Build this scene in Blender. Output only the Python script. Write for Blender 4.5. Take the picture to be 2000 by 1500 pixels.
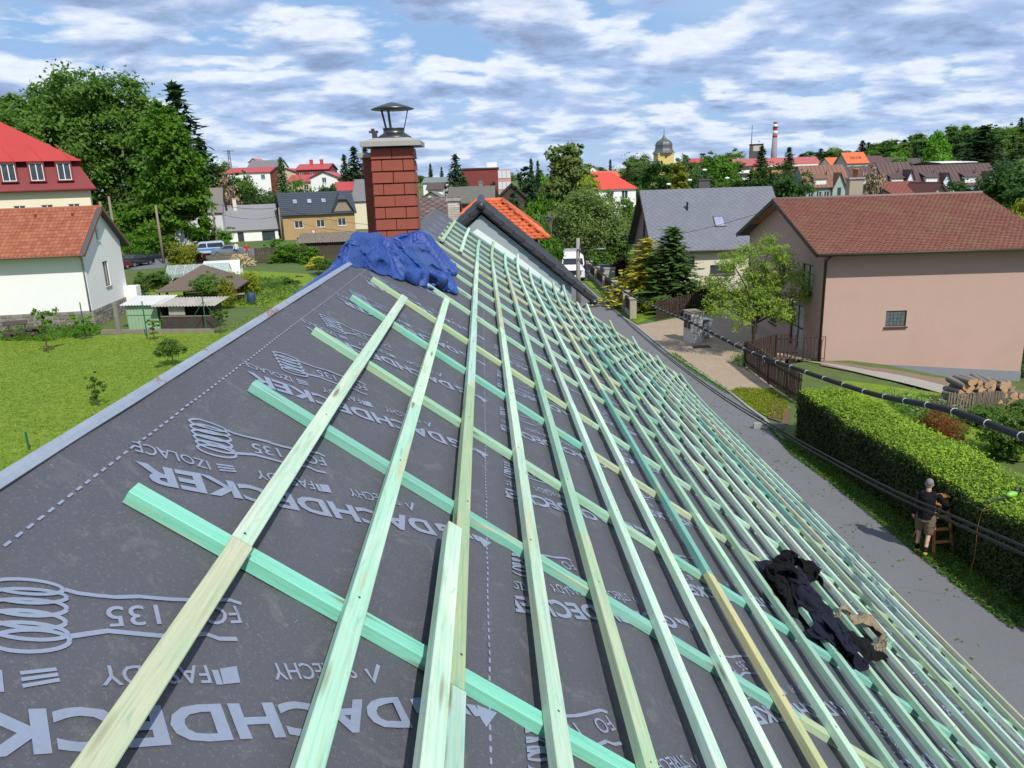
import bpy, bmesh, math, random
import numpy as np
from mathutils import Vector, Matrix, noise as mnoise
for o in list(bpy.data.objects): bpy.data.objects.remove(o)
random.seed(7); RNG = np.random.default_rng(7)
scene = bpy.context.scene; COL = scene.collection
R_ = math.radians
# ------------------------------------------------------------------ camera
CAMZ = 8.7; FPX = 1500.0; ROLL = R_(1.9); PITCH = R_(14.8)
FW = np.array([0, math.cos(PITCH), -math.sin(PITCH)]); RT0 = np.array([1.0, 0, 0]); DN0 = np.cross(FW, RT0)
RT = math.cos(ROLL)*RT0 + math.sin(ROLL)*DN0; DN = -math.sin(ROLL)*RT0 + math.cos(ROLL)*DN0
CAMP = np.array([0, 0, CAMZ])
cam = bpy.data.cameras.new('camera'); camo = bpy.data.objects.new('camera', cam); COL.objects.link(camo)
cam.sensor_width = 36.0; cam.lens = 36.0*FPX/2000.0; cam.clip_start = 0.05; cam.clip_end = 6000
M = Matrix(((RT[0], -DN[0], -FW[0], 0), (RT[1], -DN[1], -FW[1], 0), (RT[2], -DN[2], -FW[2], CAMZ), (0, 0, 0, 1)))
camo.matrix_world = M; scene.camera = camo
# ------------------------------------------------------------------ sun, sky, exposure
SUN_EL = 46.5; SUN_AZ = Vector((0.485, -0.874))           # horizontal direction towards the sun
sv = Vector((SUN_AZ.x*math.cos(R_(SUN_EL)), SUN_AZ.y*math.cos(R_(SUN_EL)), math.sin(R_(SUN_EL))))
sl = bpy.data.lights.new('sun', 'SUN'); sl.energy = 4.2; sl.angle = R_(0.53); sl.color = (1.0, 0.955, 0.88)
so = bpy.data.objects.new('sun', sl); COL.objects.link(so); so.rotation_euler = sv.to_track_quat('Z', 'Y').to_euler()
world = bpy.data.worlds.new('World'); scene.world = world; world.use_nodes = True
def build_world():
    nt = world.node_tree; N = nt.nodes; L = nt.links
    for n in list(N): N.remove(n)
    out = N.new('ShaderNodeOutputWorld'); bg = N.new('ShaderNodeBackground'); bg.inputs[1].default_value = 0.1
    sky = N.new('ShaderNodeTexSky'); sky.sky_type = 'NISHITA'; sky.sun_disc = False
    sky.sun_elevation = R_(SUN_EL); sky.sun_rotation = math.atan2(SUN_AZ.x, SUN_AZ.y)
    sky.air_density = 1.0; sky.dust_density = 0.6; sky.ozone_density = 1.3
    tc = N.new('ShaderNodeTexCoord'); sep = N.new('ShaderNodeSeparateXYZ'); L.new(tc.outputs['Generated'], sep.inputs[0])
    def math_(op, a, b=None, c=None, clamp=False):
        m = N.new('ShaderNodeMath'); m.operation = op; m.use_clamp = clamp
        for i, v in enumerate((a, b, c)):
            if v is None: continue
            if isinstance(v, (int, float)): m.inputs[i].default_value = v
            else: L.new(v, m.inputs[i])
        return m.outputs[0]
    def mixc(f, a, b):
        m = N.new('ShaderNodeMix'); m.data_type = 'RGBA'
        for i, v in ((0, f), (6, a), (7, b)):
            if isinstance(v, (tuple, list)): m.inputs[i].default_value = (*v, 1)
            elif isinstance(v, float): m.inputs[i].default_value = v
            else: L.new(v, m.inputs[i])
        return m.outputs[2]
    z = math_('MAXIMUM', sep.outputs[2], 0.0); zz = math_('ADD', z, 0.19)
    px = math_('DIVIDE', sep.outputs[0], zz); py = math_('DIVIDE', sep.outputs[1], zz)
    def dens(k, scale, det, rough=0.5, w=0.0, dist=0.2):       # cloud field on a plane overhead; k > 1 looks farther out
        cb = N.new('ShaderNodeCombineXYZ'); L.new(math_('MULTIPLY', px, k*0.9), cb.inputs[0]); L.new(math_('MULTIPLY', py, k), cb.inputs[1]); cb.inputs[2].default_value = w
        n = N.new('ShaderNodeTexNoise'); n.inputs['Scale'].default_value = scale; n.inputs['Detail'].default_value = det
        n.inputs['Roughness'].default_value = rough; n.inputs['Distortion'].default_value = dist
        L.new(cb.outputs[0], n.inputs['Vector']); return n.outputs['Fac']
    def rng(v, a, b, c=0.0, d=1.0, smooth=True):
        m = N.new('ShaderNodeMapRange'); m.interpolation_type = 'SMOOTHSTEP' if smooth else 'LINEAR'
        L.new(v, m.inputs[0]); m.inputs[1].default_value = a; m.inputs[2].default_value = b
        m.inputs[3].default_value = c; m.inputs[4].default_value = d; return m.outputs[0]
    base = dens(1.0, 2.8, 6, 0.52); far_ = dens(1.10, 2.8, 6, 0.52); far2 = dens(1.045, 2.8, 6, 0.52); big = dens(1.0, 0.9, 2, 0.5, 4.0); fine = dens(1.0, 14.0, 5, 0.6, 2.0)
    lay = lambda q: math_('ADD', math_('ADD', math_('MULTIPLY', q, 0.84), math_('MULTIPLY', big, 0.24)), math_('MULTIPLY', fine, 0.04))
    under = rng(lay(base), 0.49, 0.615)                       # flat shaded undersides
    face = math_('MAXIMUM', rng(lay(far_), 0.505, 0.60), rng(lay(far2), 0.51, 0.60))    # sunlit fronts rising behind the near edge of each cloud
    thin = rng(big, 0.38, 0.62, 0.15, 0.6)
    skyb = mixc(0.7, sky.outputs[0], (2.2, 4.3, 8.0)); veil = mixc(thin, skyb, (4.7, 6.2, 8.4))
    white = mixc(fine, (5.8, 6.8, 8.5), (9.4, 9.7, 10.2))
    grey = mixc(rng(math_('ADD', math_('MULTIPLY', base, 0.75), math_('MULTIPLY', fine, 0.25)), 0.5, 0.68), (3.7, 5.1, 7.9), (2.1, 2.95, 4.8))
    grey = mixc(rng(sep.outputs[2], 0.12, 0.34, 0.0, 0.4), grey, (2.2, 3.0, 4.7))        # overhead the bases are thicker and darker
    col = mixc(face, veil, white); col = mixc(math_('MULTIPLY', under, 0.94), col, grey)
    hz = rng(sep.outputs[2], 0.0, 0.09, 0.28, 0.0); col = mixc(hz, col, (5.8, 7.2, 9.2))
    L.new(col, bg.inputs[0]); L.new(bg.outputs[0], out.inputs[0])
build_world()
scene.render.engine = 'CYCLES'
scene.view_settings.view_transform = 'Standard'; scene.view_settings.look = 'None'; scene.view_settings.gamma = 1.0
scene.view_settings.use_curve_mapping = False; scene.view_settings.exposure = 0.12
scene.cycles.max_bounces = 6; scene.cycles.transparent_max_bounces = 8
# ------------------------------------------------------------------ helpers: picture ray -> place
def ray(x, y):
    v = (x-1000)*RT+(y-750)*DN+FPX*FW
    return v/np.linalg.norm(v)
def sst(a, b, x):
    t = np.clip((x-a)/(b-a), 0, 1); return t*t*(3-2*t)
def tz(x, y):                                   # height of the ground
    x = np.asarray(x, float); y = np.asarray(y, float)
    z = 5.0*sst(135, 320, y)*sst(40, -60, x) + 4.0*sst(150, 330, y)*sst(-60, 40, x)
    z = z + 7.0*np.exp(-(((x-300)/130)**2+((y-400)/150)**2)) + 3.0*sst(60, 220, x)*sst(160, 330, y)
    z = z + 3.0*np.exp(-(((x+95)/60)**2+((y-270)/80)**2)) + 6.0*sst(450, 800, y)
    z = z - 1.25*sst(15.5, 23, x)*sst(18, 26, y)*(1-sst(44, 60, y))*(1-sst(34, 60, x))
    return z
def at_z(x, y, z=0.0):
    v = ray(x, y); t = (z-CAMZ)/v[2]; return CAMP+t*v
def at_y(x, y, Y):
    v = ray(x, y); return CAMP+(Y/v[1])*v
def at_g(x, y):
    v = ray(x, y); t = 5.0
    for _ in range(4000):
        p = CAMP+t*v
        if p[2] <= tz(p[0], p[1]): break
        t *= 1.003
    return p
def gz(x, y): return float(tz(x, y))
# ------------------------------------------------------------------ helpers: objects
def tag(o, label=None, cat=None, group=None, kind=None):
    if label: o['label'] = label
    if cat: o['category'] = cat
    if group: o['group'] = group
    if kind: o['kind'] = kind
    return o
def empty(name, loc=(0, 0, 0), rz=0.0, label=None, cat=None, group=None):
    o = bpy.data.objects.new(name, None); COL.objects.link(o); o.empty_display_size = 0.3
    o.location = [float(c) for c in loc]; o.rotation_euler = (0, 0, rz); return tag(o, label, cat, group)
def link(name, me, m=None, parent=None, smooth=False):
    o = bpy.data.objects.new(name, me); COL.objects.link(o)
    if m is not None and len(me.materials) == 0: me.materials.append(m)
    if parent is not None: o.parent = parent
    if smooth: me.polygons.foreach_set('use_smooth', [True]*len(me.polygons))
    return o
class MB:
    def __init__(s): s.v = []; s.f = []
    def add(s, vs, fs):
        n = len(s.v); s.v += [tuple(float(c) for c in p) for p in vs]; s.f += [tuple(i+n for i in f) for f in fs]; return s
    def box(s, x0, x1, y0, y1, z0, z1):
        return s.add([(x0,y0,z0),(x1,y0,z0),(x1,y1,z0),(x0,y1,z0),(x0,y0,z1),(x1,y0,z1),(x1,y1,z1),(x0,y1,z1)],
                     [(0,3,2,1),(4,5,6,7),(0,1,5,4),(1,2,6,5),(2,3,7,6),(3,0,4,7)])
    def bar(s, a, b, w, h, up=(0, 0, 1)):        # box from a to b, w wide, h thick, top face towards up
        a = Vector(a); b = Vector(b); d = (b-a).normalized(); u = Vector(up); sd = d.cross(u).normalized(); u = sd.cross(d)
        vs = [p+sd*(i*w/2)+u*(j*h/2) for p in (a, b) for i, j in ((-1,-1),(1,-1),(1,1),(-1,1))]
        return s.add(vs, [(3,2,1,0),(4,5,6,7),(0,1,5,4),(1,2,6,5),(2,3,7,6),(3,0,4,7)])
    def tube(s, pts, r, n=8, caps=True):
        pts = [Vector(p) for p in pts]; k = len(pts); rs = r if isinstance(r, (list, tuple)) else [r]*k
        vs = []; ref = Vector((0.31, 0.2, 0.93))
        for i, p in enumerate(pts):
            d = (pts[min(i+1, k-1)]-pts[max(i-1, 0)]).normalized()
            a = d.cross(ref if abs(d.dot(ref)) < 0.95 else Vector((1, 0, 0))).normalized(); b = d.cross(a)
            vs += [p+(a*math.cos(2*math.pi*j/n)+b*math.sin(2*math.pi*j/n))*rs[i] for j in range(n)]
        fs = [(i*n+j, i*n+(j+1) % n, (i+1)*n+(j+1) % n, (i+1)*n+j) for i in range(k-1) for j in range(n)]
        if caps: fs += [tuple(range(n))[::-1], tuple((k-1)*n+j for j in range(n))]
        return s.add(vs, fs)
    def lathe(s, prof, n=24, c=(0, 0, 0), square=False):
        vs = []
        for r, z in prof:
            for j in range(n):
                a = 2*math.pi*(j+0.5)/n; vs.append((c[0]+r*math.cos(a), c[1]+r*math.sin(a), c[2]+z))
        k = len(prof); fs = [(i*n+j, i*n+(j+1) % n, (i+1)*n+(j+1) % n, (i+1)*n+j) for i in range(k-1) for j in range(n)]
        fs += [tuple(range(n))[::-1], tuple((k-1)*n+j for j in range(n))]
        return s.add(vs, fs)
    def prism(s, poly, d):                        # polygon (list of 3-vectors) pushed along vector d
        n = len(poly); p2 = [tuple(Vector(p)+Vector(d)) for p in poly]
        return s.add(list(poly)+p2, [tuple(range(n))[::-1], tuple(range(n, 2*n))]+[(i, (i+1) % n, n+(i+1) % n, n+i) for i in range(n)])
    def ball(s, c, r, n=10, m=7):
        rx, ry, rz = r if isinstance(r, (list, tuple)) else (r, r, r)
        vs = [(c[0]+rx*math.sin(math.pi*i/m)*math.cos(2*math.pi*j/n), c[1]+ry*math.sin(math.pi*i/m)*math.sin(2*math.pi*j/n), c[2]+rz*math.cos(math.pi*i/m)) for i in range(m+1) for j in range(n)]
        return s.add(vs, [(i*n+j, (i+1)*n+j, (i+1)*n+(j+1) % n, i*n+(j+1) % n) for i in range(m) for j in range(n)])
    def mesh(s, name):
        me = bpy.data.meshes.new(name); me.from_pydata(s.v, [], s.f); me.update()
        return me
    def build(s, name, m, parent=None, smooth=False, fix=True):
        me = s.mesh(name)
        if fix:
            bm = bmesh.new(); bm.from_mesh(me); bmesh.ops.recalc_face_normals(bm, faces=bm.faces); bm.to_mesh(me); bm.free()
        return link(name, me, m, parent, smooth)
def remesh(mb, vox, disp=None, smooth_it=3):       # union of shapes -> one continuous skin, pushed by disp(co, normal)
    me = mb.mesh('tmp'); o = bpy.data.objects.new('tmp', me); COL.objects.link(o)
    bm = bmesh.new(); bm.from_mesh(me); bmesh.ops.recalc_face_normals(bm, faces=bm.faces); bm.to_mesh(me); bm.free()
    md = o.modifiers.new('r', 'REMESH'); md.mode = 'VOXEL'; md.voxel_size = vox
    sm = o.modifiers.new('s', 'SMOOTH'); sm.iterations = smooth_it; sm.factor = 0.5
    dg = bpy.context.evaluated_depsgraph_get(); dg.update(); ev = o.evaluated_get(dg)
    me2 = bpy.data.meshes.new_from_object(ev); bpy.data.objects.remove(o); bpy.data.meshes.remove(me)
    if disp:
        cs = [(v.co.copy(), v.normal.copy()) for v in me2.vertices]
        for v, (c, n) in zip(me2.vertices, cs): v.co = c+disp(c, n)
    me2.materials.clear(); me2.update(); return me2
# ------------------------------------------------------------------ helpers: materials
MATS = {}
def nodes_of(name):
    m = bpy.data.materials.new(name); m.use_nodes = True; nt = m.node_tree
    b = nt.nodes['Principled BSDF']; return m, nt, nt.nodes, nt.links, b
def noise_(N, L, vec, scale, detail=4, rough=0.55, dist=0.0):
    n = N.new('ShaderNodeTexNoise'); n.inputs['Scale'].default_value = scale; n.inputs['Detail'].default_value = detail
    n.inputs['Roughness'].default_value = rough; n.inputs['Distortion'].default_value = dist
    if vec is not None: L.new(vec, n.inputs['Vector'])
    return n.outputs['Fac']
def ramp_(N, L, fac, stops):
    r = N.new('ShaderNodeValToRGB'); e = r.color_ramp.elements
    while len(e) < len(stops): e.new(0.5)
    for el, (p, c) in zip(e, stops): el.position = p; el.color = (*c, 1) if len(c) == 3 else c
    L.new(fac, r.inputs[0]); return r.outputs[0]
def mix_(N, L, f, a, b, mode='MIX'):
    m = N.new('ShaderNodeMix'); m.data_type = 'RGBA'; m.blend_type = mode
    for i, v in ((0, f), (6, a), (7, b)):
        if isinstance(v, (tuple, list)): m.inputs[i].default_value = (*v, 1)
        elif isinstance(v, (int, float)): m.inputs[i].default_value = v
        else: L.new(v, m.inputs[i])
    return m.outputs[2]
def mapr_(N, L, v, a, b, c=0.0, d=1.0):
    m = N.new('ShaderNodeMapRange'); L.new(v, m.inputs[0])
    for i, q in enumerate((a, b, c, d)): m.inputs[i+1].default_value = q
    return m.outputs[0]
def bump_(N, L, b, h, strength=0.3, dist=0.02):
    n = N.new('ShaderNodeBump'); n.inputs['Strength'].default_value = strength; n.inputs['Distance'].default_value = dist
    L.new(h, n.inputs['Height']); L.new(n.outputs[0], b.inputs['Normal'])
def mat(name, c, rough=0.8, var=0.12, scale=3.0, bump=0.15, bscale=40.0, metal=0.0, dirt=None, dscale=0.8, dist=0.01, stretch=None):
    if name in MATS: return MATS[name]
    m, nt, N, L, b = nodes_of(name); tc = N.new('ShaderNodeTexCoord'); vec = tc.outputs['Object']
    if stretch:
        mp = N.new('ShaderNodeMapping'); mp.inputs['Scale'].default_value = stretch; L.new(vec, mp.inputs[0]); vec = mp.outputs[0]
    f = noise_(N, L, vec, scale, 5, 0.6)
    col = mix_(N, L, f, tuple(max(0, x*(1-var)) for x in c), tuple(min(1, x*(1+var)) for x in c))
    if dirt is not None:
        d = noise_(N, L, vec, dscale, 6, 0.65, 0.6); col = mix_(N, L, mapr_(N, L, d, 0.5, 0.72), col, dirt)
    L.new(col, b.inputs['Base Color']); b.inputs['Roughness'].default_value = rough; b.inputs['Metallic'].default_value = metal
    if bump: bump_(N, L, b, noise_(N, L, vec, bscale, 4, 0.6), bump, dist)
    MATS[name] = m; return m
def glassmat(name='window_glass', c=(0.02, 0.025, 0.03)):
    if name in MATS: return MATS[name]
    m, nt, N, L, b = nodes_of(name); tc = N.new('ShaderNodeTexCoord')
    f = noise_(N, L, tc.outputs['Object'], 1.3, 2); L.new(mix_(N, L, f, c, tuple(x*3.5 for x in c)), b.inputs['Base Color'])
    b.inputs['Roughness'].default_value = 0.06; b.inputs['IOR'].default_value = 1.5; MATS[name] = m; return m
def leafmat(name, c1, c2, trans=0.42, rough=0.55, c3=None):
    if name in MATS: return MATS[name]
    m, nt, N, L, b = nodes_of(name); g = N.new('ShaderNodeNewGeometry'); tc = N.new('ShaderNodeTexCoord')
    col = mix_(N, L, g.outputs['Random Per Island'], c1, c2)
    f = noise_(N, L, tc.outputs['Object'], 0.7, 3); col = mix_(N, L, mapr_(N, L, f, 0.35, 0.7, 0, 0.55), col, c3 or tuple(x*0.7 for x in c2))
    oi = N.new('ShaderNodeObjectInfo'); hs = N.new('ShaderNodeHueSaturation'); L.new(col, hs.inputs['Color'])
    L.new(mapr_(N, L, oi.outputs['Random'], 0, 1, 0.8, 1.2), hs.inputs['Value']); L.new(mapr_(N, L, oi.outputs['Random'], 0, 1, 0.496, 0.506), hs.inputs['Hue'])
    col = hs.outputs[0]
    L.new(col, b.inputs['Base Color']); b.inputs['Roughness'].default_value = rough; b.inputs['Specular IOR Level'].default_value = .22
    tr = N.new('ShaderNodeBsdfTranslucent'); L.new(mix_(N, L, 0.6, col, (1.25, 1.6, 0.5), 'MULTIPLY'), tr.inputs['Color'])
    ms = N.new('ShaderNodeMixShader'); ms.inputs[0].default_value = trans; L.new(b.outputs[0], ms.inputs[1]); L.new(tr.outputs[0], ms.inputs[2])
    L.new(ms.outputs[0], nt.nodes['Material Output'].inputs[0]); MATS[name] = m; return m
# ================================================================== GROUND, ROADS
def groundmat():
    m, nt, N, L, b = nodes_of('meadow_ground'); tc = N.new('ShaderNodeTexCoord'); v = tc.outputs['Object']
    f1 = noise_(N, L, v, 0.09, 5, 0.6); f2 = noise_(N, L, v, 1.4, 6, 0.7); f3 = noise_(N, L, v, 14, 4, 0.7)
    c = mix_(N, L, f1, (0.062, 0.105, 0.018), (0.115, 0.165, 0.03)); c = mix_(N, L, mapr_(N, L, f2, 0.4, 0.75), c, (0.05, 0.085, 0.018))
    c = mix_(N, L, mapr_(N, L, f3, 0.55, 0.8), c, (0.15, 0.17, 0.05)); L.new(c, b.inputs['Base Color']); b.inputs['Roughness'].default_value = 0.95
    bump_(N, L, b, f3, 0.6, 0.05); return m
def lawnmat():
    m, nt, N, L, b = nodes_of('mown_lawn'); tc = N.new('ShaderNodeTexCoord'); v = tc.outputs['Object']
    f1 = noise_(N, L, v, 0.35, 4, 0.6); f2 = noise_(N, L, v, 2.6, 6, 0.75); f3 = noise_(N, L, v, 26, 4, 0.75); f4 = noise_(N, L, v, 9.0, 2, 0.5)
    c = mix_(N, L, mapr_(N, L, f1, 0.3, 0.7), (0.170, 0.260, 0.028), (0.235, 0.315, 0.040)); c = mix_(N, L, mapr_(N, L, f2, 0.42, 0.7), c, (0.088, 0.150, 0.013)); c = mix_(N, L, mapr_(N, L, noise_(N, L, v, 0.9, 5, 0.7, 0.8), 0.56, 0.74, 0, 0.55), c, (0.21, 0.215, 0.05)); c = mix_(N, L, mapr_(N, L, noise_(N, L, v, 0.55, 5, 0.7, 0.4), 0.60, 0.76, 0, 0.6), c, (0.06, 0.13, 0.012))
    c = mix_(N, L, mapr_(N, L, f3, 0.5, 0.8, 0, 0.7), c, (0.065, 0.115, 0.012)); c = mix_(N, L, mapr_(N, L, f4, 0.74, 0.80, 0, 0.5), c, (0.5, 0.5, 0.3))
    L.new(c, b.inputs['Base Color']); b.inputs['Roughness'].default_value = 0.9; b.inputs['Specular IOR Level'].default_value = .1; bump_(N, L, b, f3, 0.7, 0.04); return m
def asphaltmat():
    m, nt, N, L, b = nodes_of('worn_asphalt'); tc = N.new('ShaderNodeTexCoord'); v = tc.outputs['Object']
    f1 = noise_(N, L, v, 0.5, 5, 0.65, 0.8); f2 = noise_(N, L, v, 60, 3, 0.7); f3 = noise_(N, L, v, 3, 5, 0.7)
    c = mix_(N, L, f1, (0.115, 0.118, 0.126), (0.152, 0.154, 0.160)); c = mix_(N, L, mapr_(N, L, f2, 0.45, 0.75), c, (0.20, 0.20, 0.20))
    c = mix_(N, L, mapr_(N, L, f3, 0.60, 0.78, 0, 0.5), c, (0.15, 0.145, 0.13))
    fc = noise_(N, L, v, 0.30, 4, 0.5, 0.3); ab = N.new('ShaderNodeMath'); ab.operation = 'COMPARE'; ab.inputs[1].default_value = 0.52; ab.inputs[2].default_value = 0.0012; L.new(fc, ab.inputs[0])
    c = mix_(N, L, ab.outputs[0], c, (0.07, 0.068, 0.062)); c = mix_(N, L, mapr_(N, L, noise_(N, L, v, 0.23, 3, 0.5), 0.55, 0.58, 0, 0.35), c, (0.155, 0.153, 0.148))
    L.new(c, b.inputs['Base Color']); b.inputs['Roughness'].default_value = 0.88; bump_(N, L, b, f2, 0.35, 0.01); return m
def pavermat():
    m, nt, N, L, b = nodes_of('sand_coloured_pavers'); tc = N.new('ShaderNodeTexCoord'); v = tc.outputs['Object']
    br = N.new('ShaderNodeTexBrick'); br.inputs['Scale'].default_value = 1.0; br.inputs['Brick Width'].default_value = 0.2; br.inputs['Row Height'].default_value = 0.1
    br.inputs['Mortar Size'].default_value = 0.008; br.inputs['Color1'].default_value = (0.36, 0.27, 0.18, 1); br.inputs['Color2'].default_value = (0.43, 0.33, 0.225, 1); br.inputs['Mortar'].default_value = (0.20, 0.155, 0.11, 1)
    mp = N.new('ShaderNodeMapping'); mp.inputs['Rotation'].default_value = (0, 0, 0.5); L.new(v, mp.inputs[0]); L.new(mp.outputs[0], br.inputs['Vector'])
    f = noise_(N, L, v, 0.7, 5, 0.65); c = mix_(N, L, mapr_(N, L, f, 0.35, 0.75, 0, 0.5), br.outputs['Color'], (0.27, 0.22, 0.15)); L.new(c, b.inputs['Base Color'])
    b.inputs['Roughness'].default_value = 0.9; bump_(N, L, b, br.outputs['Fac'], -0.3, 0.01); return m
GM = groundmat(); LAWN = lawnmat(); ASPH = asphaltmat(); PAVE = pavermat()
def ground():
    xs = np.unique(np.concatenate([np.linspace(-60, 60, 61), np.linspace(-1400, -60, 40), np.linspace(60, 1400, 40)]))
    ys = np.unique(np.concatenate([np.linspace(-30, 160, 77), np.linspace(160, 700, 60), np.linspace(700, 3000, 20), np.linspace(-400, -30, 8)]))
    X, Y = np.meshgrid(xs, ys); Z = tz(X, Y); nx, ny = len(xs), len(ys)
    vs = np.stack([X, Y, Z], -1).reshape(-1, 3); i = np.arange(nx*ny).reshape(ny, nx)
    fs = np.stack([i[:-1, :-1], i[:-1, 1:], i[1:, 1:], i[1:, :-1]], -1).reshape(-1, 4)
    me = bpy.data.meshes.new('ground'); me.from_pydata(vs.tolist(), [], fs.tolist()); me.update()
    tag(link('ground', me, GM, None, True), kind='structure')
ground()
def sheet(name, poly, m, h=0.02, kind='structure', th=0.0, sub=0):
    bm = bmesh.new(); vs = [bm.verts.new((p[0], p[1], 0)) for p in poly]; bm.faces.new(vs)
    bmesh.ops.triangulate(bm, faces=bm.faces)
    for _ in range(sub): bmesh.ops.subdivide_edges(bm, edges=bm.edges, cuts=1, use_grid_fill=True)
    for v in bm.verts: v.co.z = gz(v.co.x, v.co.y)+h
    bmesh.ops.recalc_face_normals(bm, faces=bm.faces)
    if bm.faces and sum(f.normal.z for f in bm.faces) < 0: bmesh.ops.reverse_faces(bm, faces=bm.faces)
    me = bpy.data.meshes.new(name); bm.to_mesh(me); bm.free(); return tag(link(name, me, m), kind=kind)
RE = [(1137,555),(1170,585),(1210,617),(1240,637),(1307,692),(1350,720),(1422,767),(1462,800),(1490,820),(1525,860),(1600,917),(1675,972),(1750,1035),(1825,1097),(1900,1147),(1975,1210)]
RE = [at_z(*p)[:2] for p in RE]
RE = [(15, 150), (9.5, 105), (7.6, 80)]+[tuple(p) for p in RE]+[(10.4, 5), (10.6, -25)]
sheet('road', list(RE)+[(x-4.9, y) for x, y in RE[::-1]], ASPH, 0.012)
DR = [(1243,636),(1307,690),(1350,718),(1422,765),(1476,762),(1530,757),(1455,722),(1540,690),(1596,704),(1545,668),(1500,640),(1450,612),(1400,606),(1320,622)]
sheet('driveway', [at_z(*p)[:2] for p in DR], PAVE, 0.022)
sheet('lawn', [(-60, 47), (-27.5, 48.4), (-23.6, 48.6), (-14, 48.6), (-8, 50), (-1, 50), (-1, -20), (-60, -20)], LAWN, 0.016)
sheet('garden_lawn', [at_g(*p)[:2] for p in ((1640,745),(1760,760),(1870,778),(1900,800),(1990,835),(2080,900),(1990,905),(1850,880),(1700,800))], LAWN, 0.05, sub=4)
sheet('garden_path', [at_g(*p)[:2] for p in ((1555,705),(1600,712),(1720,742),(1850,775),(1930,790),(1925,778),(1840,762),(1700,727),(1640,716))], mat('concrete_path', (0.33, 0.30, 0.26), 0.9, 0.15, 1.5), 0.07, sub=4)
sheet('soil_bed', [at_g(*q_)[:2] for q_ in ((1602,716),(1700,735),(1800,752),(1900,768),(1975,776),(1985,757),(1900,748),(1800,735),(1700,720),(1606,706))], mat('bare_soil', (0.20, 0.145, 0.10), .95, .3, 5, .5, 40), 0.06, sub=4)
sheet('verge', [at_z(*p)[:2] for p in ((1140,548),(1165,568),(1214,608),(1245,632),(1300,612),(1255,590),(1205,555),(1175,535),(1155,528))], LAWN, 0.018)
sheet('flower_strip', [at_z(*p)[:2] for p in ((1425,768),(1440,760),(1500,762),(1545,798),(1535,828),(1492,812),(1462,795))], LAWN, 0.03)
sheet('lane', [at_z(*p)[:2] for p in ((215,520),(262,528),(318,524),(330,512),(480,500),(560,495),(560,486),(380,488),(240,500))], ASPH, 0.03)
sheet('back_garden', [at_z(*p)[:2] for p in ((430,540),(470,528),(600,535),(640,560),(560,600),(440,600),(300,600),(290,560))], LAWN, 0.02)
kb = MB()
for (x0, y0), (x1, y1) in zip(RE[3:12], RE[4:13]): kb.bar((x0+0.06, y0, 0.03), (x1+0.06, y1, 0.03), 0.1, 0.07)
tag(kb.build('kerb', mat('old_kerb_stone', (0.30, 0.29, 0.26), 0.9, 0.2, 2)), kind='structure')
# ================================================================== HOUSE WITH THE NEW ROOF (the camera stands on it)
AL = R_(36.3); AZ = R_(-1.73); HC = 1.2
E1 = np.array([math.sin(AZ), math.cos(AZ), 0]); LAT = np.array([math.cos(AZ), -math.sin(AZ), 0])
E2 = LAT*math.cos(AL)+np.array([0, 0, -math.sin(AL)]); NR = np.cross(E2, E1); NR = NR if NR[2] > 0 else -NR
U0, U1, VR, VE = -1.6, 18.25, -0.565, 6.78
def RP(u, v, o=0.0):
    k = 0.014*max(0.0, u-15.5)**2
    return CAMP+u*E1+v*E2+(o-HC+k)*NR
def uvof(x, y, off=0.0):
    d = ray(x, y); t = -(HC-off)/(d@NR); p = d*t; return float(p@E1), float(p@E2)
def rdg0(n): return max(0.0, 1.0-abs(n)*5.0)**2
def wrk(u, v):      # slack of the membrane between the battens
    n = mnoise.noise(Vector((u*0.9, v*0.9, 3.1)))*0.006+mnoise.noise(Vector((u*2.6, v*1.1, 9.7)))*0.004
    return n+0.006*rdg0(mnoise.noise(Vector((u*1.3+v*.8, v*2.2-u*.5, 5.0))))+0.0035*mnoise.noise(Vector((u*8, v*3, 1.0)))*max(0.0, min(1.0, (u-2)/3))
def membmat():
    m, nt, N, L, b = nodes_of('grey_roofing_membrane'); tc = N.new('ShaderNodeTexCoord'); v = tc.outputs['Object']
    f1 = noise_(N, L, v, 1.1, 5, 0.6); f2 = noise_(N, L, v, 7.0, 7, 0.75, 1.2); f3 = noise_(N, L, v, 110, 3, 0.65); f4 = noise_(N, L, v, 0.6, 3)
    c = mix_(N, L, f1, (0.068, 0.070, 0.082), (0.094, 0.096, 0.110))
    c = mix_(N, L, mapr_(N, L, f2, 0.54, 0.74, 0, 0.5), c, (0.20, 0.195, 0.185)); c = mix_(N, L, mapr_(N, L, f3, 0.56, 0.72, 0, 0.38), c, (0.22, 0.215, 0.21))
    f5 = noise_(N, L, v, 60, 3, 0.8, 2.0); c = mix_(N, L, mapr_(N, L, f5, 0.64, 0.74, 0, 0.6), c, (0.36, 0.34, 0.27))
    c = mix_(N, L, mapr_(N, L, f4, 0.66, 0.8, 0, 0.5), c, (0.075, 0.058, 0.045))
    L.new(c, b.inputs['Base Color']); b.inputs['Roughness'].default_value = 0.62; b.inputs['Specular IOR Level'].default_value = 0.35
    wv = N.new('ShaderNodeTexWave'); wv.inputs['Scale'].default_value = 55; wv.inputs['Distortion'].default_value = 1.5; L.new(v, wv.inputs['Vector'])
    s = N.new('ShaderNodeMath'); s.operation = 'ADD'; L.new(f3, s.inputs[0])
    q = N.new('ShaderNodeMath'); q.operation = 'MULTIPLY'; q.inputs[1].default_value = 0.35; L.new(wv.outputs['Fac'], q.inputs[0]); L.new(q.outputs[0], s.inputs[1])
    bump_(N, L, b, s.outputs[0], 0.22, 0.003); return m
MEMB = membmat()
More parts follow.
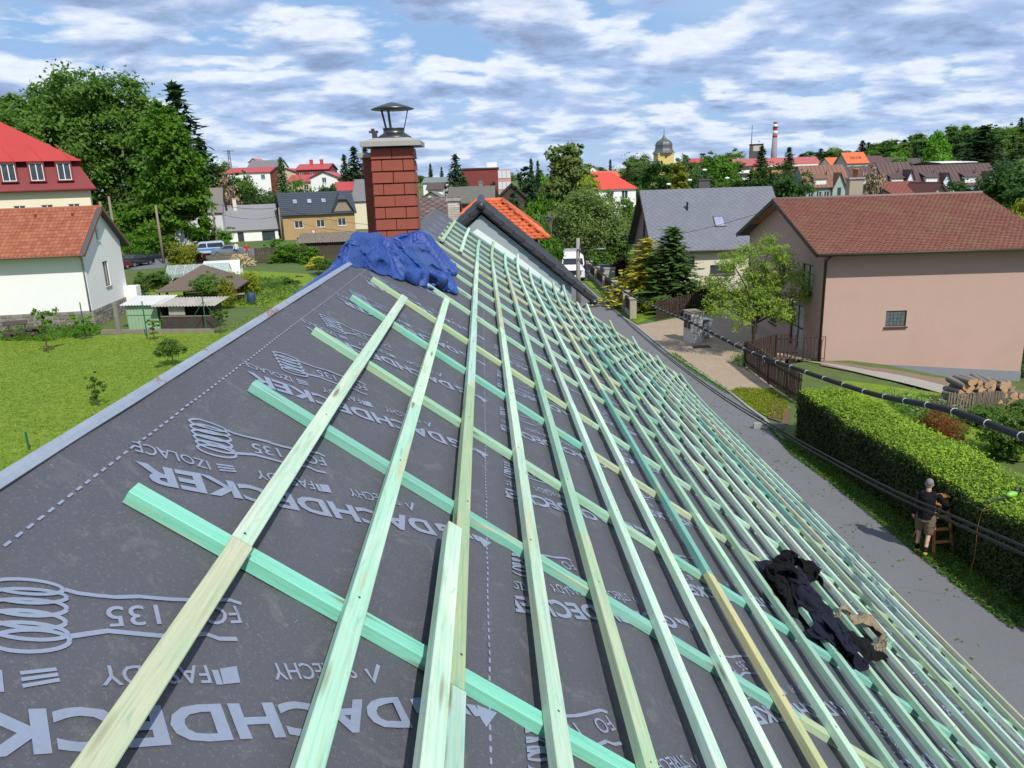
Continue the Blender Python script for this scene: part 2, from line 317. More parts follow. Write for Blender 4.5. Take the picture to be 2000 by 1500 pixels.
def woodmat():
    m, nt, N, L, b = nodes_of('green_treated_batten'); tc = N.new('ShaderNodeTexCoord'); oi = N.new('ShaderNodeObjectInfo')
    ad = N.new('ShaderNodeVectorMath'); ad.operation = 'ADD'; L.new(tc.outputs['Object'], ad.inputs[0])
    sc = N.new('ShaderNodeVectorMath'); sc.operation = 'SCALE'; sc.inputs['Scale'].default_value = 37.0; cb = N.new('ShaderNodeCombineXYZ')
    for i in range(3): L.new(oi.outputs['Random'], cb.inputs[i])
    L.new(cb.outputs[0], sc.inputs[0]); L.new(sc.outputs[0], ad.inputs[1])
    def mp(s):
        q = N.new('ShaderNodeMapping'); q.inputs['Scale'].default_value = s; L.new(ad.outputs[0], q.inputs[0]); return q.outputs[0]
    grain = noise_(N, L, mp((95, 2.2, 95)), 1.0, 5, 0.65, 0.3); patch = noise_(N, L, mp((9, 1.1, 9)), 1.0, 5, 0.65, 0.9); stain = noise_(N, L, mp((22, 3.2, 22)), 1.0, 6, 0.7, 1.5)
    base = oi.outputs['Color']
    c = mix_(N, L, mapr_(N, L, patch, 0.34, 0.56, 0, 0.9), base, mix_(N, L, 1.0, base, (0.72, 0.97, 0.90), 'MULTIPLY'))
    c = mix_(N, L, mapr_(N, L, patch, 0.56, 0.70, 0, 0.8), c, (0.50, 0.45, 0.24)); c = mix_(N, L, mapr_(N, L, stain, 0.56, 0.68, 0, 0.5), c, (0.13, 0.38, 0.30))
    c = mix_(N, L, mapr_(N, L, stain, 0.38, 0.27, 0, 0.6), c, (0.42, 0.26, 0.11)); c = mix_(N, L, mapr_(N, L, grain, 0.45, 0.72, 0, 0.6), c, mix_(N, L, 1.0, c, (0.5, 0.62, 0.55), 'MULTIPLY'))
    vo = N.new('ShaderNodeTexVoronoi'); vo.inputs['Scale'].default_value = 1.0; L.new(mp((14, 1.6, 14)), vo.inputs['Vector'])
    c = mix_(N, L, mapr_(N, L, vo.outputs['Distance'], 0.06, 0.16, 0.85, 0.0), c, (0.16, 0.12, 0.055))
    L.new(c, b.inputs['Base Color']); b.inputs['Roughness'].default_value = 0.72; bump_(N, L, b, grain, 0.35, 0.002); return m
WOOD = woodmat()
PRINT = mat('pale_blue_print', (0.225, 0.262, 0.350), 0.6, 0.10, 14, 0.1, 150, dirt=(0.20, 0.23, 0.31), dscale=14)
ZINC = mat('old_zinc_flashing', (0.42, 0.47, 0.55), 0.5, 0.25, 6, 0.2, 30, metal=0.25, dirt=(0.24, 0.27, 0.33), dscale=7)
base_house = np.array([0.0, 8.0, 0.0])
HOUSE = empty('house', base_house, 0, 'house with an unfinished grey membrane roof and green battens in the foreground', 'house')
def under(o): o.matrix_parent_inverse = Matrix.Translation(-Vector(base_house)); return o
# --- walls and the hidden slope
xr = lambda u, s: CAMP+u*E1+(-HC)*NR+VR*E2
def house_body():
    vc = math.cos(AL)*(VE-VR)-0.45; ze = xr(0, 0)[2]-math.sin(AL)*(VE-VR)
    mb = MB()
    for u in (U0+0.25, U1-0.25):
        r = xr(u, 0); mb.v += [tuple(r-np.array([0, 0, 0.12])), tuple(r+LAT*vc*1.0+[0, 0, ze-r[2]+0.18]), tuple(r+LAT*vc+[0, 0, -r[2]]), tuple(r-LAT*vc+[0, 0, -r[2]]), tuple(r-LAT*vc+[0, 0, ze-r[2]+0.18])]
    mb.f = [(0,1,2,3,4), (9,8,7,6,5), (0,1,6,5), (1,2,7,6), (3,4,9,8), (4,0,5,9)]
    under(mb.build('wall', mat('grey_render', (0.55, 0.56, 0.55), 0.9, 0.08, 2), HOUSE))
    mb = MB(); mb2 = MB(); n = 16
    for i in range(n):
        ua, ub = U0+(U1-U0)*i/n, U0+(U1-U0)*(i+1)/n
        def LS(u, w, o):
            r = RP(u, VR, 0); return r-LAT*math.cos(AL)*w+np.array([0, 0, -math.sin(AL)*w])+o*np.array([-math.sin(AL), 0, math.cos(AL)])
        mb.add([LS(ua, 0.03, 0), LS(ub, 0.03, 0), LS(ub, 7.3, 0), LS(ua, 7.3, 0)], [(0,1,2,3)])
        mb2.add([RP(ua, VR, -0.05), RP(ub, VR, -0.05), RP(ub, VE, -0.05), RP(ua, VE, -0.05)], [(0,1,2,3)])
    under(mb.build('back_slope', MEMB, HOUSE)); 
    return under(mb2.build('roof', mat('roof_boarding', (0.36, 0.27, 0.16), 0.9), HOUSE))
ROOF = house_body()
# --- membrane laid in overlapping lengths
for j in range(6):
    va = VR+0.02 if j == 0 else VR+1.24*j+0.14; vb = min(0.95+1.24*j, VE+0.03)
    if va > VE: break
    nu, nv = 360, 16; mb = MB()
    for i in range(nu+1):
        u = U0+(U1-U0)*i/nu
        for k in range(nv+1):
            v = va+(vb-va)*k/nv; e = 0.0035*max(0, (v-(vb-0.2))/0.2)-0.003*max(0, ((va+0.25)-v)/0.25)*(j > 0)
            mb.v.append(tuple(RP(u, v, wrk(u, v)+e-(0.004*j % 0.002))))
    w = nv+1; mb.f = [(i*w+k, (i+1)*w+k, (i+1)*w+k+1, i*w+k+1) for i in range(nu) for k in range(nv)]
    mb.build('membrane_strip', MEMB, ROOF, True)
# --- printing on the membrane
def font_mesh(txt, bold=0.0):
    cu = bpy.data.curves.new('t', 'FONT'); cu.body = txt; cu.size = 1.0; cu.offset = bold; cu.resolution_u = 3; cu.fill_mode = 'FRONT'
    o = bpy.data.objects.new('t', cu); COL.objects.link(o); dg = bpy.context.evaluated_depsgraph_get(); dg.update()
    me = bpy.data.meshes.new_from_object(o.evaluated_get(dg)); bpy.data.objects.remove(o); bpy.data.curves.remove(cu)
    V = np.array([v.co[:2] for v in me.vertices]); F = [tuple(p.vertices) for p in me.polygons]; bpy.data.meshes.remove(me)
    V[:, 0] -= V[:, 0].min(); return V, F
def place(txt, s, e, cap, bold=0.0):
    V, F = font_mesh(txt, bold); w = V[:, 0].max(); s = np.array(s); e = np.array(e); d = (e-s)/w
    top = 0.70; return [tuple(s+d*x+np.array([-0.80, 0.60])*(cap/top)*y) for x, y in V], F
def stroke(pts, w):
    pts = [np.array(p, float) for p in pts]; vs = []; fs = []
    for i, p in enumerate(pts):
        d = pts[min(i+1, len(pts)-1)]-pts[max(i-1, 0)]; d = d/np.linalg.norm(d); n = np.array([-d[1], d[0]])
        vs += [tuple(p+n*w/2), tuple(p-n*w/2)]
    for i in range(len(pts)-1): fs.append((2*i, 2*i+1, 2*i+3, 2*i+2))
    return vs, fs
def block():
    V = []; F = []
    def add(vf):
        n = len(V); V.extend(vf[0]); F.extend([tuple(i+n for i in f) for f in vf[1]])
    q = lambda zx, zy: uvof(240+zx/5, 800+zy/5)
    add(place('DACHDECKER', uvof(832, 1020), uvof(262, 905), 0.088, 0.034)); add(place('G', uvof(889, 1033), uvof(846, 1023), 0.088, 0.034))
    add(place('IZOLACE', uvof(404, 902), uvof(255, 866), 0.050, 0.008)); add(place('FASÁDY', uvof(607, 941), uvof(495, 918), 0.050, 0.008))
    add(place('STŘECHY', uvof(772, 975), uvof(676, 954), 0.050, 0.008)); add(place('FO', uvof(628, 894), uvof(588, 887), 0.058, 0.006)); add(place('135', uvof(541, 877), uvof(487, 868), 0.055, 0.006))
    for k in range(3):      # insulation sign: three bars
        add(stroke([q(908+14*k, 540+28*k), q(1075+14*k, 560+24*k)], 0.0085))
    a = q(1885, 735); b_ = q(1925, 805); add(stroke([a, b_], 0.016)); c1, c2, c3, c4 = q(1910, 735), q(2000, 742), q(2035, 820), q(1945, 808); add(([c1, c2, c3, c4], [(0, 1, 2, 3)]))
    add(stroke([uvof(805, 984), uvof(801, 998), uvof(790, 984)], 0.012))
    for p in (((900,1038),(915,1044),(926,1056),(910,1050)), ((918,1044),(930,1048),(940,1060),(930,1058)), ((932,1048),(958,1062),(945,1071),(938,1062))):
        add(([uvof(*x) for x in p], [(0, 1, 2, 3)]))
    add(stroke([q(*p) for p in ((1010,215),(1080,245),(1180,275),(1280,302),(1400,322),(1470,342),(1570,368),(1700,395),(1800,412),(1900,432),(1970,465))], 0.013))
    add(stroke([q(*p) for p in ((1100,432),(1280,445),(1400,478),(1500,506),(1600,532),(1700,550),(1800,562),(1880,600),(1980,622))], 0.013))
    lf = [(640,122),(652,172),(668,222),(688,270),(708,320),(722,372)]; rt = [(1002,215),(1030,258),(1045,312),(1060,368),(1085,420),(1104,452)]
    for i in range(6):
        a = np.array(lf[i], float); c = np.array(rt[i], float); mid = (a+c)/2; ax = (c-a)/2; th = np.array([6, 34.0]) if i < 5 else np.array([8, 46.0]); pts = []
        for k in range(25):
            t = 2*math.pi*k/24; pts.append(q(*(mid+ax*math.cos(t)+th*math.sin(t))))
        add(stroke(pts, 0.010))
    return V, F
BV, BF = block(); PER = 1.075
for j in range(6):
    bm = bmesh.new(); cut = 0.953+1.24*(j-1) if j > 0 else -9
    kmax = 15 if j < 3 else 13
    for k in range(-2, kmax):
        du = k*PER+((0.34*j+0.11*(j % 2)) % PER); dv = 1.24*j
        vs = [bm.verts.new((u+du, v+dv, 0)) for u, v in BV]
        for f in BF:
            try: bm.faces.new([vs[i] for i in f])
            except ValueError: pass
    vd = 0.83+1.24*j
    for line in ([-0.42, vd] if j == 0 else [vd]):
        for i in range(330):
            u = -1.0+0.043*i
            vs = [bm.verts.new(p) for p in ((u, line-0.0035, 0), (u+0.024, line-0.0035, 0), (u+0.024, line+0.0035, 0), (u, line+0.0035, 0))]; bm.faces.new(vs)
    for co, no in (((0, cut, 0), (0, -1, 0)), ((0, min(VE, 0.94+1.24*j), 0), (0, 1, 0)), ((U1, 0, 0), (1, 0, 0)), ((U0, 0, 0), (-1, 0, 0))):
        bmesh.ops.bisect_plane(bm, geom=bm.verts[:]+bm.edges[:]+bm.faces[:], plane_co=co, plane_no=no, clear_outer=True)
    for v in bm.verts:
        u_, v_ = v.co.x, v.co.y; v.co = Vector(RP(u_, v_, wrk(u_, v_)+0.0045))
    me = bpy.data.meshes.new('printed_lettering'); bm.to_mesh(me); bm.free(); link('printed_lettering', me, PRINT, ROOF)
# --- battens
def batten(name, ua, va, ub, vb, oc, col, w=0.06, h=0.04, top=None, parent=None, twist=0.0):
    a = Vector(RP(ua, va, oc)); b = Vector(RP(ub, vb, oc)); L = (b-a).length; n = max(2, int(L/0.6)); ch = 0.0025
    prof = [(-w/2+ch, -h/2), (w/2-ch, -h/2), (w/2, -h/2+ch), (w/2, h/2-ch), (w/2-ch, h/2), (-w/2+ch, h/2), (-w/2, h/2-ch), (-w/2, -h/2+ch)]
    s0 = random.uniform(0, 100); vs = []
    for i in range(n+1):
        y = L*i/n; t = i/n; p = Vector(RP(ua+(ub-ua)*t, va+(vb-va)*t, oc)); dev = (p-(a+(b-a)*t)).dot(Vector(NR))
        dx = 0.004*mnoise.noise(Vector((s0, y*0.5, 0))); dz = dev+0.002*mnoise.noise(Vector((s0, y*0.5, 7)))
        vs += [(px+dx, y, pz+dz) for px, pz in prof]
    fs = [(i*8+j, i*8+(j+1) % 8, (i+1)*8+(j+1) % 8, (i+1)*8+j) for i in range(n) for j in range(8)]+[tuple(range(8))[::-1], tuple(n*8+j for j in range(8))]
    mb = MB(); mb.v = vs; mb.f = fs; o = mb.build(name, WOOD, None)
    d = (b-a).normalized(); up = Vector(NR); sx = d.cross(up).normalized(); up = sx.cross(d)
    mw = Matrix(((sx.x, d.x, up.x, a.x), (sx.y, d.y, up.y, a.y), (sx.z, d.z, up.z, a.z), (0, 0, 0, 1)))
    o.color = (*col, 1)
    if parent is not None: o.parent = parent
    o.matrix_basis = mw; return o
MINT, PALE, TEAL, GREEN, OLIVE, TAN, GOLD = (0.47, 0.60, 0.49), (0.60, 0.67, 0.54), (0.22, 0.45, 0.37), (0.40, 0.53, 0.40), (0.46, 0.51, 0.32), (0.58, 0.54, 0.36), (0.66, 0.51, 0.26)
PAL = [MINT]*5+[PALE]*8+[TEAL]*2+[GREEN]*4+[OLIVE]*2+[TAN]*2
rnd = random.Random(21); VIV = (0.24, 0.54, 0.44)
def jit(c): k = rnd.uniform(0.88, 1.1); return tuple(x*k*rnd.uniform(0.96, 1.04) for x in c)
CBU = [-0.45, 0.72, 1.86, 2.96, 4.14, 5.40, 6.46, 7.95, 9.05, 10.15, 11.25, 12.35, 13.40, 14.45, 15.45, 16.45, 17.35, 18.15]
for u in CBU:
    v = -0.32 if not 8.4 < u < 11.8 else 0.12
    if u > 12: v = -0.10
    while v < VE-0.05:
        v2 = min(VE, v+rnd.uniform(1.3, 3.2))
        if VE-v2 < 0.5: v2 = VE
        batten('counter_batten', u+0.06, v, u+0.06, v2-0.003, 0.0225, jit(VIV if (v < 0 and u < 2.5) else rnd.choice([TEAL, TEAL, GREEN, GREEN, MINT, OLIVE])), parent=ROOF); v = v2
ROWV = [-0.01+0.0*0]+[0.345]+[0.67+0.35*k for k in range(18)]
SPEC = {0: [(-1.2, 1.88, TAN), (1.88, 6.38, PALE), (12.9, 17.85, OLIVE)], 1: [(-1.2, 3.85, MINT), (3.85, 7.62, PALE), (13.3, 18.2, PALE)],
        2: [(-1.2, 1.78, MINT), (1.78, 4.9, OLIVE), (4.9, 9.4, MINT), (9.4, 13.0, PALE), (13.0, 17.5, MINT)], 3: [(-1.2, 4.2, PALE), (4.2, 8.0, PALE), (8.0, 11.0, TAN), (11.0, 14.8, PALE), (14.8, 18.7, OLIVE)],
        4: [(-1.2, 3.5, OLIVE), (3.5, 7.5, GREEN), (7.5, 11.0, MINT), (11, 14.5, TAN), (14.5, 18.2, MINT)], 7: [(-1.2, 4.15, GOLD), (4.15, 8.4, TEAL), (8.4, 12.8, TAN), (12.8, 18.4, MINT)]}
nails = MB()
ENDU = [17.85, 18.2, 17.5, 18.7, 18.25, 19.3, 18.4, 19.6, 18.85, 19.4, 18.3, 19.0, 17.9, 18.9, 17.9, 18.8, 18.0, 18.5, 17.8, 18.3]
for r, v in enumerate(ROWV):
    v = v+0.0
    if r in SPEC: segs = SPEC[r]
    else:
        segs = []; u = -1.4; off = rnd.uniform(0.8, 4.0); e = ENDU[r]; first = True
        while u < e:
            u2 = u+off if first else u+rnd.uniform(3.2, 5.2); first = False
            cb = min(CBU, key=lambda c: abs(c-u2)); u2 = cb+0.06 if abs(cb-u2) < 0.8 else u2
            if e-u2 < 1.2: u2 = e
            segs.append((u, u2, rnd.choice(PAL))); u = u2
    for a, b_, c in segs:
        b2 = min(b_, ENDU[r])
        batten('batten', a+0.002, v+rnd.uniform(-.003, .003), b2-0.002, v+rnd.uniform(-.003, .003), 0.0635, jit(c), parent=ROOF)
        for cu in CBU:
            if a < cu < b2:
                p = Vector(RP(cu+0.06+rnd.uniform(-.012, .012), v+rnd.uniform(-.015, .015), 0.0845)); nrm = Vector(NR); nails.bar(p, p+Vector(E1)*0.007, 0.007, 0.0016, nrm)
nl = nails.build('nail_heads', mat('rusty_steel_nail', (0.10, 0.075, 0.05), 0.5, metal=0.6), ROOF); tag(nl, kind='stuff')
lb = batten('loose_batten', 0.2, 0.585, 2.63, 0.606, 0.105, PALE); tag(lb, 'loose pale green batten lying beside the third batten in the foreground', 'batten')
# --- zinc strip on the ridge, with a few bent seams
zb = MB(); nz = 90
for i in range(nz+1):
    u = U0+(7.2-U0)*i/nz; w = 0.034+0.003*mnoise.noise(Vector((u*2.2, 0, 0)))
    zb.v += [tuple(RP(u, VR-0.0, 0.014)-LAT*0.07-np.array([0, 0, 0.075])), tuple(RP(u, VR, 0.014)), tuple(RP(u, VR+w*0.5, 0.014+0.003*mnoise.noise(Vector((u*5, 1, 0))))), tuple(RP(u, VR+w, 0.010)), tuple(RP(u, VR+w, 0.003))]
zb.f = [(i*5+k, (i+1)*5+k, (i+1)*5+k+1, i*5+k+1) for i in range(nz) for k in range(4)]
zm, nt, N, L, b = nodes_of('zinc_with_rust'); tc = N.new('ShaderNodeTexCoord')
c = mix_(N, L, noise_(N, L, tc.outputs['Object'], 9, 6, 0.7), (0.22, 0.26, 0.33), (0.37, 0.41, 0.48)); c = mix_(N, L, mapr_(N, L, noise_(N, L, tc.outputs['Object'], 38, 4, 0.7), 0.55, 0.75, 0, 0.6), c, (0.22, 0.26, 0.33))
c = mix_(N, L, mapr_(N, L, noise_(N, L, tc.outputs['Object'], 2.4, 6, 0.75, 0.8), 0.60, 0.66), c, (0.24, 0.105, 0.05)); L.new(c, b.inputs['Base Color']); b.inputs['Roughness'].default_value = 0.55; b.inputs['Metallic'].default_value = 0.15
bump_(N, L, b, noise_(N, L, tc.outputs['Object'], 25, 4), 0.25, 0.006)
zb.build('ridge_flashing', zm, ROOF, False)
# ================================================================== CHIMNEY, TARPAULIN, CLOTHES
BRICK = mat('red_brown_clinker', (0.255, 0.058, 0.031), 0.75, 0.13, 9, 0.25, 90, dirt=(0.18, 0.055, 0.035), dscale=3)
CONC = mat('cast_concrete', (0.33, 0.32, 0.29), 0.85, 0.12, 5, 0.25, 40, dirt=(0.22, 0.22, 0.20), dscale=3)
STEEL = mat('dark_stainless_steel', (0.10, 0.105, 0.11), 0.38, 0.15, 6, 0.05, 40, metal=0.85)
CH = under(bpy.data.objects.new('chimney', None)); COL.objects.link(CH); CH.parent = HOUSE; CH.matrix_parent_inverse = Matrix.Translation(-Vector(base_house))
c0 = np.array([-1.535, 9.2, 0.0]); CW, CD = 0.485, 0.485; ZT = 9.125; ZB = 7.45
RM = Matrix(((LAT[0], E1[0], 0, c0[0]), (LAT[1], E1[1], 0, c0[1]), (0, 0, 1, 0), (0, 0, 0, 1)))
core = MB().box(0.02, CW-0.02, 0.02, CD-0.02, ZB, ZT); o = core.build('core', mat('joint_shadow', (0.028, 0.022, 0.02), 0.95), CH); o.matrix_basis = RM  # near-black core: shadow under each brick course is put into its colour
def brick_mesh(w, h=0.1195):
    mb = MB(); mb.add([(0,0.004,h),(w,0.004,h),(w,-0.007,0),(0,-0.007,0),(0,0.022,h),(w,0.022,h),(w,0.022,0),(0,0.022,0)], [(0,1,2,3),(4,7,6,5),(0,4,5,1),(3,2,6,7),(0,3,7,4),(1,5,6,2)])
    me = mb.mesh('brick'); bm = bmesh.new(); bm.from_mesh(me); bmesh.ops.recalc_face_normals(bm, faces=bm.faces); bmesh.ops.bevel(bm, geom=bm.edges[:], offset=0.002, segments=1, affect='EDGES'); bm.to_mesh(me); bm.free(); me.materials.append(BRICK); return me
BM_ = {w: brick_mesh(w) for w in (0.112, 0.235)}
z = ZT-0.134; cc = 0
while z > ZB:
    rows = [(0.004, 0.112), (0.125, 0.235), (0.368, 0.112)] if cc % 2 else [(0.004, 0.235), (0.246, 0.235)]
    for face in range(3):                         # front, right, left
        for x, w in rows:
            jx = random.uniform(-.002, .002); jy = random.uniform(-.0025, .0025)
            if face == 0: mm = Matrix.Translation((x+jx, jy, z))
            elif face == 1: mm = Matrix.Translation((CW+jy, x+jx+0.002, z)) @ Matrix.Rotation(R_(90), 4, 'Z')
            else: mm = Matrix.Translation((jy, CD-x-jx, z)) @ Matrix.Rotation(R_(-90), 4, 'Z')
            o = link('brick', BM_[w], None, CH); o.matrix_basis = RM @ mm
    z -= 0.1335; cc += 1
sb = MB(); sb.box(-0.10, CW+0.10, -0.10, CD+0.10, ZT+0.004, ZT+0.055); sb.add([(-.10,-.10,ZT+.0555),(CW+.10,-.10,ZT+.0555),(CW+.10,CD+.10,ZT+.0555),(-.10,CD+.10,ZT+.0555),(.04,.04,ZT+.10),(CW-.04,.04,ZT+.10),(CW-.04,CD-.04,ZT+.10),(.04,CD-.04,ZT+.10)], [(0,1,5,4),(1,2,6,5),(2,3,7,6),(3,0,4,7),(4,5,6,7)])
o = sb.build('crown_slab', CONC, CH); o.matrix_basis = RM
s2 = MB().box(-0.17, 0.2, 0.52, 0.86, ZB, ZT-0.10); o = s2.build('second_stack', BRICK, CH); o.matrix_basis = RM
s3 = MB().box(-0.22, 0.24, 0.47, 0.92, ZT-0.097, ZT-0.04); o = s3.build('second_slab', CONC, CH); o.matrix_basis = RM
cx, cy = 0.26, 0.24; cw = MB(); cw.lathe([(0.205, ZT+.10), (0.20, ZT+.115), (0.135, ZT+.155), (0.122, ZT+.165), (0.122, ZT+.20), (0.128, ZT+.205), (0.128, ZT+.215), (0.11, ZT+.215), (0.11, ZT+0.165)], 28, (cx, cy, 0))
o = cw.build('cowl_base', STEEL, CH, True); o.matrix_basis = RM
for k in range(3):
    a = R_(-100+120*k); lg = MB(); p = Vector((cx+0.122*math.cos(a), cy+0.122*math.sin(a), ZT+.20)); q = Vector((cx+0.185*math.cos(a), cy+0.185*math.sin(a), ZT+.435)); lg.bar(p, q, 0.028, 0.006, (math.cos(a), math.sin(a), 0)); o = lg.build('cowl_strut', STEEL, CH); o.matrix_basis = RM
cp = MB().lathe([(0.245, ZT+.420), (0.250, ZT+.427), (0.17, ZT+.455), (0.06, ZT+.492), (0.004, ZT+.502), (0.003, ZT+.495), (0.06, ZT+.480), (0.2, ZT+.432)], 32, (cx, cy, 0)); o = cp.build('cowl_cap', STEEL, CH, True); o.matrix_basis = RM
br = MB().box(0.02, 0.075, 0.10, 0.16, ZT+.06, ZT+.16).box(-0.015, 0.09, 0.115, 0.145, ZT+.16, ZT+.185).box(0.01, 0.05, 0.12, 0.14, ZT+.185, ZT+.21); o = br.build('clamp_bracket', STEEL, CH); o.matrix_basis = RM
# ---- draped cloth: a sheet larger than its footprint settles on what lies under it and buckles into folds
def rdg(n): return 1.0-abs(n)*2.0
def drape(nu, nv, pos0, H, slack, steps, seed, bend=.25, rough=.03, grav=.0016, inside=None, iters=5, gap=.012, freqs=((5, 1.0), (11, .6), (23, .35)), pin_edge=0):
    """pos0(i/nu, j/nv) -> (p, q); H(P, Q) -> support height; returns positions (p, q, h) and kept faces"""
    rng = np.random.default_rng(seed); I, J = np.meshgrid(np.linspace(0, 1, nu), np.linspace(0, 1, nv), indexing='ij'); P, Q = pos0(I, J)
    nz = np.zeros((nu, nv))
    for f, a in freqs:
        g = rng.normal(size=(f+2, f+2)); x = I*(f); y = J*(f); x0 = x.astype(int); y0 = y.astype(int); fx, fy = x-x0, y-y0; fx = fx*fx*(3-2*fx); fy = fy*fy*(3-2*fy)
        nz += a*((g[x0, y0]*(1-fx)+g[x0+1, y0]*fx)*(1-fy)+(g[x0, y0+1]*(1-fx)+g[x0+1, y0+1]*fx)*fy)
    X = np.stack([P, Q, H(P, Q)+.05+rough*(nz-nz.min())], -1); flat = np.stack([P, Q, H(P, Q)], -1); V = np.zeros_like(X)
    pin = None
    if pin_edge: pin = np.zeros((nu, nv), bool); pin[:pin_edge] = pin[-pin_edge:] = True; pin[:, :pin_edge] = pin[:, -pin_edge:] = True; pinned = flat+np.array([0, 0, gap])
    def rest(a, b, k): return np.linalg.norm(flat[a]-flat[b], axis=-1)*k
    S = np.s_; pairs = [(S[1:, :], S[:-1, :]), (S[:, 1:], S[:, :-1]), (S[1:, 1:], S[:-1, :-1]), (S[1:, :-1], S[:-1, 1:])]; bp = [(S[2:, :], S[:-2, :]), (S[:, 2:], S[:, :-2])]
    sl = slack(I, J); R1 = [rest(a, b, 1)*(.5*(sl[a]+sl[b])) for a, b in pairs]; R2 = [rest(a, b, 1)*(.5*(sl[a]+sl[b])) for a, b in bp]
    for st in range(steps):
        V *= .96; V[..., 2] -= grav; Y = X+V; Hc = H(Y[..., 0], Y[..., 1])+gap; c = Y[..., 2] < Hc; Y[..., 2] = np.where(c, Hc, Y[..., 2]); Y[..., :2] = np.where(c[..., None], X[..., :2]+(Y[..., :2]-X[..., :2])*.25, Y[..., :2])
        for it in range(iters):
            for prs, RR, w in ((pairs, R1, .5), (bp, R2, .5*bend)):
                for (a, b), r in zip(prs, RR):
                    d = Y[a]-Y[b]; l = np.linalg.norm(d, axis=-1, keepdims=True)+1e-9; k = d*(w*(l-r[..., None])/l); Y[a] -= k; Y[b] += k
        if pin is not None: Y[pin] = pinned[pin]
        Hc = H(Y[..., 0], Y[..., 1])+gap; Y[..., 2] = np.maximum(Y[..., 2], Hc); V = np.clip(Y-X, -.02, .02); X = Y
    F = []
    for i in range(nu-1):
        for j in range(nv-1):
            if inside is None or inside((i+.5)/(nu-1), (j+.5)/(nv-1)): F.append((i*nv+j, (i+1)*nv+j, (i+1)*nv+j+1, i*nv+j+1))
    return X.reshape(-1, 3), F
def seg_bump(P, Q, path):      # height of a rounded roll lying along a path in plan
    out = np.zeros_like(P)
    for (p0, q0, r0), (p1, q1, r1) in zip(path[:-1], path[1:]):
        dx, dy = p1-p0, q1-q0; t = np.clip(((P-p0)*dx+(Q-q0)*dy)/(dx*dx+dy*dy), 0, 1); d = np.hypot(P-p0-t*dx, Q-q0-t*dy); r = r0+(r1-r0)*t; out = np.maximum(out, 1.5*np.sqrt(np.maximum(0, r*r-d*d)))
    return out
def tarp():
    zr = RP(7, VR)[2]; ta = math.tan(AL); base = RP(0, VR); 
    rel = np.array([c0[0], c0[1], 0])-np.array([base[0], base[1], 0]); cu, cl = rel@E1, rel@LAT            # chimney corner in (u, lateral)
    roll = [(6.7, -.02, .05), (7.15, .06, .11), (7.6, .24, .14), (8.0, .40, .15), (8.4, .47, .15), (8.85, .53, .15), (9.4, .53, .15), (10.0, .46, .14), (10.5, .34, .11)]
    roll2 = [(7.0, -.05, .08), (7.7, .10, .15), (8.4, .27, .17), (9.0, .38, .14)]; roll3 = [(5.2, -.12, .03), (6.2, -.14, .06), (7.2, -.16, .10), (8.2, -.2, .15), (9.2, -.25, .17)]
    def H(P, Q):
        rf = zr-np.abs(Q)*ta; d = np.hypot(np.maximum(0, np.maximum(cu-P, P-cu-CD)), np.maximum(0, np.maximum(cl-Q, Q-cl-CW))); top = 7.98+.17*np.clip((Q-cl)/CW, 0, 1)
        return np.maximum(rf+1.0*seg_bump(P, Q, roll)+.6*seg_bump(P, Q, roll2)+.6*seg_bump(P, Q, roll3), np.where(d < .55, top-np.minimum(d*.6+np.maximum(0, d-.06)*.9, 1.4), -9))
    US = [4.9, 5.6, 6.4, 6.9, 7.2, 7.6, 8.0, 8.4, 8.8, 9.3, 9.9, 10.5, 10.9]; QH = [-.05, -.02, .03, .12, .26, .44, .59, .70, .76, .77, .72, .60, .44]; QL = [-.16, -.42, -.62, -.7, -.74, -.78, -.8, -.8, -.8, -.8, -.78, -.7, -.55]
    nu, nv = 230, 92
    def pos(I, J):
        u = 4.9+6.0*I+.025*np.sin(J*9+I*30); hi = np.interp(u, US, QH)+.018*np.sin(u*7.3)+.012*np.sin(u*19); lo = np.interp(u, US, QL)+.04*np.sin(u*5); return u, lo+(hi-lo)*J
    X, F = drape(nu, nv, pos, H, lambda I, J: 1.02+.17*np.clip((I-.30)/.15, 0, 1)*np.clip((J-.2)*2.2, .2, 1), 170, 3, .16, .03, .0030, freqs=((9, 1.0), (19, .8), (37, .5)), pin_edge=1)
    W = base[None, :]*np.array([1, 1, 0])+X[:, :1]*E1[None, :]+X[:, 1:2]*LAT[None, :]+X[:, 2:3]*np.array([[0, 0, 1.0]])
    me = bpy.data.meshes.new('tarpaulin'); me.from_pydata(W.tolist(), [], F); me.update(); bm = bmesh.new(); bm.from_mesh(me); bmesh.ops.delete(bm, geom=[v for v in bm.verts if not v.link_faces], context='VERTS')
    bmesh.ops.subdivide_edges(bm, edges=bm.edges, cuts=1, use_grid_fill=True, smooth=.6); bmesh.ops.recalc_face_normals(bm, faces=bm.faces); bm.to_mesh(me); bm.free()
    m, nt, N, L, b = nodes_of('blue_woven_tarpaulin'); tc = N.new('ShaderNodeTexCoord'); v = tc.outputs['Object']
    L.new(mix_(N, L, noise_(N, L, v, 5, 4), (0.012, 0.042, 0.205), (0.022, 0.075, 0.310)), b.inputs['Base Color']); b.inputs['Roughness'].default_value = 0.36; b.inputs['Specular IOR Level'].default_value = 0.55
    vo = N.new('ShaderNodeTexVoronoi'); vo.feature = 'DISTANCE_TO_EDGE'; vo.inputs['Scale'].default_value = 16; L.new(v, vo.inputs['Vector'])
    s = N.new('ShaderNodeMath'); s.operation = 'ADD'; L.new(noise_(N, L, v, 26, 6, 0.7, 1.0), s.inputs[0]); L.new(vo.outputs['Distance'], s.inputs[1]); bump_(N, L, b, s.outputs[0], 0.8, 0.016)
    o = link('tarpaulin', me, m, None, True); md = o.modifiers.new('thickness', 'SOLIDIFY'); md.thickness = .004
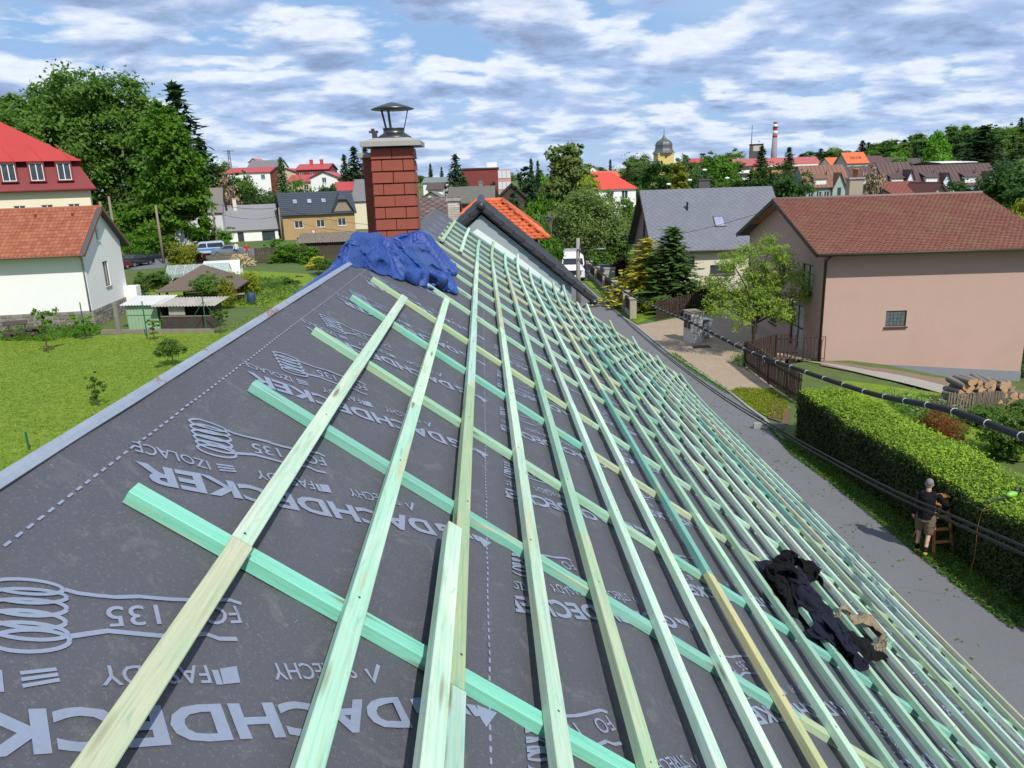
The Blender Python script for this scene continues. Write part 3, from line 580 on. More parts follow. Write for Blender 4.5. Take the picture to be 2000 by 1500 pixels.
    tag(o, 'crumpled blue tarpaulin bunched round the foot of the brick chimney', 'tarpaulin')
tarp()
def cloth(name, label, path, mat_, half, slack=1.3, seed=1, n=(84, 56), cat='clothing', o0=.088, lift=1.0, parent=None):
    """a garment: a strip along a path in the picture, bunched over its own bulk and lying on the battens"""
    pp = [uvof(x, y, .09)+(r,) for x, y, r in path]; pt = np.array([q[:2] for q in pp]); seg = np.r_[0, np.cumsum(np.linalg.norm(np.diff(pt, axis=0), axis=1))]; seg /= seg[-1]
    d = (pt[-1]-pt[0])/np.linalg.norm(pt[-1]-pt[0]); nn = np.array([-d[1], d[0]])
    def pos(I, J):
        cx = np.interp(I, seg, pt[:, 0]); cy = np.interp(I, seg, pt[:, 1]); w = np.interp(I, np.linspace(0, 1, len(half)), half)*(1+.18*np.sin(I*17+seed)+.1*np.sin(I*41)); k = (J-.5)*2; return cx+nn[0]*w*k, cy+nn[1]*w*k
    H = lambda P, Q: o0*(.45+.55*np.clip(1.6*np.cos((Q-.67)/.35*2*math.pi), 0, 1))+lift*.6*seg_bump(P, Q, pp)
    X, F = drape(n[0], n[1], pos, H, lambda I, J: slack+0*I, 110, seed, .22, .045, .0012, gap=.006)
    W = [RP(u, v, o) for u, v, o in X]; me = bpy.data.meshes.new(name); me.from_pydata([tuple(w) for w in W], [], F); me.update(); bm = bmesh.new(); bm.from_mesh(me); bmesh.ops.subdivide_edges(bm, edges=bm.edges, cuts=1, use_grid_fill=True, smooth=.5); bmesh.ops.recalc_face_normals(bm, faces=bm.faces); bm.to_mesh(me); bm.free()
    o = link(name, me, mat_, None, True); md = o.modifiers.new('thickness', 'SOLIDIFY'); md.thickness = .006
    if parent is not None: o.parent = parent; return o
    return tag(o, label, cat)
def clothmat(name, c, rough=.9): 
    m = mat(name, c, rough, .2, 14, .35, 160); m.node_tree.nodes['Principled BSDF'].inputs['Specular IOR Level'].default_value = .15; return m
NAVY = clothmat('navy_work_cloth', (0.013, 0.014, 0.026)); FLEECE = clothmat('black_fleece', (0.006, 0.006, 0.007), .98); COTTON = clothmat('beige_cotton', (0.24, 0.19, 0.125)); JERSEY = clothmat('black_jersey', (0.009, 0.009, 0.010))
JK = cloth('jacket', 'dark navy work jacket with fleece lining thrown over the battens', [(1545, 1118, .07), (1562, 1150, .12), (1590, 1190, .12), (1620, 1225, .11), (1648, 1268, .06)], NAVY, [.17, .25, .27, .24, .15], 1.32, 4)
cloth('sleeve', 'empty sleeve of the navy jacket hanging down the battens', [(1608, 1205, .05), (1628, 1238, .05), (1642, 1262, .045), (1650, 1280, .03)], NAVY, [.10, .10, .09, .07], 1.3, 5, (50, 30), o0=.13, parent=JK)
cloth('fleece_collar', 'black fleece bundle at the top of the navy jacket', [(1532, 1168, .06), (1530, 1135, .07), (1545, 1112, .08), (1572, 1112, .07), (1598, 1135, .05)], FLEECE, [.09, .11, .11, .10, .07], 1.4, 6, (60, 34), o0=.12, parent=JK)
cloth('trousers', 'beige trousers crumpled beside the navy jacket on the roof', [(1640, 1192, .05), (1668, 1203, .06), (1695, 1217, .07), (1715, 1240, .06), (1728, 1266, .04)], COTTON, [.08, .13, .14, .12, .07], 1.42, 7, (70, 40))
cloth('sweatshirt', 'black sweatshirt lying below the beige trousers on the roof', [(1660, 1232, .05), (1682, 1256, .07), (1702, 1276, .07), (1728, 1294, .04)], JERSEY, [.11, .16, .16, .10], 1.35, 8, (64, 44))
# ================================================================== BUILDINGS: BUILDER
def islandmat(name, c1, c2, rough=0.8, dirt=None, dscale=1.0, d0=0.52, d1=0.72, bump=0.2, bscale=30, metal=0.0):
    if name in MATS: return MATS[name]
    m, nt, N, L, b = nodes_of(name); g = N.new('ShaderNodeNewGeometry'); tc = N.new('ShaderNodeTexCoord'); v = tc.outputs['Object']
    c = mix_(N, L, g.outputs['Random Per Island'], c1, c2)
    if dirt is not None: c = mix_(N, L, mapr_(N, L, noise_(N, L, v, dscale, 6, 0.7, 0.5), d0, d1), c, dirt)
    L.new(c, b.inputs['Base Color']); b.inputs['Roughness'].default_value = rough; b.inputs['Metallic'].default_value = metal
    bump_(N, L, b, noise_(N, L, v, bscale, 4, 0.6), bump, 0.01); MATS[name] = m; return m
GLASS = glassmat(); CURT = mat('curtain_behind_glass', (0.45, 0.45, 0.43), 0.25, 0.3, 6, 0.0)
WHITE_F = mat('white_window_frame', (0.78, 0.78, 0.76), 0.5, 0.04, 3, 0); BROWN_F = mat('dark_brown_wood', (0.055, 0.032, 0.022), 0.6, 0.2, 8, 0.2, 60)
def clip(poly, cond):
    out = []; n = len(poly)
    for i in range(n):
        p, q = poly[i], poly[(i+1) % n]; a, b = cond(p), cond(q)
        if a >= 0: out.append(p)
        if (a >= 0) != (b >= 0): t = a/(a-b); out.append((p[0]+(q[0]-p[0])*t, p[1]+(q[1]-p[1])*t))
    return out
def wall_face(mb, s0, s1, z0, top, holes, mp, rev=0.12):
    """top: list of (s,z) of a convex top line from s0 to s1; holes (s,z,w,h)"""
    zmax = max(z for _, z in top)
    ss = sorted(set([s0, s1]+[h[0] for h in holes]+[h[0]+h[2] for h in holes])); zs = sorted(set([z0, zmax]+[h[1] for h in holes]+[h[1]+h[3] for h in holes]))
    for i in range(len(ss)-1):
        for j in range(len(zs)-1):
            cs, cz = (ss[i]+ss[i+1])/2, (zs[j]+zs[j+1])/2
            if any(h[0] < cs < h[0]+h[2] and h[1] < cz < h[1]+h[3] for h in holes): continue
            poly = [(ss[i], zs[j]), (ss[i+1], zs[j]), (ss[i+1], zs[j+1]), (ss[i], zs[j+1])]
            for (a, b), (c, d) in zip(top[:-1], top[1:]):
                poly = clip(poly, lambda p: (b+(d-b)*(p[0]-a)/(c-a))-p[1]) if abs(c-a) > 1e-6 else poly
                if len(poly) < 3: break
            if len(poly) >= 3: mb.add([mp(s, z, 0) for s, z in poly], [tuple(range(len(poly)))])
    for s, z, w, h in [x[:4] for x in holes]:
        q = [(s, z), (s+w, z), (s+w, z+h), (s, z+h)]
        for k in range(4):
            a, b = q[k], q[(k+1) % 4]; mb.add([mp(*a, 0), mp(*b, 0), mp(*b, rev), mp(*a, rev)], [(0,1,2,3)])
def window(parent, s, z, w, h, mp, fm, cols=2, rows=1, rev=0.12, sill=True, glass=None, sillm=None, fw=0.06):
    mb = MB()
    def bx(a, b, c, d, d0, d1):
        mb.add([mp(a, c, d0), mp(b, c, d0), mp(b, d, d0), mp(a, d, d0), mp(a, c, d1), mp(b, c, d1), mp(b, d, d1), mp(a, d, d1)], [(0,1,2,3),(7,6,5,4),(0,4,5,1),(1,5,6,2),(2,6,7,3),(3,7,4,0)])
    d0, d1 = rev-0.055, rev+0.02
    bx(s+.002, s+fw, z+.002, z+h-.002, d0, d1); bx(s+w-fw, s+w-.002, z+.002, z+h-.002, d0, d1); bx(s+fw, s+w-fw, z+.002, z+fw, d0, d1); bx(s+fw, s+w-fw, z+h-fw, z+h-.002, d0, d1)
    for k in range(1, cols): x = s+w*k/cols; bx(x-fw*.55, x+fw*.55, z+fw, z+h-fw, d0+.006, d1)
    for k in range(1, rows): y = z+h*k/rows; bx(s+fw, s+w-fw, y-fw*.4, y+fw*.4, d0+.010, d1)
    o = mb.build('window', fm, parent)
    pm = MB().add([mp(s+.01, z+.01, rev-.008), mp(s+w-.01, z+.01, rev-.008), mp(s+w-.01, z+h-.01, rev-.008), mp(s+.01, z+h-.01, rev-.008)], [(0,1,2,3)]); pm.build('pane', glass or GLASS, o)
    if sill:
        mb = MB(); d0, d1 = -0.09, rev-0.06
        mb.add([mp(s-.06, z-.07, d0), mp(s+w+.06, z-.07, d0), mp(s+w+.06, z-.012, d0), mp(s-.06, z-.012, d0), mp(s-.06, z-.07, d1), mp(s+w+.06, z-.07, d1), mp(s+w+.06, z-.004, d1), mp(s-.06, z-.004, d1)], [(0,1,2,3),(7,6,5,4),(0,4,5,1),(1,5,6,2),(2,6,7,3),(3,7,4,0)])
        mb.build('sill', sillm or fm, o)
    return o
def cover_mesh(kind, L, T, fn, rs=1.0):
    """covering of one slope; fn(s,t,o) -> point; s along ridge 0..L, t from ridge 0..T"""
    mb = MB(); rnd = random.Random(int(L*100))
    if kind == 'slate':
        d = 0.30*rs; j = 0; t = -d
        while t < T+d:
            s = -d+(d if j % 2 else 0)
            while s < L+d:
                q = [(s, t-d), (s+d, t), (s, t+d), (s-d, t)]
                for cnd in (lambda p: p[0], lambda p: L-p[0], lambda p: p[1], lambda p: T-p[1]):
                    q = clip(q, cnd) if len(q) > 2 else q
                if len(q) > 2:
                    e = rnd.uniform(0, .004); mb.add([fn(a, b, 0.010+e+0.034*(b-(t-d))/(2*d)) for a, b in q], [tuple(range(len(q)))])
                s += 2*d
            t += d; j += 1
    elif kind == 'shingle':
        rh, w = 0.2*rs, 0.26*rs; n = int(T/rh)+1; w2 = w
        for j in range(n):
            t0, t1 = j*rh-0.03, min((j+1)*rh, T); s = -w2*(0.5 if j % 2 else 0)
            while s < L:
                a, b = max(0, s)+.003, min(L, s+w2)-.003
                if b-a > 0.02:
                    e = rnd.uniform(0, .008); m_ = (t1-t0)*0.30; o1 = 0.030+e
                    mb.add([fn(a, max(0, t0), .006), fn(b, max(0, t0), .006), fn(b, t1-m_, o1), fn((a+b)/2+w2*.2, t1, o1), fn((a+b)/2-w2*.2, t1, o1), fn(a, t1-m_, o1)], [(0,1,2,3,4,5)])
                    mb.add([fn(b, t1-m_, o1), fn((a+b)/2+w2*.2, t1, o1), fn((a+b)/2-w2*.2, t1, o1), fn(a, t1-m_, o1), fn(b, t1-m_, .004), fn((a+b)/2+w2*.2, t1, .004), fn((a+b)/2-w2*.2, t1, .004), fn(a, t1-m_, .004)], [(0,4,5,1),(1,5,6,2),(2,6,7,3)])
                s += w2
    elif kind == 'tile':
        rh, w = 0.33*rs, 0.235*rs; n = int(math.ceil(T/rh)); k = 6; prof = [0.0, 0.035, 0.05, 0.04, 0.005, -0.008, 0.0]
        for j in range(n):
            t0, t1 = j*rh, min((j+1)*rh+.03, T+.04)
            for i in range(int(L/w)):
                e = rnd.uniform(-.006, .006); vs = []
                for tt, oo in ((t0, 0.012), (t1, 0.045), (t1, 0.015)):
                    vs += [fn(i*w+w*q/k, tt, oo+prof[q]*rs+e) for q in range(k+1)]
                mb.add(vs, [(r*(k+1)+q, r*(k+1)+q+1, (r+1)*(k+1)+q+1, (r+1)*(k+1)+q) for r in range(2) for q in range(k)])
    elif kind == 'step':
        rh = 0.36*rs; n = int(math.ceil(T/rh))
        for j in range(n):
            t0, t1 = j*rh, min((j+1)*rh, T); mb.add([fn(0, t0, .008), fn(L, t0, .008), fn(L, t1, .05), fn(0, t1, .05), fn(L, t1, .008), fn(0, t1, .008)], [(0,1,2,3), (3,2,4,5)])
    elif kind == 'seam':
        n = max(2, int(L/(0.6*rs))); mb.add([fn(0, 0, .01), fn(L, 0, .01), fn(L, T, .01), fn(0, T, .01)], [(0,1,2,3)])
        for i in range(n+1):
            s = L*i/n; a, b = s-.018*rs, s+.018*rs; mb.add([fn(a, 0, .012), fn(b, 0, .012), fn(b, T, .012), fn(a, T, .012), fn(a, 0, .05*rs), fn(b, 0, .05*rs), fn(b, T, .05*rs), fn(a, T, .05*rs)], [(4,5,6,7),(0,4,7,3),(1,2,6,5),(3,7,6,2)])
    return mb
def gable_house(name, label, x, y, th, L, D, ze, zr, wm, rm, zb=0.0, oe=0.4, og=0.3, cover=None, rs=1.0, wins=(), cat='house', group=None, fm=None, board=None, gutter=True, gablem=None, cm=None, ridge=None, plinth=None, thick=0.12, glass=None, both=False):
    H = empty(name, (x, y, zb), th, label, cat, group); Z = lambda z: z-zb; fm = fm or WHITE_F; board = board or BROWN_F
    sl = (zr-ze)/(D/2+oe); zw = ze+sl*oe-0.10; pk = zr-0.10
    faces = {'front': (L, lambda s, z, d: (s, d, Z(z)), [(0, zw), (L, zw)]), 'back': (L, lambda s, z, d: (L-s, D-d, Z(z)), [(0, zw), (L, zw)]),
             'left': (D, lambda s, z, d: (d, D-s, Z(z)), [(0, zw), (D/2, pk), (D, zw)]), 'right': (D, lambda s, z, d: (L-d, s, Z(z)), [(0, zw), (D/2, pk), (D, zw)])}
    for f, (S, mp, top) in faces.items():
        hs = [w[1:5] for w in wins if w[0] == f]; mb = MB(); gbl = f in ('left', 'right')
        wall_face(mb, 0, S, zb-1.5, top, hs, mp); mb.build('gable_wall' if gbl else 'wall', gablem if (gablem and gbl) else wm, H)
    for w in wins:
        S, mp, _ = faces[w[0]]; k = dict(w[5]) if len(w) > 5 else {}; k.setdefault('glass', glass); window(H, w[1], w[2], w[3], w[4], mp, k.pop('fm', fm), **k)
    if plinth:
        h, pm, pr = plinth; pb = MB(); pb.box(-pr, L+pr, -pr, D+pr, -1.5, Z(zb+h)); pb.build('plinth', pm, H)
    T = math.hypot(D/2+oe, zr-ze); cs, sn = (D/2+oe)/T, (zr-ze)/T
    front = lambda s, t, o: (s-og, D/2-cs*t-sn*o, Z(zr-sn*t+cs*o)); back = lambda s, t, o: (L+og-s, D/2+cs*t+sn*o, Z(zr-sn*t+cs*o)); LL = L+2*og
    rb = MB()
    for fn in (front, back):
        q = [(0, 0), (LL, 0), (LL, T), (0, T)]; rb.add([fn(s, t, 0.0) for s, t in q]+[fn(s, t, -thick) for s, t in q], [(0,1,2,3),(7,6,5,4),(3,2,6,7),(0,3,7,4),(1,5,6,2)])
    RF = rb.build('roof', rm, H)
    if cover:
        for fn in ((front, back) if both else (front,)):
            o = cover_mesh(cover, LL, T, fn, rs).build({'slate': 'slates', 'shingle': 'shingles', 'tile': 'roof_tiles', 'step': 'metal_sheets', 'seam': 'seamed_sheets'}[cover], cm or rm, RF, fix=False); tag(o, kind='stuff')
    for s in (-0.005, LL+0.005):
        for fn in (front, back):
            vb = MB()
            a, b, c, d = fn(s, 0, 0.03), fn(s, T, 0.03), fn(s, T, -thick-.06), fn(s, 0, -thick-.06); w = (-.035, 0, 0) if (fn(s, 0, 0)[0] < L/2) else (.035, 0, 0); vb.prism([a, b, c, d], w); vb.build('verge_board', board, H)
    if gutter:
        e = front(0, T, -.04); gb = MB(); gb.tube([(-og, e[1]-.06, e[2]), (L+og, e[1]-.06, e[2])], 0.07, 8); gb.build('gutter', board, H, True)
    if ridge:
        rb = MB(); rb.tube([(-og-.02, D/2, Z(zr+.0)), (L+og+.02, D/2, Z(zr+.0))], 0.11*rs, 8); rb.build('ridge_cap', ridge, RF, True)
    H['_'] = 0; del H['_']
    return H, front, RF, T
def skylight(H, RF, fn, s, t, w, h, m):
    mb = MB(); q = [(s, t), (s+w, t), (s+w, t+h), (s, t+h)]
    for k in range(4):
        a, b = q[k], q[(k+1) % 4]; c = (s+w/2, t+h/2); i = lambda p: (p[0]+(c[0]-p[0])*.14, p[1]+(c[1]-p[1])*.14)
        mb.add([fn(*a, .02), fn(*b, .02), fn(*b, .12), fn(*a, .12), fn(*i(b), .12), fn(*i(a), .12), fn(*i(b), .085), fn(*i(a), .085)], [(0,1,2,3), (3,2,4,5), (5,4,6,7)])
    o = mb.build('skylight', m, H); p = MB().add([fn(*i2, .09) for i2 in ((s+.07*w, t+.07*h), (s+.93*w, t+.07*h), (s+.93*w, t+.93*h), (s+.07*w, t+.93*h))], [(0,1,2,3)]); p.build('pane', SKYG, o)
SKYG = glassmat('skylight_glass', (0.12, 0.13, 0.18))
def box_chimney(H, x, y, w, d, z0, z1, m, capm=None, pot=None):
    mb = MB().box(x-w/2, x+w/2, y-d/2, y+d/2, z0, z1); o = mb.build('chimney', m, H)
    MB().box(x-w/2-.07, x+w/2+.07, y-d/2-.07, y+d/2+.07, z1+.002, z1+.09).build('chimney_cap', capm or m, o)
    if pot: MB().lathe([(.14, z1+.09), (.13, z1+.5), (.16, z1+.5), (.16, z1+.56), (.10, z1+.56)], 14, (x, y, 0)).build('chimney_pot', pot, o, True)
def stucco(name, c, dirt=None, ds=0.6): return mat(name, c, 0.92, 0.05, 1.2, 0.25, 120, dirt=dirt, dscale=ds, dist=0.004)
W_WHITE = stucco('white_render', (0.78, 0.78, 0.75)); W_PINK = stucco('pink_render', (0.45, 0.305, 0.255), (0.425, 0.285, 0.235), 0.35); W_CREAM = stucco('cream_render', (0.72, 0.66, 0.48))
R_RED = mat('red_painted_metal', (0.42, 0.055, 0.05), 0.5, 0.12, 1.2, 0.1, 8); R_SLATE = islandmat('grey_slates', (0.140, 0.150, 0.178), (0.158, 0.168, 0.196), 0.6, (0.172, 0.18, 0.205), 0.7)
R_DARK = mat('dark_slate_base', (0.07, 0.07, 0.075), 0.7, 0.1)
R_TILE = islandmat('old_clay_tiles', (0.26, 0.075, 0.038), (0.36, 0.125, 0.065), 0.8, (0.16, 0.085, 0.06), 2.2, 0.56, 0.75); R_ORANGE = islandmat('orange_clay_tiles', (0.50, 0.10, 0.03), (0.62, 0.155, 0.05), 0.65, (0.36, 0.09, 0.04), 1.5, 0.6, 0.8)
R_SHING = islandmat('red_brown_shingles', (0.165, 0.055, 0.038), (0.225, 0.085, 0.052), 0.9, (0.20, 0.115, 0.05), 0.55, 0.50, 0.72, 0.4, 60)
# ================================================================== BUILDINGS: THE PLACE
# --- pink house on the right
PK, fpk, RFP, TP = gable_house('house', 'pink rendered house with a red-brown shingle roof across the road', 14.47, 35.32, R_(-1.34), 9.6, 11.99, 5.09, 7.32, W_PINK, R_DARK, zb=-1.0, oe=0.8, og=0.6, cover='shingle', rs=0.9, cm=R_SHING, both=True,
    wins=[('front', 3.05, 1.55, 0.95, 0.75, dict(fm=BROWN_F, cols=1, glass=None)), ('left', 9.3, 3.0, 1.5, 1.35, dict(fm=BROWN_F, glass=CURT)), ('left', 5.6, 3.5, 1.2, 1.1, dict(fm=BROWN_F)), ('left', 8.0, -.1, 1.9, 2.35, dict(fm=BROWN_F, cols=2, rows=2, glass=CURT, sill=False)), ('left', 4.6, 0.6, 1.2, 0.8, dict(fm=BROWN_F))],
    ridge=mat('weathered_ridge_tile', (0.20, 0.13, 0.12), 0.85, 0.2), plinth=None, fm=BROWN_F)
MB().prism([(0.3, -.03, -1.2), (9.62, -.03, -1.2), (9.62, -.03, .22), (0.3, -.03, .98)], (0, .2, 0)).build('plinth', mat('grey_plinth', (0.20, 0.21, 0.24), 0.9), PK)
gbk = MB()
for i in range(5):
    for j in range(4): gbk.box(3.1+.17*i, 3.1+.17*i+.155, 0.06, 0.10, 2.6+.17*j, 2.6+.17*j+.155)
gbk.build('glass_blocks', mat('glass_block', (0.10, 0.13, 0.13), 0.12, 0.5, 8, 0), PK)
MB().tube([(0.05, -0.7, 6.0), (0.05, -0.12, 5.7), (0.05, -0.10, 0.9)], 0.06, 8).build('downpipe', BROWN_F, PK, True)
# rafters and soffit under the gable overhang
sf = MB(); sf.add([(-.55, -.75, 6.02), (-.02, -.75, 6.02), (-.02, 5.99, 8.13), (-.55, 5.99, 8.13)], [(0,1,2,3)]); sf.add([(-.55, 12.74, 6.02), (-.02, 12.74, 6.02), (-.02, 6.0, 8.13), (-.55, 6.0, 8.13)], [(0,1,2,3)]); sf.build('soffit', mat('varnished_boards', (0.30, 0.17, 0.075), 0.6, 0.2, 5), PK)
box_chimney(PK, 4.25, 7.6, 0.72, 0.55, 7.0, 9.2, mat('grey_chimney_render', (0.34, 0.30, 0.22), 0.9, 0.15, 2), CONC, mat('clay_pot', (0.42, 0.17, 0.06), 0.7))
# --- grey slate house
GH, fgh, RFG, TG = gable_house('house', 'cream house with a big grey slate roof and one skylight', 11.22, 58.29, R_(2.33), 9.6, 8.31, 3.20, 7.64, stucco('pale_cream_render', (0.62, 0.56, 0.45)), R_DARK, oe=0.5, og=0.5, cover='slate', rs=.75, cm=R_SLATE, gablem=stucco('grey_brown_gable', (0.19, 0.15, 0.125)),
    wins=[('front', 1.9, 2.1, 1.0, 0.65, dict(fm=BROWN_F)), ('front', 4.1, 1.35, 1.9, 0.7, dict(fm=BROWN_F, cols=2)), ('left', 3.4, 4.1, 0.8, 1.25, dict(fm=BROWN_F)), ('left', 5.2, 1.1, 0.8, 1.3, dict(fm=BROWN_F)), ('front', 8.2, 1.4, 0.6, 0.8, dict(fm=BROWN_F))])
skylight(GH, RFG, fgh, 5.25, 3.05, 0.8, 1.1, mat('skylight_frame', (0.12, 0.12, 0.13), 0.5))
MB().lathe([(.07, 0), (.07, .55), (.13, .55), (.02, .7)], 10, fgh(3.4, 2.3, 0)).build('vent_pipe', STEEL, RFG, True)
box_chimney(GH, 5.0, 5.5, 0.9, 0.6, 6.2, 8.25, mat('dark_chimney', (0.08, 0.075, 0.075), 0.8))
st = MB()
for r in range(4):
    for i in range(26): st.box(.02+.37*i+(.18 if r % 2 else 0), .02+.37*i+.36+(.18 if r % 2 else 0), -.05-.012*((i*7+r*3) % 3), 0.06, .17*r, .17*r+.16)
tag(st.build('stone_base', mat('pale_sandstone', (0.46, 0.42, 0.35), 0.9, 0.25, 3), GH), kind='stuff')
# --- white house, left, old clay tiles
WH, fwh, RFW, TW = gable_house('house', 'white cottage with an old red tiled roof and stone base', -38.15, 50.4, R_(7.96), 10.0, 7.37, 4.93, 7.87, W_WHITE, R_DARK, oe=0.9, og=0.4, cover='tile', rs=1.15, cm=R_TILE, both=True,
    wins=[('right', 3.2, 2.35, 1.0, 1.75, dict(fm=BROWN_F, glass=CURT, sillm=CONC)), ('right', 2.9, 5.6, 0.5, 0.95, dict(fm=WHITE_F, cols=1, sillm=WHITE_F))], ridge=R_TILE, board=mat('brown_verge_board', (0.17, 0.075, 0.045), 0.7))
stn = MB(); rs_ = random.Random(5)
def stone_wall(mb, fn, S, Hh, d=0.05, rnd=rs_):
    z = 0.0
    while z < Hh-.05:
        h = rnd.uniform(.16, .32); h = min(h, Hh-z); s = rnd.uniform(-.3, 0)
        while s < S:
            w = rnd.uniform(.25, .6); a, b = max(s+.015, 0), min(s+w-.015, S)
            if b-a > .06:
                o = rnd.uniform(.2, 1)*d; k = rnd.uniform(-.04, .04); p = [(a+.02, z+.01), (b-.02, z+.01+k*.5), (b, z+h*.5), (b-.03, z+h-.01), (a+.02, z+h-.01+k*.5), (a, z+h*.5)]
                mb.add([fn(x, y, 0) for x, y in p]+[fn((x-(a+b)/2)*.86+(a+b)/2, (y-z-h/2)*.86+z+h/2, -o) for x, y in p], [(6,7,8,9,10,11)]+[(i, (i+1) % 6, 6+(i+1) % 6, 6+i) for i in range(6)])
            s += w
        z += h
stone_wall(stn, lambda s, z, d: (s, d-.06, z), 10.0, 1.15); stone_wall(stn, lambda s, z, d: (10.06-d, s, z), 7.4, 1.15)
tag(stn.build('stone_base', islandmat('field_stones', (0.15, 0.135, 0.115), (0.26, 0.235, 0.20), 0.9), WH, fix=False), kind='stuff')
MB().box(-.02, 10.045, -.045, 7.4, -.2, 1.14).build('stone_base_core', mat('old_mortar', (0.30, 0.28, 0.24), 0.95), WH)
MB().tube([(9.9, -.5, 4.85), (9.93, -.1, 4.6), (9.93, -.09, 1.1)], 0.06, 8).build('downpipe', mat('zinc_grey', (0.3, 0.31, 0.32), 0.5), WH, True)
for k in range(3): MB().tube([fwh(9.2-2.4*k, 1.0, 0.05), fwh(9.2-2.4*k, 1.0, .32)], 0.1, 8).build('roof_vent', R_TILE, RFW)
MB().box(10.0, 10.9, 6.6, 7.6, 0, 1.9).build('lean_to', W_WHITE, WH)
# --- big red mansard building, left edge
pR = at_y(182, 368, 70)
RB = empty('building', (pR[0], 70, 0), R_(27), 'big cream building with a bright red mansard roof at the left edge', 'building')
xr_ = 0.0; ze_ = pR[2]; zt_ = at_y(158, 314, 70)[2]; R_RED2 = mat('bright_red_metal_roof', (0.40, 0.035, 0.028), 0.6, 0.15, 0.7, 0.08, 6)
mb = MB(); hs = [(xr_-1.25-2.05*k-.9, ze_-3.0, .9, 1.75) for k in range(5)]
wall_face(mb, -30, xr_-.35, -1, [(-30, ze_), (xr_-.35, ze_)], hs, lambda s, z, d: (s, d+.35, z)); wall_face(mb, 0, 12, -1, [(0, ze_), (12, ze_)], [], lambda s, z, d: (xr_-.35-d, s+.35, z)); mb.build('wall', W_CREAM, RB)
for h in hs: window(RB, *h, lambda s, z, d: (s, d+.35, z), WHITE_F, cols=2)
def ringz(x1, y0, y1, z, x0=-31): return [(x0, y0, z), (x1, y0, z), (x1, y1, z), (x0, y1, z)]
lp = MB(); r0, r1 = ringz(xr_+.25, -.15, 13, ze_), ringz(xr_-1.0, 1.05, 11.8, zt_); lp.add(r0+r1, [(0,1,5,4),(1,2,6,5),(2,3,7,6),(0,3,2,1)]); MR = lp.build('lower_roof', mat('dark_red_mansard', (0.19, 0.026, 0.028), 0.75, 0.12, 1.0), RB)
up = MB(); r0 = ringz(xr_-.55, .35, 12.4, zt_+.02); zr_ = zt_+4.3; up.add(r0+[(-31, 6.2, zr_), (xr_-7.6, 6.2, zr_)], [(0,1,5,4),(1,2,5),(2,3,4,5),(0,3,2,1)]); UR = up.build('upper_roof', R_RED2, RB)
for k in range(5):
    x = xr_-2.0-2.05*k; w = MB(); z0, z1 = ze_+.75, zt_-.12
    w.box(x-.62, x-.52, 0.0, 1.2, z0, z1).box(x+.52, x+.62, 0.0, 1.2, z0, z1).box(x-.62, x+.62, -.05, 1.2, z1, z1+.08).box(x-.66, x+.66, -.06, .3, z0-.06, z0); D_ = w.build('dormer', MATS['dark_red_mansard'], RB)
    window(D_, x-.5, z0+.02, 1.0, z1-z0-.04, lambda s, z, d: (s, d+.03, z), WHITE_F, cols=2, sill=False)
for xx in range(8): MB().bar((xr_-1.4-2.1*xx, .36+.02, zt_+.06), (xr_-1.4-2.1*xx-1.0, 2.4, zt_+1.5), .05, .05).build('roof_seam', R_RED2, UR)
MB().tube([(xr_-9.3, .1, ze_-.1), (xr_-9.3, .28, ze_-.5), (xr_-9.3, .28, 0)], .07, 8).build('downpipe', MATS['dark_red_mansard'], RB, True)
MB().tube([(-31, -.2, ze_-.05), (xr_+.25, -.2, ze_-.05)], .09, 8).build('gutter', MATS['dark_red_mansard'], RB, True)
# --- neighbour joined to the end of our roof
DKT = islandmat('anthracite_tiles', (0.022, 0.023, 0.026), (0.035, 0.036, 0.04), 0.5); NG = stucco('blue_grey_render', (0.30, 0.35, 0.37))
NB = empty('house', (-0.62, 19.4, 0), -AZ, 'neighbouring house with anthracite tiles and a blue-grey gable behind the battens', 'house')
az, hw, ez = 8.10, 2.46, 5.96
nb = MB(); nb.prism([(-hw, 0, 2.2), (hw-.25, 0, 2.2), (hw-.25, 0, ez+.1), (0, 0, az-.18), (-hw, 0, ez)], (0, 9, 0)); nb.build('wall', NG, NB)
sp = (az-ez)/hw
wl = MB(); pts = [(-.6, az-.18-sp*.6-.95), (2.85, 5.28), (2.1, 5.24), (-1.2, 7.0)]; wl.prism([((q_[0]+.62)*math.cos(AZ), -.014, q_[2]) for q_ in (at_y(x_, y_, 19.4) for x_, y_ in ((912, 462), (932, 447), (1020, 508), (1108, 577), (1085, 600), (985, 530)))], (0, .012, 0)); wl.build('white_band', stucco('fresh_white_render', (0.72, 0.78, 0.77)), NB)
dk = MB().box(1.35, hw-.24, -.03, 0.3, 2.0, 5.55); dk.build('dark_corner', mat('near_black', (0.012, 0.012, 0.014), 0.6), NB)  # near-black box over the lower right corner of the gable wall
sl_ = MB(); TT = math.hypot(hw+.35, (hw+.35)*sp)
fr = lambda s, t, o: (t*hw/math.hypot(hw, hw*sp)+o*sp/math.hypot(1, sp), s-.12, az-t*sp*hw/math.hypot(hw, hw*sp)+o/math.hypot(1, sp)); fl = lambda s, t, o: (-fr(s, t, o)[0], fr(s, t, o)[1], fr(s, t, o)[2])
for fn in (fr, fl):
    q = [(0, 0), (9.5, 0), (9.5, TT), (0, TT)]; sl_.add([fn(s, t, 0) for s, t in q]+[fn(s, t, -.08) for s, t in q], [(0,1,2,3),(7,6,5,4),(3,2,6,7),(0,3,7,4),(1,5,6,2)])
NR_ = sl_.build('roof', DKT, NB)
for fn in (fr, fl): tag(cover_mesh('tile', 9.5, TT, fn, 1.0).build('roof_tiles', DKT, NR_, fix=False), kind='stuff')
vt = MB(); rh = .33; n = int(TT/rh)
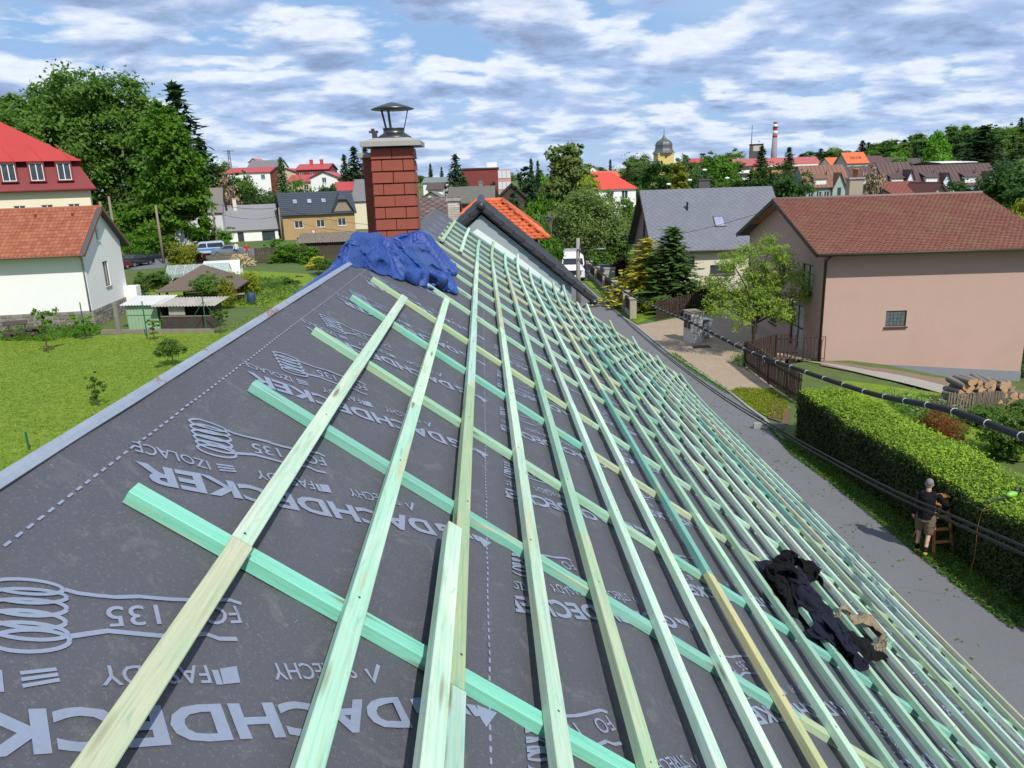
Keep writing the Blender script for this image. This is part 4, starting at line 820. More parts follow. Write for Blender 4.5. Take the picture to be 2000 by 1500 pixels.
for j in range(n):                                    # verge tiles lapping over the gable edge
    for fn in (fr, fl): vt.add([fn(-.04, j*rh, .06), fn(.2, j*rh, .06), fn(.2, (j+1)*rh+.03, .10), fn(-.04, (j+1)*rh+.03, .10), fn(-.04, j*rh, -.05), fn(-.04, (j+1)*rh+.03, -.02)], [(0,1,2,3), (0,3,5,4)])
vt.build('verge_tiles', DKT, NR_)
for i in range(22): MB().tube([(0, -.2+.43*i, az+.03), (0, -.2+.43*(i+1)+.04, az+.055)], [.105, .12], 10).build('ridge_tile', DKT, NR_, True)
MB().tube([(hw+.3, -.3, ez-.28), (hw+.32, 9, ez-.28)], .07, 8).build('gutter', STEEL, NB, True); MB().tube([(hw+.27, -.1, ez-.3), (hw-.2, -.06, ez-.55), (hw-.22, -.06, 0)], .045, 8).build('downpipe', STEEL, NB, True)
# --- orange hipped roof and brown house behind it
def hip_house(name, label, cx, cy, th, L, D, ze, zr, rl, wm, rm, zb=0, oh=.4, cover=None, wins=(), cat='house', rs=1.0, hipm=None, fm=None):
    H = empty(name, (cx, cy, zb), th, label, cat); Z = lambda z: z-zb; a, b, c = L/2, D/2, rl/2
    mb = MB(); F = {'front': (L, lambda s, z, d: (s-a, -b+d, Z(z))), 'right': (D, lambda s, z, d: (a-d, s-b, Z(z))), 'left': (D, lambda s, z, d: (-a+d, b-s, Z(z))), 'back': (L, lambda s, z, d: (a-s, b-d, Z(z)))}
    for f, (S, mp) in F.items(): wall_face(mb, 0, S, zb-1.5, [(0, ze+.05), (S, ze+.05)], [w[1:5] for w in wins if w[0] == f], mp)
    mb.build('wall', wm, H)
    for w in wins: window(H, *w[1:5], F[w[0]][1], fm or WHITE_F)
    a += oh; b += oh; e = [(-a, -b), (a, -b), (a, b), (-a, b)]; rb = MB(); rb.add([(x, y, Z(ze)) for x, y in e]+[(-c, 0, Z(zr)), (c, 0, Z(zr))], [(0,1,5,4),(1,2,5),(2,3,4,5),(3,0,4),(0,3,2,1)]); RF = rb.build('roof', rm, H)
    if cover:
        T = math.hypot(b, zr-ze); cs, sn = b/T, (zr-ze)/T; cb = MB(); rh, w = .34*rs, .27*rs
        def slope(ex, ey, half_bottom, half_top, run, T2):
            cs2, sn2 = run/T2, (zr-ze)/T2
            n = int(math.ceil(T2/rh))
            for j in range(n):
                t0, t1 = j*rh, min((j+1)*rh, T2); hb = half_top+(half_bottom-half_top)*min(t1, T2)/T2; k = int(2*hb/w)
                for i in range(k):
                    s = -hb+2*hb*i/k+.01; s1 = -hb+2*hb*(i+1)/k-.01
                    P = lambda s_, t_, o: tuple(np.array([0, 0, Z(zr)])+np.array(ex)*s_+np.array(ey)*((run0-run)+cs2*t_+sn2*o)+np.array([0, 0, -sn2*t_+cs2*o]))
                    m_ = (s+s1)/2; cb.add([P(s, t0, .01), P(m_, t0, .035), P(s1, t0, .01), P(s1, t1, .045), P(m_, t1, .085), P(s, t1, .045), P(s1, t1, .01), P(m_, t1, .03), P(s, t1, .01)], [(0,1,4,5),(1,2,3,4),(5,4,7,8),(4,3,6,7)])
        run0 = b; slope((1, 0, 0), (0, -1, 0), a, c, b, T)
        run0 = a; T2 = math.hypot(a-c, zr-ze); slope((0, 1, 0), (1, 0, 0), b, 0, a-c, T2); slope((0, 1, 0), (-1, 0, 0), b, 0, a-c, T2)
        tag(cb.build('roof_tiles', hipm or rm, RF, fix=False), kind='stuff')
    if hipm or cover:
        for p, q in (((-a, -b, Z(ze)), (-c, 0, Z(zr))), ((a, -b, Z(ze)), (c, 0, Z(zr))), ((a, b, Z(ze)), (c, 0, Z(zr))), ((-c, 0, Z(zr)), (c, 0, Z(zr)))):
            MB().tube([Vector(p)+Vector((0, 0, .05)), Vector(q)+Vector((0, 0, .05))], .11*rs, 8).build('hip_ridge', hipm or rm, RF, True)
    return H, RF
pe = at_y(1071, 466, 31.0); pr = at_y(985, 398, 34.0)
hip_house('house', 'house with a new orange tiled hip roof just behind the anthracite gable', pe[0]-2.35, 34.6, 0, 3.9, 6.6, pe[2], pr[2]+.1, 1.1, mat('dark_brown_boards', (0.07, 0.04, 0.028), 0.7, .2, 4), R_ORANGE, cover=True, hipm=R_ORANGE, oh=.4)
H_, RF_ = gable_house('house', 'brown slate roofed house with a whitish brick chimney behind the roof end', at_y(822, 430, 30)[0]-.3, 30, 0, 1.35, 5, at_y(860, 440, 30)[2]-.6, at_y(860, 386, 32)[2], mat('dark_brown_boards', (0.07, 0.04, 0.028)), mat('brown_slates', (0.13, 0.085, 0.07), .8, .2, 3), cover='slate', rs=.6, cm=islandmat('brown_old_slates', (0.11, 0.08, 0.07), (0.17, 0.115, 0.10), .8), gutter=False)[::2]
cb = at_y(886, 392, 29.0); 
wc = empty('chimney_stack', (cb[0], 29.0, 0), 0, 'whitish brick chimney stack standing behind the end of the battens', 'chimney'); zc = cb[2]; wb_ = MB()
for r in range(34):
    z_ = zc-.08*(r+1); off = .12 if r % 2 else 0
    for i in range(-1, 3):
        x0, x1 = max(-.21, -.21+.24*i-off+.006), min(.21, -.21+.24*(i+1)-off-.006)
        if x1-x0 > .03: wb_.box(x0, x1, -.215, -.17, z_+.006, z_+.074)
tag(wb_.build('bricks', islandmat('whitish_bricks', (0.42, 0.37, 0.32), (0.62, 0.58, 0.52), .9), wc), kind='stuff'); MB().box(-.2, .2, -.2, .2, 0, zc-.02).build('core', mat('old_mortar', (0.3, 0.28, 0.24)), wc); MB().box(-.27, .27, -.27, .27, zc, zc+.09).build('chimney_cap', CONC, wc)
# --- tan house and low grey house, left middle distance
TAN_W = stucco('weathered_tan_render', (0.40, 0.27, 0.13), (0.30, 0.20, 0.11), .5)
TH, fth, RFT, TT_ = gable_house('house', 'tan two-storey house with dark metal roof and three skylights', -38.31, 134.67, R_(20.76), 12.31, 6.97, 4.24, 7.97, TAN_W, mat('dark_metal_sheet', (0.045, 0.055, 0.07), .45, .1), cover='step', rs=1.3, board=mat('dark_metal_sheet', (0.045, 0.055, 0.07)),
    wins=[('front', 1.9, 2.0, 1.4, 1.2, dict(fm=WHITE_F)), ('front', 5.6, 2.0, 1.4, 1.2, dict(fm=WHITE_F)), ('front', 9.3, 2.1, 1.4, 1.2, dict(fm=WHITE_F)), ('front', 1.9, -.9, 1.4, 1.3), ('front', 5.6, -.9, 1.4, 1.3), ('front', 9.3, -.9, 1.4, 1.3)])
for k in range(3): skylight(TH, RFT, fth, 2.4+2.45*k, 1.7, .8, 1.1, STEEL)
gt = MB(); gt.prism([(8.4, -.06, 4.25), (12.25, -.06, 4.25), (11.0, -.06, 6.5), (9.7, -.06, 6.5)], (0, 4, 0)); gt.build('half_gable', mat('bare_stone_gable', (0.26, 0.21, 0.15), .95, .3, 2), TH)
gd = MB()
for p, q in (((8.1, -.25, 4.1), (9.6, -.25, 6.65)), ((12.55, -.25, 4.1), (11.1, -.25, 6.65)), ((9.6, -.25, 6.6), (11.1, -.25, 6.6))): gd.bar(p, q, .55, .12, (0, -.2, 1))
gd.add([(9.5, -.3, 6.6), (11.2, -.3, 6.6), (10.35, 1.4, 7.9), (10.35, 3.4, 7.97), (8.0, -.3, 4.1), (12.6, -.3, 4.1)], [(0,1,2), (0,2,3,4), (1,5,3,2)]); gd.build('half_gable_roof', MATS['dark_metal_sheet'], TH)
LH, flh, RFL, _t = gable_house('house', 'low white house with a plain grey roof next to the tan house', -49.3, 133.5, R_(20.45), 10.0, 10.21, 1.96, 6.13, W_WHITE, mat('pale_grey_roofing', (0.21, 0.21, 0.22), .8, .08, .5), gutter=False,
    wins=[('front', 3.2, -.3, 1.0, 2.0, dict(fm=BROWN_F, sill=False)), ('front', 7.2, -.2, 2.2, 1.9, dict(fm=BROWN_F, sill=False))])
box_chimney(LH, 3.4, 4.2, .6, .6, 5.2, 7.2, mat('whitewashed_brick', (0.6, 0.57, 0.5)))
p0 = at_y(330, 455, 128); gable_house('house', 'pale grey house half hidden behind the big leafy tree', p0[0], 128, R_(15), 8.5, 8, 5.2, 9.2, stucco('pale_grey_render', (0.55, 0.56, 0.58)), mat('grey_brown_slates', (0.17, 0.155, 0.14), .8, .1, 2), wins=[('front', 5.0, 1.2, 1.2, 1.5), ('front', 2.2, 1.2, 1.2, 1.5), ('right', 3, 1.2, 1.2, 1.6)], gutter=False)
# --- farther houses: from left and right edge, eave and ridge in the photograph at distance Y
def far(name, label, x0, x1, ye, yr, Y, D, wm, rm, th=0.0, gable=False, wins=0, cover=None, cat='house', fm=None, oe=.4, og=.3, zb=None, gm=None, wz=None, chim=0, group=None, win_rows=1):
    a, b = at_y(x0, ye, Y), at_y(x1, ye, Y); ze = (a[2]+b[2])/2
    if not gable:
        L = np.hypot(b[0]-a[0], 0)/max(.5, math.cos(th)); zr = at_y((x0+x1)/2, yr, Y+D/2)[2]; ox, oy, t = a[0], Y, th
        ws = [('front', L*(i+.5)/wins-.55, ze-1.9-2.7*k, 1.1, 1.25) for i in range(wins) for k in range(win_rows)] if wins else []
    else:
        W = b[0]-a[0]-2*oe; zr = at_y((x0+x1)/2, yr, Y)[2]; L, D = D, W; ox, oy, t = b[0]-oe, Y, R_(90)+th
        ws = [('left', W*(i+.5)/wins-.5, ze-1.2-2.7*k, 1.0, 1.2) for i in range(wins) for k in range(win_rows)] if wins else []
    z0 = gz(ox, oy) if zb is None else zb
    H, fn, RF, T = gable_house(name, label, ox, oy, t, L, D, ze, zr, wm, rm, zb=z0, oe=oe, og=og, cover=cover, wins=ws, cat=cat, fm=fm, gutter=False, gablem=gm, rs=1.6, group=group)
    for k in range(chim): box_chimney(H, L*(k+1)/(chim+1), D/2, .8, .8, zr-z0-.8, zr-z0+1.0, MATS['red_painted_metal'])
    return H
DRED = mat('dark_red_boards', (0.19, 0.035, 0.03), .7, .15, 1.5); BEIGE = stucco('beige_render', (0.58, 0.46, 0.33)); BROWNR = mat('brown_metal_roof', (0.095, 0.052, 0.045), .55, .2, .5); GREYR = mat('mid_grey_roof', (0.16, 0.16, 0.165), .8, .1); LB = stucco('pale_blue_render', (0.60, 0.66, 0.78)); GG = stucco('grey_green_render', (0.30, 0.38, 0.35))
far('house', 'white fronted row house with a flat red roof on the hill, leftmost', 440, 527, 337, 327, 215, 12, W_WHITE, R_RED, wins=3, gm=DRED)
far('house', 'beige gabled house with red roof right of the white fronted row house', 527, 592, 341, 328, 222, 14, BEIGE, R_RED, gable=True)
far('house', 'dark red house with two chimneys on its red roof', 578, 640, 331, 320, 216, 12, DRED, R_RED, wins=3, chim=2)
far('house', 'house with red roof and dark balcony below the dark red one', 562, 632, 355, 341, 195, 11, BEIGE, R_RED, wins=3)
far('house', 'tall white gabled house with red roof by the fir trees', 603, 662, 347, 334, 190, 12, W_WHITE, R_RED, gable=True, wins=1, win_rows=2)
far('house', 'brown gabled house with bright orange roof behind the chimney stack', 658, 722, 350, 334, 185, 14, mat('brown_gable_boards', (0.12, 0.08, 0.055), .8), R_ORANGE, gable=True)
far('house', 'small white house with plain red roof beside the grey one', 652, 692, 372, 355, 165, 7, W_WHITE, R_RED)
hgr = far('house', 'cream house with a steep dark grey roof left of the brick chimney', 690, 722, 393, 350, 158, 9, W_CREAM, GREYR)
far('house', 'hilltop house with a grey hip-like roof and orange gable', 484, 545, 327, 313, 290, 12, W_CREAM, GREYR); far('house', 'orange roofed cream gable on the hilltop', 484, 506, 318, 309, 300, 10, W_CREAM, R_ORANGE, gable=True)
far('house', 'brown gabled hall with a grey-green roof right of the chimney', 826, 882, 356, 346, 200, 16, W_WHITE, mat('grey_green_roof', (0.17, 0.20, 0.19), .7), gm=DRED); far('house', 'small white house with brown roof below the grey-green roof', 835, 864, 370, 357, 165, 8, W_WHITE, BROWNR)
far('house', 'low house with dark roof and white gable in the middle distance', 822, 862, 386, 374, 120, 7, W_WHITE, GREYR, gable=True)
far('house', 'old grey-roofed house with red ridge in the centre', 878, 962, 396, 364, 90, 9, mat('red_brown_gable', (0.24, 0.08, 0.065), .8), mat('mossy_grey_tiles', (0.15, 0.145, 0.12), .9, .3, 1.5), cover='shingle')
far('house', 'dark wooden gabled house with white ground floor near the columnar trees', 970, 1030, 385, 358, 110, 10, W_WHITE, mat('dark_brown_roof', (0.06, 0.04, 0.03), .7), gable=True, gm=BROWN_F)
hip_house('house', 'white house with a bright red hipped metal roof behind the big green bush', at_y(1183, 370, 135)[0], 140, R_(4), 10, 9, at_y(1190, 370, 135)[2], at_y(1170, 337, 140)[2], 3, W_WHITE, mat('signal_red_metal', (0.55, 0.06, 0.035), .45, .1, .6), wins=[('front', 7.5, at_y(1200, 382, 135)[2]-.6, 1.1, 1.4), ('front', 5, at_y(1200, 382, 135)[2]-.6, 1.1, 1.4)])
far('house', 'orange roofed house just behind the red hipped roof', 1150, 1208, 345, 334, 150, 9, W_WHITE, R_ORANGE); far('house', 'white peaked gable far behind the orange roof', 1143, 1175, 336, 323, 230, 10, W_WHITE, W_WHITE, gable=True)
# flat roofed brown block
def block_(name, label, x0, x1, yt, Y, D, wm, m2, th=0, wins=(), cat='building', zt=None):
    a, b = at_y(x0, yt, Y), at_y(x1, yt, Y); z0 = gz(a[0], Y); H = empty(name, (a[0], Y, z0), th, label, cat); L = b[0]-a[0]; h = a[2]-z0
    mb = MB(); hs = [w[1:5] for w in wins if w[0] == 'front']; wall_face(mb, 0, L, -2, [(0, h), (L, h)], hs, lambda s, z, d: (s, d, z)); mb.build('wall', wm, H)
    m3 = MB(); hr = [w[1:5] for w in wins if w[0] == 'right']; wall_face(m3, 0, D, -2, [(0, h), (D, h)], hr, lambda s, z, d: (L-d, s, z)); wall_face(m3, 0, D, -2, [(0, h), (D, h)], [], lambda s, z, d: (d, D-s, z)); m3.build('side_wall', m2, H)
    for w in wins: window(H, *w[1:5], (lambda s, z, d: (s, d, z)) if w[0] == 'front' else (lambda s, z, d: (L-d, s, z)), WHITE_F, cols=2, sill=False)
    MB().box(-.25, L+.25, -.25, D+.25, h+.003, h+.35).build('roof', BROWN_F, H); return H, L, h
HB, LB_, hB = block_('building', 'dark brown flat-roofed block with rows of white windows', 900, 972, 332, 190, 12, DRED, mat('pinkish_panel', (0.50, 0.27, 0.24), .8), wins=[('front', 4.2, 7.0, .9, 1.2)])
for k in range(3):
    for i in range(3): MB().box(LB_+.05+1.0*i, LB_+.95+1.0*i, -.02, .1, hB-2.2-2.6*k, hB-.5-2.6*k).build('window', mat('white_panel_windows', (0.62, 0.64, 0.66), .3, .1), HB)
MB().box(LB_, LB_+3.1, .08, 8, -2, hB-.2).build('window_wing', MATS['pinkish_panel'], HB); MB().box(6.2, 8.6, 3, 5, hB+.36, hB+1.6).build('roof_house', W_WHITE, HB)
# panel block with red roof, right of the church
H1 = far('building', 'long apartment block with a red roof and balconies on its end', 1438, 1602, 322, 308, 300, 11, mat('salmon_panels', (0.52, 0.22, 0.12), .8), mat('faded_red_roof', (0.40, 0.10, 0.09), .5), wins=9, win_rows=3, cat='building', gm=GREYR)
bl = MB(); lb_ = MB()
he_ = at_y(1520, 322, 300)[2]-H1.location.z
for k in range(3): MB().box(.5, 4.8, -1.2, 0, he_-2.7*k-2.6, he_-2.7*k-1.5).build('balcony', W_WHITE, H1); MB().box(.5, 4.8, -1.1, -.02, he_-2.7*k-1.495, he_-2.7*k-.3).build('loggia_glass', GLASS, H1)
MB().box(9, 32, -1.0, -.05, he_-.75, he_-.15).build('white_parapet', W_WHITE, H1)
far('building', 'apartment block with red roof between the trees beside the church', 1345, 1378, 318, 309, 330, 10, GREYR, R_RED, wins=3, cat='building')
tw0 = at_y(1466, 283, 420); TWR = empty('tower', (tw0[0], 420, gz(tw0[0], 420)), R_(-12), 'square dark tower with antenna mast and pale panel', 'tower'); hh = tw0[2]-gz(tw0[0], 420)
MB().box(0, 6.4, 0, 6, -2, hh).build('wall', mat('dark_grey_cladding', (0.09, 0.085, 0.08), .8), TWR); MB().box(1.4, 6.0, -.08, 0, hh-3.2, hh-.5).build('pale_panel', mat('pale_panel', (0.5, 0.45, 0.4), .8), TWR); MB().box(-.3, 6.7, -.3, 6.3, hh+.003, hh+.4).build('roof', BROWN_F, TWR); MB().tube([(.5, 1, hh), (.5, 1, hh+10)], [.22, .12], 6).build('antenna_mast', STEEL, TWR); MB().ball((4.5, 1, hh+2), .6).tube([(4.5, 1, hh+.3), (4.5, 1, hh+2)], .12, 6).build('dish', W_WHITE, TWR)
st0 = at_y(1515, 238, 480); SK = empty('factory_chimney', (st0[0], 480, gz(st0[0], 480)), 0, 'tall factory chimney banded red and white at the top', 'chimney'); hs_ = st0[2]-gz(st0[0], 480); segs = [(1.0, .955, 'r'), (.955, .895, 'w'), (.895, .83, 'r'), (.83, .765, 'w'), (.765, .70, 'r'), (.70, -.05, 'g')]
for t1, t0, k in segs: MB().lathe([(1.15+1.0*(1-t0), hs_*t0), (1.15+1.0*(1-t1), hs_*t1)], 20).build('band', {'r': mat('band_red', (0.42, 0.06, 0.06), .7), 'w': W_WHITE, 'g': mat('chimney_concrete', (0.26, 0.23, 0.24), .9)}[k], SK, True)
MB().lathe([(1.25, hs_*.893), (1.75, hs_*.893), (1.75, hs_*.903), (1.25, hs_*.903)], 16).build('gallery', STEEL, SK)
# church tower
ct = at_y(1299, 320, 300); CT = empty('church_tower', (ct[0], 303, gz(ct[0], 300)), R_(6), 'yellow church tower with a dark onion dome above the trees', 'church'); g0 = gz(ct[0], 300); zc_ = at_y(1299, 299, 300)[2]-g0; ztop = at_y(1298, 258, 300)[2]-g0; s_ = 3.05
mb = MB(); wall_face(mb, -s_, s_, -2, [(-s_, zc_), (s_, zc_)], [(-.45, zc_-6.2, .9, 1.9)], lambda s, z, d: (s, -s_+d, z))
for mp in (lambda s, z, d: (s_-d, s, z), lambda s, z, d: (-s_+d, -s, z)): wall_face(mb, -s_, s_, -2, [(-s_, zc_), (s_, zc_)], [], mp)
mb.build('wall', stucco('church_yellow', (0.62, 0.46, 0.17)), CT); MB().box(-.43, .43, -s_+.1, -s_+.2, zc_-6.2, zc_-4.3).build('window', GLASS, CT); MB().lathe([(.5, 0), (.5, .08)], 16).build('clock_face', GLASS, CT).matrix_basis = Matrix.Translation((0, -s_-.02, zc_-1.3)) @ Matrix.Rotation(R_(90), 4, 'X')
hd = ztop-zc_; pr = [(1.52, 0), (1.40, .04), (1.18, .14), (1.10, .22), (1.08, .36), (1.12, .38), (1.08, .46), (.98, .54), (.78, .61), (.52, .66), (.30, .72), (.16, .80), (.06, .90), (.02, .98)]
MB().lathe([(r*s_*.96, zc_+.002+hd*t) for r, t in pr], 8).build('onion_dome', mat('dark_copper', (0.085, 0.095, 0.095), .5, .15, .8), CT); MB().tube([(0, 0, ztop-.3), (0, 0, ztop+1.2)], .1, 6).build('finial', STEEL, CT); MB().box(-s_-.2, s_+.2, -s_-.2, s_+.2, zc_-.3, zc_).build('cornice', stucco('church_cornice', (0.66, 0.52, 0.25)), CT)
# orange roof with the tiled-in date
H2 = far('house', 'grey half-timbered house with bright orange roof reading 2018', 1655, 1696, 319, 297, 235, 9, stucco('grey_timbered', (0.40, 0.41, 0.40)), R_ORANGE, wins=2)
V, F = font_mesh('2018', .012); V = V-np.array([V[:, 0].max()/2, .35]); dt = MB(); pc = at_y(1678, 309, 235)
aH, bH = at_y(1655, 319, 235), at_y(1696, 319, 235); Lh = bH[0]-aH[0]; zrH = at_y(1675, 297, 239.5)[2]; zeH = (aH[2]+bH[2])/2; TH_ = math.hypot(4.9, zrH-zeH)
dt.add([(Lh/2+x*1.75, 4.5-(4.9)*(.5-y*1.75/TH_)-.04, zrH-gz(aH[0], 235)-(zrH-zeH)*(.5-y*1.75/TH_)+.06) for x, y in V], F); dt.build('date_numerals', mat('brown_date_tiles', (0.22, 0.06, 0.03), .8), H2)
far('house', 'smaller orange roofed house left of the 2018 roof', 1622, 1652, 322, 307, 250, 9, W_CREAM, R_ORANGE); 
for i, (a, b) in enumerate(((1690, 1735), (1738, 1782), (1785, 1832))): far('house', ['left', 'middle', 'right'][i]+' one of three dark red gabled roofs behind the long brown roofs', a, b, 322, 304+2*i, 240, 12, DRED, BROWNR, og=.5)
# long terrace with brown roofs, dormers and gabled bays
for i, (a, b, ye, yr, wm, rm, lab) in enumerate(((1572, 1663, 366, 322, GG, mat('rusty_brown_roof', (0.20, 0.095, 0.062), .6, .2, .4), 'grey-green terrace house with rusty brown roof'), (1663, 1728, 366, 324, LB, BROWNR, 'pale blue terrace house with dark brown roof behind the dead tree'), (1728, 1793, 365, 316, LB, BROWNR, 'pale blue terrace house with taller brown roof left of centre'), (1793, 1866, 363, 322, LB, BROWNR, 'pale blue terrace house with a pointed bay left of the end house'), (1866, 1955, 362, 319, LB, BROWNR, 'pale blue end terrace house with a pointed bay and wide dormer'))):
    Y = 165; p, q = at_y(a, ye, Y), at_y(b, ye, Y); L = q[0]-p[0]; z0 = min(gz(p[0], Y), -.5); ze = (p[2]+q[2])/2; zr = at_y((a+b)/2, yr, Y+5)[2]; D = 10
    H, fn, RF, T = gable_house('house', lab, p[0], Y, 0, L, D, ze, zr, wm, rm, zb=z0, cover='seam', rs=1.4, gutter=True, oe=.4, og=.02, wins=[('front', .8, ze-2.0, 1.1, 1.2), ('front', 2.5, ze-2.0, 1.1, 1.2), ('front', 4.1, ze-2.0, 1.1, 1.2), ('front', .8, ze-4.8, 1.1, 1.2)])
    sl2 = (zr-ze)/(D/2+.4); x0 = L*.22; wd = 2.4; zd = ze-z0+.75; dm = MB(); yd = .35
    dm.box(x0, x0+wd, yd, yd+2.6, zd-.4, zd+1.05); dmo = dm.build('dormer', W_WHITE, H); MB().prism([(x0-.25, yd-.3, zd+1.0), (x0-.25, yd+3.4, zd+2.2), (x0-.25, yd+3.4, zd+2.3), (x0-.25, yd-.3, zd+1.12)], (wd+.5, 0, 0)).build('dormer_roof', rm, dmo)
    for k in range(4): window(dmo, x0+.12+.56*k, zd+.1, .5, .8, lambda s, z, d: (s, yd-.10+d, z), WHITE_F, cols=1, sill=False, fw=.05)
    bx0 = L*.72; bw = 1.35; zt = zr-z0-1.6; by = MB(); by.prism([(bx0-bw, -.5, -1.5), (bx0+bw, -.5, -1.5), (bx0+bw, -.5, ze-z0-.2), (bx0, -.5, zt-.25), (bx0-bw, -.5, ze-z0-.2)], (0, 4.5, 0)); bo = by.build('bay', wm, H)
    for sg in (-1, 1): MB().prism([(bx0, -.9, zt), (bx0+sg*(bw+.35), -.9, ze-z0-.75), (bx0+sg*(bw+.35), -.9, ze-z0-.87), (bx0, -.9, zt-.12)], (0, 5.0, 0)).build('bay_roof', rm, bo)
    window(bo, bx0-.35, ze-z0-1.6, .7, 1.5, lambda s, z, d: (s, -.62+d, z), BROWN_F, cols=1, sill=False)
    MB().tube([fn(L*.55, 3.2, 0), Vector(fn(L*.55, 3.2, 0))+Vector((0, 0, .9))], .1, 6).build('flue', STEEL, RF)
hip_r = far('house', 'pale pink gabled house with brick-red tiles in front of the terrace', 1742, 1828, 378, 353, 75, 8, W_PINK, mat('brick_red_tiles', (0.24, 0.075, 0.05), .8, .15, 2), cover='shingle', og=.15)
far('house', 'small pink gable with brown tiles joined to the pink house', 1815, 1853, 379, 355, 72, 5, W_PINK, mat('dark_brick_tiles', (0.15, 0.05, 0.035), .8), gable=True)
far('building', 'low hall with a thin white flat roof behind the terrace', 1838, 1906, 317, 314, 215, 14, BROWN_F, W_WHITE, cat='building')
# ================================================================== TREES, SHRUBS, HEDGE
def leaf_mesh(name, P, Nrm, size, aspect, m, rng, jitter=0.35):
    n = len(P); a = rng.normal(size=(n, 3)); Nn = Nrm/np.maximum(1e-6, np.linalg.norm(Nrm, axis=1, keepdims=True))
    t = np.cross(Nn, a); t /= np.maximum(1e-6, np.linalg.norm(t, axis=1, keepdims=True)); b = np.cross(Nn, t)
    s = size*(1+jitter*rng.uniform(-1, 1, (n, 1))); q = s*aspect
    bend = Nn*s*0.25*rng.uniform(-1, 1, (n, 1))
    V = np.stack([P-t*s, P+b*q+bend, P+t*s, P-b*q+bend], 1).reshape(-1, 3).astype(np.float32)
    me = bpy.data.meshes.new(name); me.vertices.add(4*n); me.vertices.foreach_set('co', V.ravel()); me.loops.add(4*n); me.loops.foreach_set('vertex_index', np.arange(4*n, dtype=np.int32))
    me.polygons.add(n); me.polygons.foreach_set('loop_start', np.arange(0, 4*n, 4, dtype=np.int32)); me.polygons.foreach_set('loop_total', np.full(n, 4, np.int32)); me.update(); me.validate(); me.materials.append(m); return me
def cloud(blobs, n, rng, ncl=0, spread=0.16, shell=0.55, up=0.5):
    """leaf positions and normals in clumps over a set of ellipsoids (c, r)"""
    C = np.array([b[0] for b in blobs], float); Rr = np.array([b[1] for b in blobs], float); w = Rr.prod(1)**(2/3); w /= w.sum()
    ncl = ncl or max(20, n//60); bi = rng.choice(len(blobs), ncl, p=w); d = rng.normal(size=(ncl, 3)); d /= np.linalg.norm(d, axis=1, keepdims=True)
    r = shell+(1-shell)*rng.uniform(0, 1, (ncl, 1))**0.6; cc = C[bi]+d*r*Rr[bi]; cs = spread*Rr[bi].min(1, keepdims=True)*rng.uniform(.6, 1.5, (ncl, 1))
    k = rng.integers(0, ncl, n); g = rng.normal(size=(n, 3))*np.array([1, 1, .62]); P = cc[k]+g*cs[k]
    Nn = d[k]*0.7+rng.normal(size=(n, 3))*0.55+np.array([0, 0, up]); return P, Nn
BARK = mat('grey_brown_bark', (0.085, 0.065, 0.048), .95, .3, 6, .5, 30, stretch=(1, 1, .25))
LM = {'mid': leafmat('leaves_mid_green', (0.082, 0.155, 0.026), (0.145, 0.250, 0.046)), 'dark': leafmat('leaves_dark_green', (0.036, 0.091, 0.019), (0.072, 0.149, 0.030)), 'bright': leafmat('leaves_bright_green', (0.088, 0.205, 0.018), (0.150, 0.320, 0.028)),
      'pale': leafmat('leaves_pale_green', (0.135, 0.195, 0.055), (0.215, 0.290, 0.085)), 'yellow': leafmat('leaves_yellow_green', (0.200, 0.236, 0.022), (0.338, 0.351, 0.037)), 'gold': leafmat('golden_needles', (0.38, 0.36, 0.03), (0.58, 0.52, 0.05), .25), 'fir': leafmat('fir_needles', (0.021, 0.054, 0.021), (0.045, 0.095, 0.033), .12), 'spruce': leafmat('spruce_needles', (0.045, 0.107, 0.036), (0.083, 0.170, 0.051), .15), 'lightfir': leafmat('fresh_fir_needles', (0.055, 0.125, 0.030), (0.11, 0.21, 0.045), .2), 'purple': leafmat('purple_leaves', (0.045, 0.010, 0.016), (0.085, 0.022, 0.026)), 'hedge': leafmat('thuja_sprays', (0.20, 0.33, 0.026), (0.36, 0.48, 0.040), .3, c3=(0.070, 0.125, 0.014)), 'hedge_in': leafmat('thuja_old_shaded_sprays', (0.022, 0.050, 0.011), (0.050, 0.090, 0.018), .15), 'red': leafmat('red_blossom', (0.32, 0.015, 0.025), (0.45, 0.04, 0.06)), 'white': leafmat('white_blossom', (0.5, 0.5, 0.42), (0.65, 0.65, 0.58)), 'pink': leafmat('pink_blossom', (0.45, 0.14, 0.35), (0.6, 0.25, 0.5)), 'lime': leafmat('leaves_lime_green', (0.22, 0.31, 0.05), (0.34, 0.44, 0.085), .42, c3=(0.20, 0.29, 0.045)), 'lawnblade': leafmat('lawn_blades', (0.16, 0.245, 0.03), (0.26, 0.34, 0.05), .3), 'dry': leafmat('dry_twigs', (0.22, 0.15, 0.09), (0.34, 0.25, 0.17), .1)}
def limbs(mb, base, h, crown_c, crown_r, rng, n=9, r0=.2, lean=(0, 0)):
    top = np.array(crown_c); mid = base+(top-base)*.45+np.array([rng.normal()*.02*h, rng.normal()*.02*h, 0]); mb.tube([base-[0, 0, .3], base+(mid-base)*.5, mid, top], [r0*1.25, r0, r0*.8, r0*.25], 8)
    for i in range(n):
        t = rng.uniform(.35, .95); p = base+(top-base)*t; a = rng.uniform(0, 2*math.pi); e = p+np.array([math.cos(a)*crown_r[0]*.75, math.sin(a)*crown_r[1]*.75, crown_r[2]*rng.uniform(.1, .7)]); m_ = p+(e-p)*.5+np.array([0, 0, .08*h]); q = r0*(1-t*.65)*.5
        mb.tube([p, m_, e], [q, q*.6, q*.15], 6)
